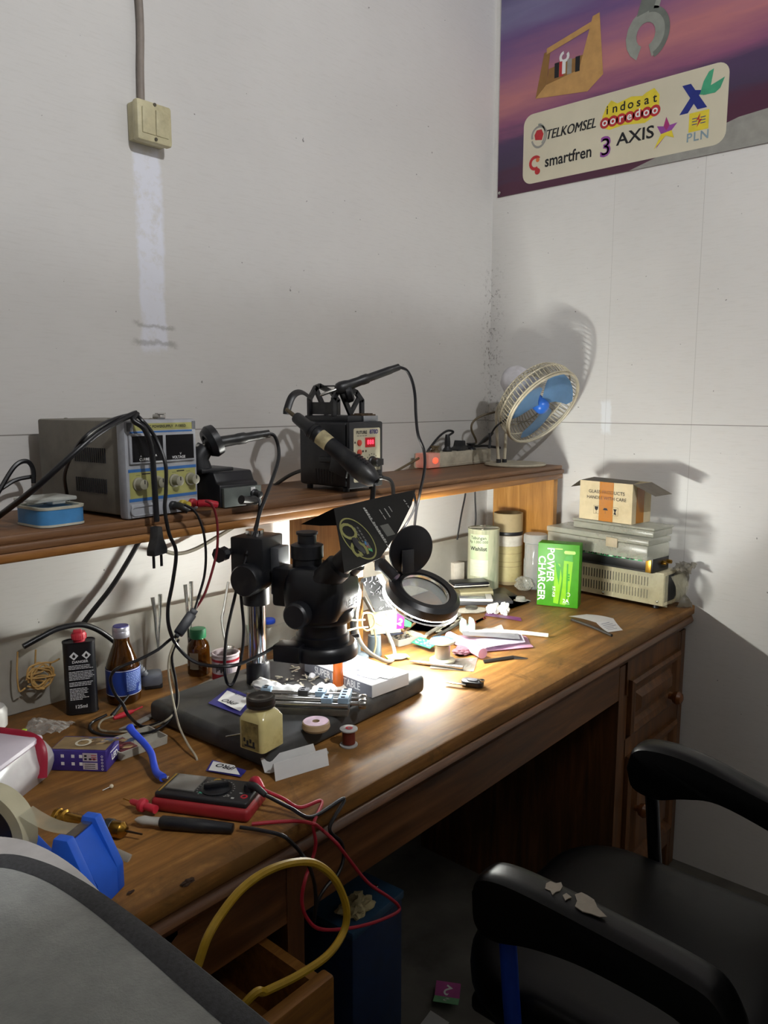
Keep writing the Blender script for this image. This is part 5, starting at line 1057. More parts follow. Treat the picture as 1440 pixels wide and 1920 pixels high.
# clear packs beside the green box
def crumple(name, label, c_, dm, seed, mat, cat, lump=.4, sub=4):
    m = M(); m.ball(c_+V((0, 0, dm[2]*.93)), 1, sc=dm, lump=lump, seed=seed, sub=sub); o = m.build(name, mat, ang=25); return tag(o, label, cat)
FILM = clear('film_clear', 'd5d2c4', .24, .12, .45)
crumple('plastic_bag', 'crumpled clear plastic bag left of the green box', P(985, 1105, z=DZ), (.034, .026, .020), 4, FILM, 'plastic bag')
q = P(960, 1082, z=DZ); tag(M().box((q.x, q.y, DZ+.020), (.10, .055, .040), rz=-.25, bev=.004).build('foam_block', mk('foam_grey', 'a19c8c', .8)), 'pale grey block lying behind the silver power bank', 'block')
q = P(980, 1130, z=DZ); tag(M().lathe([(.026, 0), (.028, .002), (.014, .004), (.013, .012), (.010, .014), (.0001, .014)], (q.x+.005, q.y+.01, DZ), n=28).build('suction_cup', clear('cup_clear', 'b9b8ae', .45, .15, .3)), 'clear suction cup lying left of the green box', 'suction cup')
m = M(); a = [P(*p_, z=DZ+.004) for p_ in ((905, 1130), (960, 1140), (995, 1128), (945, 1112))]; f = m.face(a); bmesh.ops.solidify(m.b, geom=[f], thickness=.003); tag(m.build('plastic_sleeve', mk('sleeve_grey', '8f8b7e', .35)), 'flat grey plastic sleeve lying under the suction cup', 'sleeve')
# white box, phones, power bank
p, rz, w = frame2((838, 1095), (864, 1098), DZ); q = P(850, 1097, z=DZ)
tag(M().box((q.x+.02, q.y+.01, DZ+.0335), (.040, .045, .067), rz=-.25, bev=.001).build('adapter_box', mk('box_white2', 'c9c3b6', .6, dirt=('9d9684', .3))), 'small plain white cube box beyond the magnifier by the back board', 'box')
pb = thing('power_bank', 'silver gold power bank with two ports lying under a black phone', 'power bank', (1.79, 1.17, DZ+.0065), math.radians(-38)); AL = mk('champagne', 'a39b78', .35, .55, var=.06)
m = M(); X = Fr((0, 0, 0), (0, 1, 0), (0, 0, 1)); m.prism([(y_, z_) for y_, z_ in rrect(-.031, 0, .031, .024, .0118)], -.095, Matrix.Identity(4) @ Fr((0, 0, 0), (0, 1, 0), (0, 0, 1))); m.build('shell', AL, pb)
m = M(); m.poly(Fr((.0003, 0, 0), (0, 1, 0), (0, 0, 1)), rrect(-.029, .001, .029, .023, .011), 0); m.poly(Fr((.0006, 0, 0), (0, 1, 0), (0, 0, 1)), rrect(.006, .008, .018, .015, .001), 1); m.poly(Fr((.0006, 0, 0), (0, 1, 0), (0, 0, 1)), rrect(-.008, .010, .000, .013, .001), 1); m.build('end_cap', [mk('cap_gold', 'bdae6a', .4, .3), k('ink')], pb)
b0 = V((1.79, 1.17, DZ)); 
tag(M().box((1.80, 1.20, DZ+.003), (.17, .10, .006), rz=-.62, bev=.001).build('dark_slab', k('blk2')), 'dark glass panel lying under the silver power bank', 'panel')
bp = thing('black_phone', 'black phone with a white edge band lying on the silver power bank', 'phone', (1.765, 1.225, DZ+.0305), math.radians(-36))
m = M(); m.box((0, 0, .0075), (.105, .055, .015), bev=.005, seg=3); m.build('body', k('blk2'), bp)
m = M(); m.box((0, 0, .006), (.1062, .0562, .0035), bev=.0015); m.build('edge_band', k('white'), bp)
wp_ = thing('white_phone', 'white phone lying face up behind the magnifier head', 'phone', P(880, 1123, z=DZ+.012)+V((0, 0, 0)), math.radians(-52))
m = M(); m.box((0, 0, .004), (.125, .062, .008), bev=.003, seg=3); m.build('body', mk('phone_white', 'c9c8c6', .3), wp_)
m = M(); m.box((-.004, 0, .0084), (.095, .056, .001), bev=.0004); m.build('screen', mk('phone_glass', '6b6f72', .08, coat=1), wp_)
tag(M().box((P(890, 1132, z=DZ).x+.02, P(890, 1132, z=DZ).y+.01, DZ+.0055), (.19, .085, .011), rz=math.radians(-45), bev=.002).build('black_tablet', mk('tablet_black', '3d3d40', .4)), 'dark grey slab lying under the white phone', 'tablet')
# small things right of the magnifier
cd_ = thing('coil_pouch', 'clear pouch holding a dark round coil beyond the magnifier rim', 'pouch', P(885, 1148, z=DZ))
m = M(); m.ball((0, 0, .0055), 1, sc=(.042, .026, .006), lump=.15, seed=2, rot=Matrix.Rotation(-.6, 3, 'Z')); m.build('film', FILM, cd_)
m = M(); m.lathe([(.016, .011), (.016, .015), (.013, .016), (.0001, .0165)], (-.003, .0, 0), n=26); m.build('dark_coil', mk('coil_dark', '4d4c48', .4, .3), cd_)
crumple('crumpled_tissue', 'crumpled white tissue lying left of the green box front', P(925, 1150, z=DZ), (.026, .014, .014), 9, mk('tissue_white', 'e4e2dc', .9, var=.03), 'tissue', .42)
crumple('crumpled_tissue', 'second crumpled bit of white tissue just right of the first', P(946, 1152, z=DZ), (.015, .012, .016), 14, mk('tissue_white', 'e4e2dc', .9, var=.03), 'tissue', .42)
def strip_(name, label, px, th, mat, cat, z=DZ, wave=0):
    a = [P(u, v, z=z) for u, v in px]; m = M()
    m.sheet(lambda s, t: (a[0]*(1-s)+a[1]*s)*(1-t)+(a[3]*(1-s)+a[2]*s)*t+V((0, 0, th+wave*(math.sin(s*5+t*3)+1))), 10, 4, th=-th if th < .004 else -th+.0001); return tag(m.build(name, mat, ang=50), label, cat)
strip_('purple_strip', 'translucent purple plastic strip lying before the crumpled tissue', ((908, 1156), (978, 1166), (976, 1160), (912, 1150)), .002, mk('purple_film', '8d3f8d', .35, var=.3, trans=.2), 'strip', wave=.0006)
strip_('red_wire_strip', 'short dull red strip lying left of the purple strip', ((888, 1172), (912, 1160), (910, 1157), (886, 1168)), .002, mk('dull_red', '9a3a30', .5), 'strip')
cc_ = thing('cable_clip', 'pale blue green plastic clip standing beyond the pink pouch', 'clip', P(876, 1185, z=DZ), math.radians(-35)); PBG = mk('pale_aqua', 'a5b8b2', .4, trans=.15)
m = M(); m.prism([(-.017, 0), (.017, 0), (.017, .022), (.012, .034), (.007, .034), (.005, .018), (-.004, .016), (-.006, .032), (-.012, .034), (-.017, .022)], .020, Fr((0, .010, 0), (1, 0, 0), (0, 0, 1)), bev=.0015); m.build('clip_body', PBG, cc_)
# pink pouch with rolled edge
pk = thing('pink_pouch', 'pink cloth pouch with one edge rolled up in the middle of the desk', 'pouch', P(925, 1215, z=DZ)); o = pk.location; PKM = mk('pink_plastic', 'd7a6bf', .4, var=.06)
cr = [P(*p_, z=DZ) for p_ in ((868, 1228), (1000, 1216), (985, 1194), (845, 1196))]
m = M(); m.sheet(lambda s, t: (cr[0]*(1-s)+cr[1]*s)*(1-t)+(cr[3]*(1-s)+cr[2]*s)*t-o+V((0, 0, .003+.003*math.sin(s*9+t*4)*math.sin(t*5))), 16, 10, th=-.002); m.build('cloth', PKM, pk)
m = M(); ra, rb = P(905, 1226, z=DZ+.012)-o, P(842, 1193, z=DZ+.012)-o; m.lathe([(.0115, 0), (.0115, .002), (.011, (rb-ra).length)], ra, rb-ra, 22)
Xr = Fr(ra, (rb-ra).cross(V((0, 0, 1))), (0, 0, 1)); 
for q_ in (.85, .55, .28): m.lathe([(.0115*q_, -.0008), (.0115*q_*.86, -.0008)], ra, rb-ra, 20, cap=False)
m.build('rolled_edge', PKM, pk)
strip_('white_wrapper', 'crinkled white wrapper lying on the pink pouch', ((905, 1218), (985, 1205), (978, 1192), (892, 1200)), .0015, mk('wrapper_white', 'c8c4d2', .4), 'wrapper', z=DZ+.009, wave=.0012)
strip_('grey_sleeve', 'grey plastic ruler sleeve lying across the pink pouch', ((868, 1193), (975, 1200), (972, 1190), (866, 1185)), .0018, mk('sleeve_grey2', '8b8b90', .35), 'sleeve', z=DZ+.014, wave=.0005)
m = M(); m.tube([P(*p_, z=DZ+.005) for p_ in ((880, 1186), (930, 1184), (980, 1187), (1028, 1192))], .0048, 10); tag(m.build('white_stick', mk('stick_white', 'd9d4c4', .5)), 'long white plastic stick pointing right from the grey sleeve', 'stick')
strip_('clear_wrapper', 'white torn wrapper lying at the far side of the grey sleeve', ((895, 1188), (945, 1182), (940, 1175), (912, 1180)), .0015, mk('wrapper_pale', 'd2d0cc', .4), 'wrapper', wave=.002)
# maroon sleeve, solder reel, steel rod, clear sheet
crumple('maroon_cloth', 'small maroon cloth lump between solder reel and pink pouch', P(868, 1225, z=DZ), (.026, .020, .008), 21, mk('maroon', '6d4650', .6), 'cloth', .25)
strip_('clear_sheet', 'smoky clear plastic sheet lying under the solder reel', ((805, 1254), (888, 1260), (896, 1234), (815, 1236)), .0008, clear('smoky_film', '87827a', .55, .1, .2), 'sheet', wave=.0004)
q = P(832, 1243, z=DZ); sr = thing('solder_reel', 'solder reel with a blue yellow white label standing on the clear sheet', 'reel', (q.x+.006, q.y+.008, DZ+.0012)); RC = mk('reel_cream', 'c2bda6', .45)
m = M(); m.lathe([(.0265, 0), (.0275, .001), (.0275, .004), (.024, .006), (.014, .007), (.014, .040), (.024, .041), (.0275, .042), (.0275, .0445), (.0265, .046), (.0001, .046)], n=44); m.build('reel', RC, sr)
m = M(); m.lathe([(.0142, .0075), (.0165, .008), (.0165, .036), (.0142, .037)], n=36, cap=False); m.build('solder_wire', mk('solder', 'a5a19a', .35, .7), sr)
m = M(); X = Matrix.Translation((0, 0, .0462)); m.disc(X, (0, 0), .0255, 0, n=36)
for i in range(14):
    a, b = math.radians(-20+i*11), math.radians(-20+(i+1)*11); ro, ri = .0255, .015
    m.face([X @ V((r_*math.cos(t_), r_*math.sin(t_), .0004)) for r_, t_ in ((ri, a-.6), (ro, a-.6), (ro, b-.6), (ri, b-.6))], 1)
for i in range(12):
    a, b = math.radians(165+i*11), math.radians(165+(i+1)*11)
    m.face([X @ V((r_*math.cos(t_), r_*math.sin(t_), .0004)) for r_, t_ in ((.013, a), (.0255, a), (.0255, b), (.013, b))], 2)
m.build('label', [k('paper'), mk('label_blue4', '2a66c0', .4), mk('label_yellow4', 'd8c63a', .4)], sr)
rd = thing('steel_pen', 'thin steel pen shaped tool lying before the solder reel', 'tool', P(810, 1247, z=DZ+.0045)); o = rd.location
a, b = P(768, 1240, z=DZ+.004)-o, P(868, 1252, z=DZ+.0055)-o; dr = b-a
m = M(); m.lathe([(.0012, 0), (.0035, dr.length*.12), (.0042, dr.length*.2), (.0045, dr.length), (.003, dr.length+.001)], a, dr, 16); m.build('shaft', k('steel'), rd)
# key, blade, receipt, black stick
kf = thing('car_key', 'car key with a black head lying near the middle of the desk', 'key', P(886, 1286, z=DZ)); o = kf.location
a, b = P(836, 1279, z=DZ+.006)-o, P(874, 1285, z=DZ+.006)-o
m = M(); m.box((0, 0, 0), ((b-a).length, .007, .0022), mat=Fr((a+b)/2, b-a, (-(b-a).y, (b-a).x, 0)), bev=.0006); m.build('blade', k('steel'), kf)
dr = (P(908, 1290, z=DZ)-P(872, 1285, z=DZ)); an = math.atan2(dr.y, dr.x)
m = M(); m.prism(rrect(-.022, -.014, .022, .014, .0125), .011, Matrix.Rotation(an, 4, 'Z'), bev=.002); m.build('head', k('blk2'), kf)
m = M(); m.prism(rrect(-.011, -.0075, .009, .0075, .006), .0015, Matrix.Rotation(an, 4, 'Z') @ Matrix.Translation((0, 0, .011))); m.build('button', mk('key_grey', '4a4b50', .4), kf)
m = M(); m.lathe([(.0040, 0), (.0058, 0), (.0058, .003), (.0040, .003)], (.018*math.cos(an), .018*math.sin(an), .0112), n=16, cap=False, closed=True); m.build('ring_hole', k('steel'), kf)
kn = thing('hobby_blade', 'narrow dark hobby blade lying right of the clear sheet', 'blade', P(945, 1237, z=DZ)); o = kn.location
a, b, c_ = P(907, 1241, z=DZ+.003)-o, P(962, 1233, z=DZ+.003)-o, P(990, 1235, z=DZ+.002)-o
m = M(); m.tube([a, (a+b)/2, b], .0045, 8, flat=.5); m.build('handle', mk('blade_dark', '2e2a27', .35, .4), kn); m = M(); m.tube([b-(c_-b)*.1, (b+c_)/2, c_], lambda t: .0048*(1-.8*t), 6, flat=.25); m.build('blade_tip', mk('blade_dark', '2e2a27', .35, .4), kn)
rc = [P(*p_, z=DZ) for p_ in ((1065, 1157), (1100, 1170), (1168, 1182), (1155, 1160), (1118, 1164), (1090, 1153))]
t = thing('receipt', 'folded white receipt with faint print lying on the right of the desk', 'paper', P(1115, 1168, z=DZ)); o = t.location
m = M(); A0, A1, B0, B1, C0, C1 = (P(*p_, z=DZ+h_)-o for *p_, h_ in ((1066, 1156, .004), (1096, 1153, .003), (1122, 1169, .020), (1128, 1164, .020), (1140, 1187, .002), (1168, 1182, .002)))
A0, A1, B0, B1, C0, C1 = P(1066, 1156, z=DZ+.003)-o, P(1100, 1152, z=DZ+.003)-o, P(1118, 1168, z=DZ+.018)-o, P(1150, 1160, z=DZ+.016)-o, P(1140, 1186, z=DZ+.002)-o, P(1168, 1182, z=DZ+.002)-o
def rf(s, q_):
    p0_, p1_ = (A0*(1-s*2)+B0*s*2, A1*(1-s*2)+B1*s*2) if s <= .5 else (B0*(2-s*2)+C0*(s*2-1), B1*(2-s*2)+C1*(s*2-1)); return p0_*(1-q_)+p1_*q_+V((0, 0, .002*math.sin(s*6.28)))
m.sheet(rf, 14, 4, th=.0006); 
for i in range(5): s_ = .60+.07*i; f = [rf(s_, .15)+V((0, 0, .0012)), rf(s_, .15+.12*(4+i % 3))+V((0, 0, .0012)), rf(s_+.018, .15+.12*(4+i % 3))+V((0, 0, .0012)), rf(s_+.018, .15)+V((0, 0, .0012))]; m.face(f, 1)
m.build('sheet', [k('paper'), mk('faint_ink', '8d8d98', .7)], t)
m = M(); m.tube([P(1072, 1162, z=DZ+.003), P(1110, 1176, z=DZ+.003), P(1147, 1192, z=DZ+.003)], .0034, 8); tag(m.build('black_stick', mk('stick_black', '2b2723', .5)), 'thin black stick lying along the front of the receipt', 'stick')
# parts tray, boards and clutter left of the magnifier foot
q = P(760, 1204, z=DZ); pt = thing('parts_tray', 'clear tray of chips and wire scraps under the magnifier', 'tray', q, math.radians(-12))
m = M(); m.rings([[V((x_, y_, z_)) for x_, y_ in rrect(-.035-i_, -.020-i_, .035+i_, .020+i_, .004)] for z_, i_ in ((0, 0), (.016, .002), (.016, .0005), (.002, -.0012))]); m.build('tray', clear('milky_box', 'd8dad4', .35, .2, .4), pt)
m = M(); r_ = random.Random(9)
for i in range(28): m.box((-.028+.056*r_.random(), -.014+.028*r_.random(), .006+.008*r_.random()), (.004+.006*r_.random(), .003+.004*r_.random(), .002), rz=r_.random()*6, m=i % 2)
so = m.build('chip_scraps', [mk('chip_dark', '3d3a36', .5, var=.4), mk('chip_grey', '8f8a7c', .4, .4)], pt); so['kind'] = 'stuff'
tag(M().box(P(737, 1188, z=DZ+.021)+V((0, 0, .001)), (.042, .022, .004), rz=-.4, bev=.0008).build('dark_module', mk('module_navy', '23283c', .5, var=.4, scale=90)), 'dark navy circuit module lying on the tray of chips', 'circuit board')
p, rz, w = frame2((772, 1208), (816, 1222), DZ+.006); 
gbm = M(); gbm.box((.028, .014, .004), (.058, .028, .0016), mat=Matrix.Translation(p) @ Matrix.Rotation(rz, 4, 'Z') @ Matrix.Rotation(.25, 4, 'X')); r_ = random.Random(4)
for i in range(26): gbm.box((.004+.048*r_.random(), .003+.022*r_.random(), .0055), (.003+.003*r_.random(), .002, .001), m=1, mat=Matrix.Translation(p) @ Matrix.Rotation(rz, 4, 'Z') @ Matrix.Rotation(.25, 4, 'X'))
tag(gbm.build('green_board', [mk('pcb_green', '2f8a62', .4), mk('pad_pale', 'b5cfae', .4)]), 'small green circuit board leaning beside the solder reel', 'circuit board')
# long strips and tools behind the green board
for i, (lab, a, b, r, c_, nm) in enumerate((
 ('long grey metal bar lying behind the green board', (800, 1190), (862, 1152), .0045, '8d8a80', 'metal_bar'), ('dark square bar lying behind the long grey one', (812, 1196), (868, 1165), .0040, '4b4a45', 'dark_bar'),
 ('cream cable sleeve lying under the magnifier rim', (745, 1176), (800, 1194), .0040, 'c9bd96', 'cable_sleeve'), ('brown twig like wire under the magnifier rim', (752, 1190), (778, 1168), .003, '8a6a4a', 'brown_wire'))):
    pts = [P(*a, z=DZ+.008+.002*i), P((a[0]+b[0])/2, (a[1]+b[1])/2+(6 if i == 2 else 0), z=DZ+.009+.002*i), P(*b, z=DZ+.008+.002*i)]
    cable(lab, pts, r, mk('bit_'+nm, c_, .5, .3 if i < 2 else 0), nm, 'bar' if i < 2 else 'wire')
strip_('grey_boards_sheet', 'pale sheet of scrap circuit boards lying under the magnifier', ((742, 1180), (835, 1192), (868, 1160), (760, 1152)), .006, mk('scrap_board', '8e8b7c', .5, var=.5, scale=70, dirt=('4d4a42', .6)), 'circuit boards')
# leaning black board, label card, binder clip
def slabq(name, label, px, ys, th, mats, cat, fn=None):
    a = [P(u, v, y=y_) for (u, v), y_ in zip(px, ys)]; c_ = sum(a, V((0, 0, 0)))/4; m = M(); f = m.face(a); bmesh.ops.solidify(m.b, geom=[f], thickness=th)
    if fn: fn(m, a)
    return tag(m.build(name, mats), label, cat)
def scr(m, a):
    r_ = random.Random(8); n = (a[1]-a[0]).cross(a[3]-a[0]).normalized()
    if n.dot(CAM-a[0]) < 0: n = -n
    for i in range(34):
        s, t = r_.random()*.9+.05, r_.random()*.9+.05; p_ = (a[0]*(1-s)+a[1]*s)*(1-t)+(a[3]*(1-s)+a[2]*s)*t+n*.0022; d_ = V((r_.random()-.5, r_.random()-.5, r_.random()-.5)).normalized()*.004; w_ = n.cross(d_).normalized()*.0004
        m.face([p_-d_-w_, p_+d_-w_, p_+d_+w_, p_-d_+w_], 1)
slabq('leaning_board', 'scratched black board leaning between microscope and magnifier', ((676, 1085), (706, 1079), (742, 1142), (704, 1148)), (1.10, 1.10, 1.05, 1.05), .002, [mk('board_black', '060607', .6, spec=.1), mk('scratch', '77757a', .5)], 'board', scr)
slabq('metal_strip', 'beige metal frame strip standing behind the black leaning board', ((706, 1078), (716, 1076), (738, 1120), (728, 1126)), (1.12, 1.12, 1.09, 1.09), .003, [mk('frame_beige', '9a9172', .5)], 'frame')
def simt(m, a):
    n = (a[1]-a[0]).cross(a[3]-a[0]).normalized(); n = n if n.dot(CAM-a[0]) > 0 else -n; c_ = sum(a, V((0, 0, 0)))/4+n*.0015; X = Fr(c_, a[1]-a[0], a[0]-a[3]); m.text('2', .020, X, 1, bold=.03)
slabq('number_tag', 'magenta tag with a white number standing under the magnifier rim', ((744, 1150), (758, 1158), (757, 1178), (743, 1180)), (1.035, 1.02, 1.02, 1.035), .001, [mk('tag_magenta', 'b52a78', .5), k('wtxt')], 'tag', simt)
slabq('green_tag', 'green paper tag standing beside the magenta tag', ((759, 1160), (772, 1168), (770, 1176), (758, 1174)), (1.02, 1.01, 1.01, 1.02), .001, [mk('tag_green', '3f9a60', .5)], 'tag')
slabq('pale_card', 'pale green white card standing behind the binder clip', ((688, 1150), (742, 1140), (752, 1185), (696, 1190)), (1.09, 1.06, 1.05, 1.08), .001, [mk('pale_card', 'cfd2b0', .6)], 'card')
bcl = thing('wire_clamp', 'cream wire clamp holding the pale cord beside the microscope', 'clamp', P(694, 1190, y=1.05)); o = bcl.location; CRW = mk('cream_wire', 'c9bc8e', .4)
m = M(); 
for pts in (((678, 1162), (682, 1150), (698, 1152), (702, 1170), (690, 1182), (680, 1176)), ((700, 1158), (712, 1152), (722, 1148), (728, 1162), (720, 1172), (706, 1168))):
    m.tube([P(u, v, y=1.045)-o for u, v in pts], .0022, 6, closed=True)
m.tube([P(u, v, y=1.045)-o for u, v in ((640, 1160), (665, 1163), (684, 1162))], .002, 6); m.tube([P(u, v, y=1.045)-o for u, v in ((640, 1186), (668, 1178), (690, 1176))], .002, 6); m.tube([P(u, v, y=1.05)-o for u, v in ((702, 1180), (705, 1205), (700, 1228))], .0022, 6)
m.build('wire_frame', CRW, bcl)
for px, nm, lab, c_, dm in (((745, 1236), 'tube_of_glue', 'small white and green glue sachet lying left of the solder reel', 'cfe0b8', (.045, .030, .008)),):
    q = P(*px, z=DZ); t = thing('glue_sachet', lab, 'sachet', q, math.radians(-30)); m = M(); m.ball((0, 0, .005), 1, sc=(.024, .014, .005), lump=.1, seed=2); m.build('pouch', k('paper'), t); m = M(); m.box((-.018, 0, .005), (.014, .026, .004), bev=.001); m.box((.022, 0, .004), (.006, .026, .003), bev=.001); m.build('seal', mk('seal_green', '8fc04a', .4), t)
m = M(); m.cyl(P(702, 1228, z=DZ+.001), P(702, 1228, z=DZ+.001)+V((0, 0, .045)), .016, .014, n=24); m.cyl(P(702, 1228, z=DZ+.001)+V((0, 0, .045)), P(702, 1228, z=DZ+.001)+V((0, 0, .06)), .008, n=18); tag(m.build('blue_grey_bottle', mk('bottle_bluegrey', '6f7f8c', .35, trans=.2)), 'small blue grey plastic bottle standing behind the white box', 'bottle')
# ================================================================ left front of the desk
# multimeter
p, rz, w = frame2((282, 1522), (466, 1547), DZ); dd = (P(481, 1490, z=DZ)-P(466, 1547, z=DZ)).length
mm = thing('multimeter', 'multimeter with a black face in a red holster near the front edge of the desk', 'multimeter', p, rz); d = .066; h = .019
RH = mk('holster_red', '8e1f24', .5)
m = M(); m.box((w/2, d/2, h/2), (w, d, h), bev=.006, seg=3); m.build('holster', RH, mm)
m = M(); m.box((w/2, d/2, h+.003), (w*.94, d*.88, .009), bev=.003, seg=3); X = Matrix.Translation((0, 0, h+.0076))
m.rect(X, w*.055, d*.12, w*.075, d*.88, 1); m.disc(X, (w*.52, d*.80), .0055, 1)
for i in range(20):
    a = math.radians(-40+i*14); c_ = (w*.58+.025*math.cos(a), d*.46+.025*math.sin(a)); m.rect(X, c_[0]-.001, c_[1]-.0006, c_[0]+.001, c_[1]+.0006, 2)
m.rect(X, w*.45, d*.22, w*.49, d*.28, 3); m.text('CE', .006, X @ Matrix.Translation((w*.74, d*.25, 0)), 2); m.rect(X, w*.79, d*.17, w*.82, d*.22, 2); m.rect(X, w*.83, d*.40, w*.86, d*.43, 2)
m.build('face', [mk('face_black', '1d1c1e', .45), mk('face_gold', '9a7a28', .5), mk('face_print', 'a9a9a2', .6), mk('key_green', '3f8f78', .5)], mm)
m = M(); m.box((w*.25, d*.54, h+.0085), (w*.30, d*.62, .003), bev=.001); m.build('screen', mk('lcd_grey', '6f6c66', .2), mm)
m = M(); m.lathe([(.0205, 0), (.021, .002), (.0185, .003)], (w*.58, d*.48, h+.0072), n=36); m.box((w*.58, d*.48, h+.0125), (.034, .007, .009), rz=.5, bev=.002); m.build('dial', k('blk2'), mm)
J = [(w*.90, d*.82), (w*.90, d*.56), (w*.90, d*.30)]
for i, (x_, y_) in enumerate(J): m = M(); m.lathe([(.005, 0), (.005, .001), (.0028, .001), (.0028, -.002)], (x_, y_, h+.0072), n=18); m.build('jack', k('red') if i == 2 else k('black'), mm)
Mm = Matrix.Translation(p) @ Matrix.Rotation(rz, 4, 'Z')
def jw(i, z_=0): return Mm @ V((J[i][0], J[i][1], h+.008+z_))
PR = mk('probe_red', 'b8283a', .4)
# red test lead: plug, lead and probe
rl_ = thing('test_lead', 'red test lead plugged into the multimeter with its probe at the left of the holster', 'test lead', jw(0)); o = rl_.location
m = M(); e = P(492, 1480, z=DZ+.032)-o; m.lathe([(.0065, -.002), (.0075, .004), (.006, .008)], (0, 0, 0), n=18); m.tube([V((0, 0, .005)), e*.4+V((0, 0, .008)), e], lambda t: .0068-.0024*t, 12, k=6); m.build('banana_plug', PR, rl_)
m = M(); m.tube([e]+[q-o for q in (P(530, 1497, z=DZ+.020), P(562, 1514, z=DZ+.012), V((.688, .716, DZ+.006)))]+[q-o for q in PP(.688, (588, 1545), (592, 1580), (586, 1610))+PP(.672, (572, 1650), (566, 1690), (576, 1722))+PP(.668, (600, 1742), (650, 1741), (700, 1730), (742, 1712))+PP(.672, (748, 1700), (730, 1683), (690, 1655), (655, 1612), (630, 1580))+PP(.690, (604, 1556))]+[q-o for q in (P(588, 1545, z=DZ+.012), P(560, 1540, z=DZ+.005), P(520, 1541, z=DZ+.004), P(472, 1545, z=DZ+.004))], .0024, 8, k=8); m.build('lead', k('rope'), rl_)
a, b = P(245, 1502, z=DZ+.012)-o, P(292, 1518, z=DZ+.012)-o; dr = b-a
m = M(); m.lathe([(.0025, 0), (.004, .003), (.0045, dr.length*.35), (.0085, dr.length*.40), (.0095, dr.length*.46), (.0085, dr.length*.55), (.005, dr.length*.6), (.0055, dr.length*1.0)], a, dr, 18); m.build('probe', PR, rl_)
m = M(); m.cyl(a-dr.normalized()*.014, a, .0008, .0012, 10); m.build('probe_tip', k('brass'), rl_)
# black test lead
bl2 = thing('test_lead', 'black test lead plugged into the multimeter with its taped probe before the holster', 'test lead', jw(1)); o = bl2.location
m = M(); e = P(498, 1491, z=DZ+.030)-o; m.lathe([(.0065, -.002), (.0075, .004), (.006, .010)], (0, 0, 0), n=18); m.tube([V((0, 0, .007)), e*.4+V((0, 0, .008)), e], lambda t: .0062-.0024*t, 12, k=6); m.build('banana_plug', k('black'), bl2)
m = M(); m.tube([e]+[q-o for q in (P(545, 1515, z=DZ+.015), P(585, 1532, z=DZ+.006), V((.716, .700, DZ+.004)))]+[q-o for q in PP(.686, (618, 1552), (640, 1580), (644, 1608))+PP(.68, (634, 1638), (612, 1662), (596, 1690), (588, 1730))+PP(.676, (592, 1700), (590, 1660), (580, 1625))+PP(.688, (566, 1602), (552, 1585))]+[q-o for q in (P(530, 1567, z=DZ+.005), P(490, 1557, z=DZ+.006), P(450, 1551, z=DZ+.008))], .0026, 8, k=8); m.build('lead', k('cord'), bl2)
a, b = P(300, 1541, z=DZ+.010)-o, P(438, 1553, z=DZ+.008)-o; dr = b-a; L = dr.length
m = M(); m.lathe([(.006, 0), (.0082, .003), (.0082, L*.62), (.0078, L*.63), (.0062, L*.99), (.004, L)], a, dr, 18); m.build('probe', k('black'), bl2)
m = M(); m.lathe([(.0012, -.034), (.004, -.03), (.0062, -.022), (.0055, -.012), (.0058, 0)], a, dr, 12); m.build('taped_tip', mk('tape_grey', 'a9a59c', .6, dirt=('5e5a52', .4)), bl2)
# white and red packet
PWH = mk('packet_white', 'd2c9d4', .4, var=.05); PRD = mk('packet_red', '9a1f36', .4); FC = clear('packet_film', 'e4e0e0', .38, .10, .4)
pk_ = thing('plastic_packet', 'plump white packet with dark red edging lying at the far left of the desk', 'packet', (.396, 1.100, DZ), math.radians(33))
def pillow(a, b, z0, z1, n=18, lump=.0):
    rs = []
    for i in range(7):
        t = i/6; s_ = .80+.2*math.sin(math.pi*min(1, .15+t*.85))
        rs.append([V((x_*s_+lump*noise.noise(V((x_*40, y_*40, t*3))), y_*s_+lump*noise.noise(V((x_*40, y_*40, t*3+5))), z0+(z1-z0)*t)) for x_, y_ in rrect(-a, -b, a, b, min(a, b)*.35, 6)])
    return rs
m = M(); m.rings(pillow(.088, .066, .0, .056, lump=.005)); m.build('film_body', FC, pk_)
m = M(); m.rings(pillow(.078, .058, .004, .052)); m.build('filling', mk('filling_white', 'cfcccb', .7, var=.08, bump=.5), pk_)
m = M(); m.box((-.012, .004, .058), (.150, .122, .012), bev=.006); m.build('white_face', PWH, pk_)
m = M(); m.tube([V((.062, .062, .060)), V((.058, .01, .064)), V((.050, -.044, .062)), V((.040, -.066, .048)), V((.030, -.070, .012))], .0075, 8, flat=.35); m.tube([V((-.09, .066, .061)), V((-.02, .068, .063)), V((.062, .062, .060))], .007, 8, flat=.4)
m.sheet(lambda s, t: V((-.03+.06*s,   .056+.04*t, .060+.018*s*(1-s)*4*(1-t))), 6, 4, th=.001)
m.build('red_edging', PRD, pk_)
q = P(10, 1372, z=DZ); tag(M().lathe([(.022, 0), (.027, .004), (.028, .03), (.024, .038), (.010, .04), (.0001, .04)], (q.x-.012, q.y+.03, DZ), n=28).build('white_tub', mk('tub_white', 'c9c7c2', .4)), 'rounded white plastic tub behind the plump packet', 'tub')
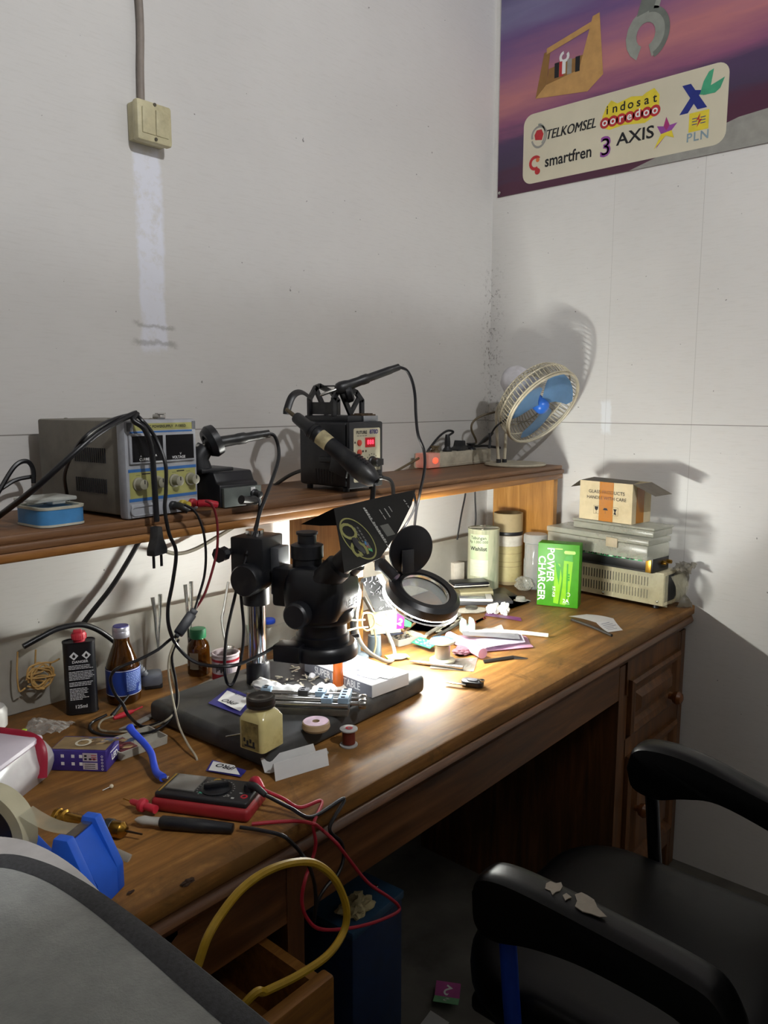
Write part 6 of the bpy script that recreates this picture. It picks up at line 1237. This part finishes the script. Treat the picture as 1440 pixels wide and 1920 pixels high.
# flat clear bag with wrinkles behind the packet
m = M(); c4 = [P(*p_, z=DZ) for p_ in ((34, 1390), (112, 1381), (142, 1362), (62, 1352))]
m.sheet(lambda s, t: (c4[0]*(1-s)+c4[1]*s)*(1-t)+(c4[3]*(1-s)+c4[2]*s)*t+V((0, 0, .006+.010*abs(noise.noise(V((s*5, t*5, 3))))+.006*math.sin(s*3.1)*math.sin(t*3.1))), 24, 18, th=-.0006)
tag(m.build('clear_bag', clear('bag_clear', 'c4c1bc', .30, .10, .5), ang=20), 'flat crinkled clear bag lying between packet and black can', 'plastic bag')
q = P(42, 1371, z=DZ+.02); tag(M().box(q, (.014, .007, .002), rz=.5).build('green_label', mk('lime_label', 'a5c83a', .5)), 'tiny lime green label on the crinkled clear bag', 'label')
# purple bulb box
p, rz, w = frame2((128, 1446), (200, 1448), DZ); q = P(215, 1416, z=DZ); d = .050; h = .032; L = .086; lx = w-L
bb = thing('bulb_box', 'purple bulb carton lying on its side beside the plump packet', 'box', p, rz)
m = M(); m.box((lx+L/2, d/2, h/2), (L, d, h), bev=.0008); X = Fr((0, -.0002, 0), (1, 0, 0), (0, 0, 1)); Xt = Matrix.Translation((0, 0, h+.0003)); Xe = Fr((w+.0002, 0, 0), (0, 1, 0), (0, 0, 1))
m.rect(X, w*.40, .016, w*.78, .029, 1); m.rect(X, w*.40, .003, w*.78, .014, 1)
for x_, z_ in ((.44, .018), (.44, .023), (.56, .018), (.66, .018)): m.rect(X, w*x_, z_, w*x_+.004, z_+.003, 2, z=.0004)
for i in range(3): m.rect(X, w*(.62), .025-.003*i, w*.76, .0262-.003*i, 3, z=.0004); m.rect(X, w*.44, .011-.003*i, w*.72, .012-.003*i, 2, z=.0004)
for x_ in (-.01, .006, .018):
    for z_ in (.009, .021): m.rect(X, x_, z_, x_+.005, z_+.005, 4)
for z_ in (.004, .009, .014, .019, .024): m.disc(X, (w*.90, z_), .0017, 4, r_in=.6)
m.rect(Xt, lx+.002, .004, w-.002, d-.004, 5, z=.0002)
for i in range(24): r_ = random.Random(i); a = lx+.02+.09*r_.random(); b = .01+.03*r_.random(); m.poly(Xt, [(a, b), (a+.012, b+.003), (a+.014, b+.009), (a+.003, b+.008)], 6+i % 3, z=.0004+.00003*i)
m.disc(Xt, (w-.045, d*.5), .012, 9, r_in=.7, z=.0014); m.text('LED', .013, Xe @ Matrix.Translation((d*.6, h*.42, .0003)), 4, bold=.03); m.rect(Xe, d*.3, h*.7, d*.9, h*.74, 4)
m.build('carton', [mk('box_violet', '3a2c7c', .4), mk('box_panel', 'b9b1b4', .5), k('ink'), k('red'), k('wtxt'), mk('box_gold', '8d7650', .4, var=.3), mk('box_pic_tan', 'b79c70', .5), mk('box_pic_brown', '6a5236', .5), mk('box_pic_slate', '55617c', .5), mk('box_ring', 'cfc9b4', .4)], bb)
# shallow white case with dark red strips
p, rz, w = frame2((226, 1428), (309, 1397), DZ)
bc2 = thing('bit_case', 'shallow white case with a row of dark red strips behind the bulb carton', 'case', p, rz); w = .085; d = .060
m = M(); m.rings([[V((x_, y_, z_)) for x_, y_ in rrect(i_, i_, w-i_, d-i_, .003)] for z_, i_ in ((0, .001), (.013, 0), (.013, .002), (.003, .0025))]); m.box((w*.42, d/2, .006), (.0015, d-.006, .009)); m.box((w*.72, d*.5, .006), (w*.5, .0015, .008)); m.build('tray', mk('case_grey', 'a9a598', .5, dirt=('6f6a5e', .4)), bc2)
for i in range(5): m = M(); m.box((w*.22, .009+i*.0095, .010), (w*.33, .0078, .006), bev=.001); m.build('red_strip', mk('strip_maroon', '6d2a30', .5), bc2)
# blue curved brush handle
m = M(); bz = DZ
m.tube([P(243, 1364, z=bz+.045), P(250, 1374, z=bz+.040), P(268, 1392, z=bz+.030), P(283, 1412, z=bz+.022), P(289, 1436, z=bz+.014), P(294, 1450, z=bz+.010), P(306, 1459, z=bz+.010)], lambda t: .0062-.0018*math.sin(t*3)*.6, 12, k=6); bh = thing('blue_tool', 'bright blue curved plastic handle leaning over the white case', 'tool', P(285, 1440, z=DZ)); o = bh.location
for v in m.b.verts: v.co -= V(o)
m.build('handle', mk('royal_blue', '2f4fd0', .35), bh)
m = M(); m.box(P(307, 1460, z=bz+.008)-V(o), (.014, .008, .003), rz=-.9); m.build('metal_end', k('steel'), bh)
# gold precision screwdriver
gs = thing('precision_screwdriver', 'gold knurled precision screwdriver lying behind the blue tape dispenser', 'screwdriver', P(170, 1550, z=DZ+.012)); o = gs.location
a, b = P(104, 1531, z=DZ+.012)-o, P(236, 1558, z=DZ+.011)-o; dr = b-a; L = dr.length
m = M(); m.lathe([(.008, 0), (.0115, .001), (.0115, .006), (.009, .008), (.0115, .010), (.0115, .015), (.0085, .017), (.0085, L*.52), (.0095, L*.54), (.0095, L*.8), (.0105, L*.82), (.0105, L*.95), (.006, L), (.003, L+.001)], a, dr, 12, m=0); m.build('handle', k('brass'), gs)
m = M(); m.cyl(b, b+dr.normalized()*.024, .0016, .0012, 10); m.build('bit', mk('bit_dark', '3a2c20', .4, .7), gs)
m = M(); m.lathe([(.0102, 0), (.0112, .001), (.0112, .010), (.0102, .011)], a+dr*.72, dr, 14); m.build('black_clip', k('black'), gs)
# grey spudger
m = M(); m.tube([P(150, 1560, z=DZ+.006), P(195, 1588, z=DZ+.004), P(243, 1611, z=DZ+.0025)], .0055, 10, flat=.25); tag(m.build('spudger', mk('spudger_grey', '8d8578', .5)), 'flat grey prying blade sticking out behind the blue dispenser', 'tool')
q = P(209, 1475, z=DZ+.003); m = M(); m.ball(q, .0030, sub=2); m.cyl(q, P(192, 1483, z=DZ+.001), .0006, n=6, m=1); tag(m.build('ball_pin', [mk('pin_cream', 'd9cfb4', .5), k('steel')]), 'tiny cream headed pin lying alone on the desk before the bulb carton', 'pin')
for i, (px, lab) in enumerate((((352, 1657), 'small dark burnt crumb lying near the front edge of the desk'), ((245, 1677), 'tiny brown crumb lying beside the dark mat edge'))):
    q = P(*px, z=DZ); m = M(); m.ball(q+V((0, 0, .002)), .006-.003*i, sc=(1.4, .6, .5), lump=.6, seed=i*4+1); tag(m.build('crumb', mk('crumb_brown', '3a2412', .8)), lab, 'crumb')
# blue tape dispenser with its roll
BT_ = k('blue'); Nn, Ff = P(122, 1575, z=.843), P(168, 1537, z=.843); wd = (Ff-Nn); wd.z = 0; rz = math.atan2(wd.y, wd.x)-math.pi/2
td = thing('tape_dispenser', 'bright blue tape dispenser with a roll of clear tape by the grey mat', 'tape dispenser', (Nn.x, Nn.y, DZ), rz); W2 = wd.length+.008
# local x = towards the cutter, y = from the near to the far side
m = M(); side = [(-.125, 0), (.034, 0), (.034, .030), (.008, .086), (-.010, .086), (-.022, .040), (-.060, .030), (-.090, .055), (-.115, .055), (-.125, .030)]
for y_ in (-.007, W2-.009): m.prism(side, .012, Fr((0, y_+.012, 0), (1, 0, 0), (0, 0, 1)), bev=.002)
m.box((-.045, W2/2-.001, .008), (.155, W2-.012, .016)); m.prism([(.033, .0), (.033, .030), (.004, .078), (-.006, .078), (.018, .028), (.018, 0)], W2-.014, Fr((0, W2-.008, 0), (1, 0, 0), (0, 0, 1)))
m.build('frame', BT_, td)
m = M(); m.box((-.002, W2/2-.001, .080), (.012, W2-.012, .0016), mat=Matrix.Identity(4)); m.build('cutter_blade', k('steel'), td)
rc_ = V((-.118, W2/2, .062))
m = M(); m.lathe([(.038, -.012), (.052, -.012), (.052, .012), (.038, .012)], rc_, (0, 1, 0), 48, cap=False, closed=True); m.build('tape_roll', mk('tape_cream', 'b5af92', .35, coat=.4, var=.05), td)
m = M(); m.lathe([(.0375, -.0125), (.0375, .0125), (.020, .011), (.006, .011), (.006, -.011), (.020, -.011)], rc_, (0, 1, 0), 40, cap=False, closed=True); m.cyl(rc_-V((0, W2/2, 0)), rc_+V((0, W2/2-.004, 0)), .006); m.build('hub', k('black'), td)
m = M(); m.sheet(lambda s, t: V((-.070+.066*s, W2/2-.011+.022*t, .092-.012*s-.006*math.sin(s*3.14))), 6, 2, th=.0003); m.build('tape_end', clear('tape_clear', 'cfcab0', .35, .1, .3), td)
# grey felt mat on a white topped counter beside the desk
ct = thing('counter', 'white topped counter standing in front of the left end of the desk', 'counter', (.05, .38, 0)); o = V(ct.location)
top = [(-.32, .02), (.270, .02), (.276, .30), (.284, .46), (.300, .58), (.304, .655), (.294, .72), (.268, .765), (-.32, .78)]
def smooth2(pl, k_=4): return [(v.x, v.y) for v in spline([V((a, b, 0)) for a, b in pl[1:-1]], k_)]
tp_ = [top[0]]+smooth2(top)+[top[-1]]
m = M(); m.prism([(a-o.x, b-o.y) for a, b in tp_], .020, Matrix.Translation((0, 0, .868)), bev=.003); m.build('counter_top', mk('counter_white', 'b9b6b4', .5), ct)
m = M(); m.box((-.06, -.09, .4335), (.50, .52, .865)); m.build('cabinet', mk('counter_grey', '8a8884', .6), ct)
FT = NT('grey_felt'); vec = FT.map(); a_ = FT.noise(vec, 18, 8, .7); b_ = FT.noise(vec, 420, 3, .6)
cc = FT.mix(FT.math('MULTIPLY', b_, .5), FT.ramp(a_, [(.3, lin('787b79')), (.7, lin('a3a6a1'))]), lin('8a8d8a')); FT.set('Base Color', cc); FT.set('Roughness', .95); FT.set('Sheen Weight', .3)
FT.bump(FT.math('ADD', b_, FT.math('MULTIPLY', a_, .3)), .35, .002)
fm = thing('felt_mat', 'thick grey felt mat with a dark bound edge covering the counter in the foreground', 'mat', (.05, .36, .888)); o = V(fm.location)
ed_ = [(-.30, .06), (.288, .06), (.294, .20), (.297, .32), (.298, .42), (.297, .52), (.292, .60), (.282, .655), (.264, .694), (.23, .715), (.18, .727), (.10, .735), (-.30, .74)]
ep = [V((a, b, 0)) for a, b in smooth2(ed_, 5)]; ep = [V((-.30, .06, 0))]+ep+[V((-.30, .74, 0))]; cen = V((0, .38, 0))
def inset(dist): return [p_+(cen-p_).normalized()*dist for p_ in ep]
m = M(); rs = []
for dist, z_ in ((.022, .0005), (.022, .0105), (.028, .0125), (.08, .014)):
    rs.append([V((p_.x-o.x, p_.y-o.y, z_)) for p_ in inset(dist)])
m.rings(rs); m.build('felt', FT.m, fm)
m = M(); rs = []
for dist, z_ in ((.018, .0004), (.002, .0004), (.0, .003), (.0, .008), (.003, .0115), (.012, .0130), (.020, .0125), (.024, .0115)):
    rs.append([V((p_.x-o.x, p_.y-o.y, z_)) for p_ in inset(dist)])
m.rings(rs, cap=False); m.build('bound_edge', mk('edge_charcoal', '3d3e40', .9, var=.3, scale=300, bump=.6), fm)
# ================================================================ under and in front of the desk
YC = mk('yellow_cord', 'b08e1e', .45, var=.15)
cable('thick yellow cable looping out of the open drawer before the desk', PP(.600, (355, 1850), (372, 1806), (388, 1760))+PP(.606, (412, 1718), (450, 1670), (495, 1636), (545, 1618), (590, 1619))+PP(.600, (627, 1648), (649, 1700), (645, 1745))+PP(.588, (615, 1790), (560, 1828), (500, 1858), (462, 1878))+[V((.40, .66, .56)), V((.34, .70, .545))], .0046, YC)
t = thing('drawer_clutter', 'clear bag lying among dark odds in the open drawer', 'plastic bag', (.42, .80, .517)); m = M(); m.ball((0, 0, .024), 1, sc=(.10, .06, .028), lump=.3, seed=6, sub=4); m.build('bag', clear('bag_grey', '8d8d98', .4, .15, .4), t)
crumple('purple_bag', 'dark purple bag crumpled in the open drawer', V((.36, .71, .517)), (.07, .04, .022), 8, mk('deep_purple', '3a2250', .4), 'plastic bag', .4)
m = M(); X = Fr((0, 0, 0), (1, 0, 0), (0, 0, 1)); q = [P(310, 1740, y=.7245), P(333, 1722, y=.7245), P(333, 1752, y=.7245), P(318, 1772, y=.7245), P(300, 1760, y=.7245), P(292, 1742, y=.7245)]
f = m.face(q); bmesh.ops.solidify(m.b, geom=[f], thickness=.0006); m.build('torn_sticker', mk('sticker_white4', 'a9a39c', .6, dirt=('4a2a1a', .9)), dk)
NV = mk('navy_metal', '14284a', .5, var=.2, dirt=('0d1420', .5))
nb = thing('blue_toolbox', 'tall dark blue metal box standing under the desk', 'box', (.925, .955, 0), math.radians(4))
m = M(); m.box((0, 0, .20), (.145, .25, .40), bev=.004); m.build('box_body', NV, nb); m = M(); m.box((0, 0, .408), (.150, .255, .016), bev=.003); m.build('lid', mk('lid_blue2', '2a4a66', .45, dirt=('1a2a3a', .4)), nb)
for x_, y_ in ((.05, -.08), (.055, .06)): m = M(); m.ball((x_, y_, .417), .005, sc=(1, 1, .5), sub=2); m.build('rivet', k('steel'), nb)
q = P(668, 1712, z=.416); crumple('crumpled_paper', 'crumpled tan paper lying on the dark blue box under the desk', V((q.x, q.y, .416)), (.030, .022, .014), 17, mk('paper_tan', 'b5a77c', .8), 'paper', .6)
# paper slips on the floor
q = P(838, 1876, z=0); t = thing('card_slip', 'small pink and green card slip with a 2 lying on the floor', 'card', (q.x, q.y, 0), math.radians(-60)); m = M(); m.box((0, .018, .008), (.055, .036, .0008), m=0, mat=Matrix.Rotation(.35, 4, 'X')); m.box((0, -.018, .008), (.055, .036, .0008), m=1, mat=Matrix.Rotation(-.35, 4, 'X')); X = Matrix.Rotation(.35, 4, 'X') @ Matrix.Translation((0, .018, .0088)); m.text('2', .030, X @ Matrix.Rotation(2.6, 4, 'Z'), 2, bold=.02); m.text('2', .024, Matrix.Rotation(-.35, 4, 'X') @ Matrix.Translation((0, -.018, .0088)) @ Matrix.Rotation(2.6, 4, 'Z'), 2); m.build('slip', [mk('slip_pink', 'a84a88', .6), mk('slip_green', '6fa878', .6), k('wtxt')], t)
q = P(800, 1918, z=0); m = M(); m.sheet(lambda s, t_: V((q.x-.05+.07*s, q.y-.045+.05*t_, .002+.012*s*s)), 6, 4, th=.0006); tag(m.build('floor_paper', k('paper')), 'white sheet of paper lying on the floor at the bottom edge', 'paper')
# ================================================================ chair
LB = mk('black_leather', '0a0a0c', .40, var=.3, scale=120, bump=.1, spec=.3); BM = mk('frame_blue', '1d45b0', .4, var=.1); PLM = mk('peel_backing', '8d8478', .85, var=.12, scale=60)
ch = thing('armchair', 'black leather armchair with blue frame and a peeling armrest pushed up to the desk', 'chair', (1.085, .36, 0)); o = V(ch.location)
def sbox(c_, dm, r, n=8, pw=.42):
    rs = []
    for i in range(11):
        t = i/10; ph = -math.pi/2+math.pi*t; s_ = max(.02, math.cos(ph))**pw; z_ = math.copysign(abs(math.sin(ph))**.6, math.sin(ph))
        rs.append([V((c_[0]+x_*(1-(1-s_)*.25), c_[1]+y_*(1-(1-s_)*.3), c_[2]+z_*dm[2]/2)) for x_, y_ in rrect(-dm[0]/2, -dm[1]/2, dm[0]/2, dm[1]/2, r, n)])
    return rs
m = M(); m.rings(sbox((0, .055, .445), (.45, .44, .085), .11)); m.build('seat', LB, ch)
m = M(); m.box((0, .05, .398), (.40, .38, .03), bev=.008); m.build('seat_base', k('black'), ch)
def armrest(x, prof, nm='armrest', peel=False):
    ys = sum(p_[0] for p_ in prof)/len(prof); zs = sum(p_[1] for p_ in prof)/len(prof); pr = [(v.x, v.y) for v in spline([V((a, b, 0)) for a, b in prof+[prof[0]]], 5)[:-1]]
    rs = []
    for dx, s_ in ((-.027, .72), (-.026, .88), (-.019, .98), (-.008, 1.0), (.008, 1.0), (.019, .98), (.026, .88), (.027, .72)):
        rs.append([V((x+dx-o.x, ys+(a-ys)*(1-(1-s_)*.16)-o.y, zs+(b-zs)*s_)) for a, b in pr])
    m = M(); m.rings(rs); return m.build(nm, LB, ch)
aL = armrest(.842, [(.556, .640), (.545, .664), (.50, .676), (.40, .674), (.27, .664), (.225, .650), (.20, .60), (.215, .575), (.27, .605), (.38, .610), (.46, .596), (.52, .575), (.55, .588)])
aR = armrest(1.330, [(.548, .640), (.535, .680), (.49, .694), (.42, .690), (.30, .660), (.20, .640), (.17, .60), (.20, .57), (.28, .60), (.38, .625), (.44, .612), (.49, .592), (.535, .600)])
def patch(ps, z, seed, par):
    r_ = random.Random(seed); m = M(); m.prism([(a-o.x, b-o.y) for a, b in ps], .0012, Matrix.Translation((0, 0, z+.0004))); return m.build('peeled_patch', PLM, par)
def pk2(uv, z=.6756): return [P(u, v, z=z)[:2] for u, v in uv]
patch(pk2([(1024, 1658), (1032, 1654), (1042, 1658), (1052, 1656), (1055, 1664), (1050, 1672), (1042, 1674), (1036, 1680), (1032, 1672), (1022, 1668)]), .6756, 1, aL)
patch(pk2([(1055, 1680), (1062, 1676), (1072, 1684), (1066, 1686), (1060, 1690)]), .6754, 2, aL)
patch(pk2([(1078, 1680), (1090, 1676), (1102, 1682), (1114, 1690), (1120, 1704), (1130, 1714), (1138, 1722), (1124, 1722), (1108, 1716), (1092, 1712), (1078, 1702), (1082, 1692)], .6742), .6750, 3, aL)
for x, y, mt in ((.845, .515, BM), (1.325, .505, k('chrome')), (.845, .245, BM), (1.325, .22, BM)):
    m = M(); m.tube([V((x-o.x, y-o.y, .605)), V((x-o.x, y-o.y-.01, .50)), V((x-o.x, y-o.y-.02, .36)), V((x-o.x, y-o.y-.015 if y > .4 else y-o.y-.05, .012))], .0125, 12); m.build('leg', mt if mt is BM else mk('post_dark', '3a3a3d', .15, .9), ch)
    m = M(); m.lathe([(.015, 0), (.014, .02)], (x-o.x, y-o.y-.015 if y > .4 else y-o.y-.05, 0), n=16); m.build('foot_cap', k('black'), ch)
m = M(); m.tube([V((.845-o.x, .50-o.y, .36)), V((1.325-o.x, .49-o.y, .36))], .011, 10); m.tube([V((.845-o.x, .22-o.y, .34)), V((1.325-o.x, .2-o.y, .34))], .011, 10); m.build('cross_bar', BM, ch)
m = M()
def bk_(s, t): return V((-.25+.51*s, -.21+.10*s**4*1.35+.03*(1-s)**4-.03*t, .50+.40*t+.02*math.sin(s*3.14)))
m.sheet(bk_, 18, 8, th=.055); m.build('backrest', LB, ch, ang=60)
for s_ in (.12, .9): m = M(); p_ = bk_(s_, .1); m.tube([V((p_.x, p_.y-.03, .60)), V((p_.x, p_.y-.03, .45)), V((p_.x, p_.y+.02, .36))], .011, 10); m.build('back_strut', BM, ch)

# things standing on the desk or the shelf keep a hair of clearance
for o_ in list(COL.objects):
    if o_.parent is None and o_.get('label') and o_.name.split('.')[0] not in ('desk', 'desk_shelf', 'counter', 'felt_mat', 'light_switch', 'vinyl_banner', 'cable') and (abs(o_.location.z-DZ) < .0005 or abs(o_.location.z-SZ) < .0005 or abs(o_.location.z-BZ) < .0005):
        o_.location.z += .0007
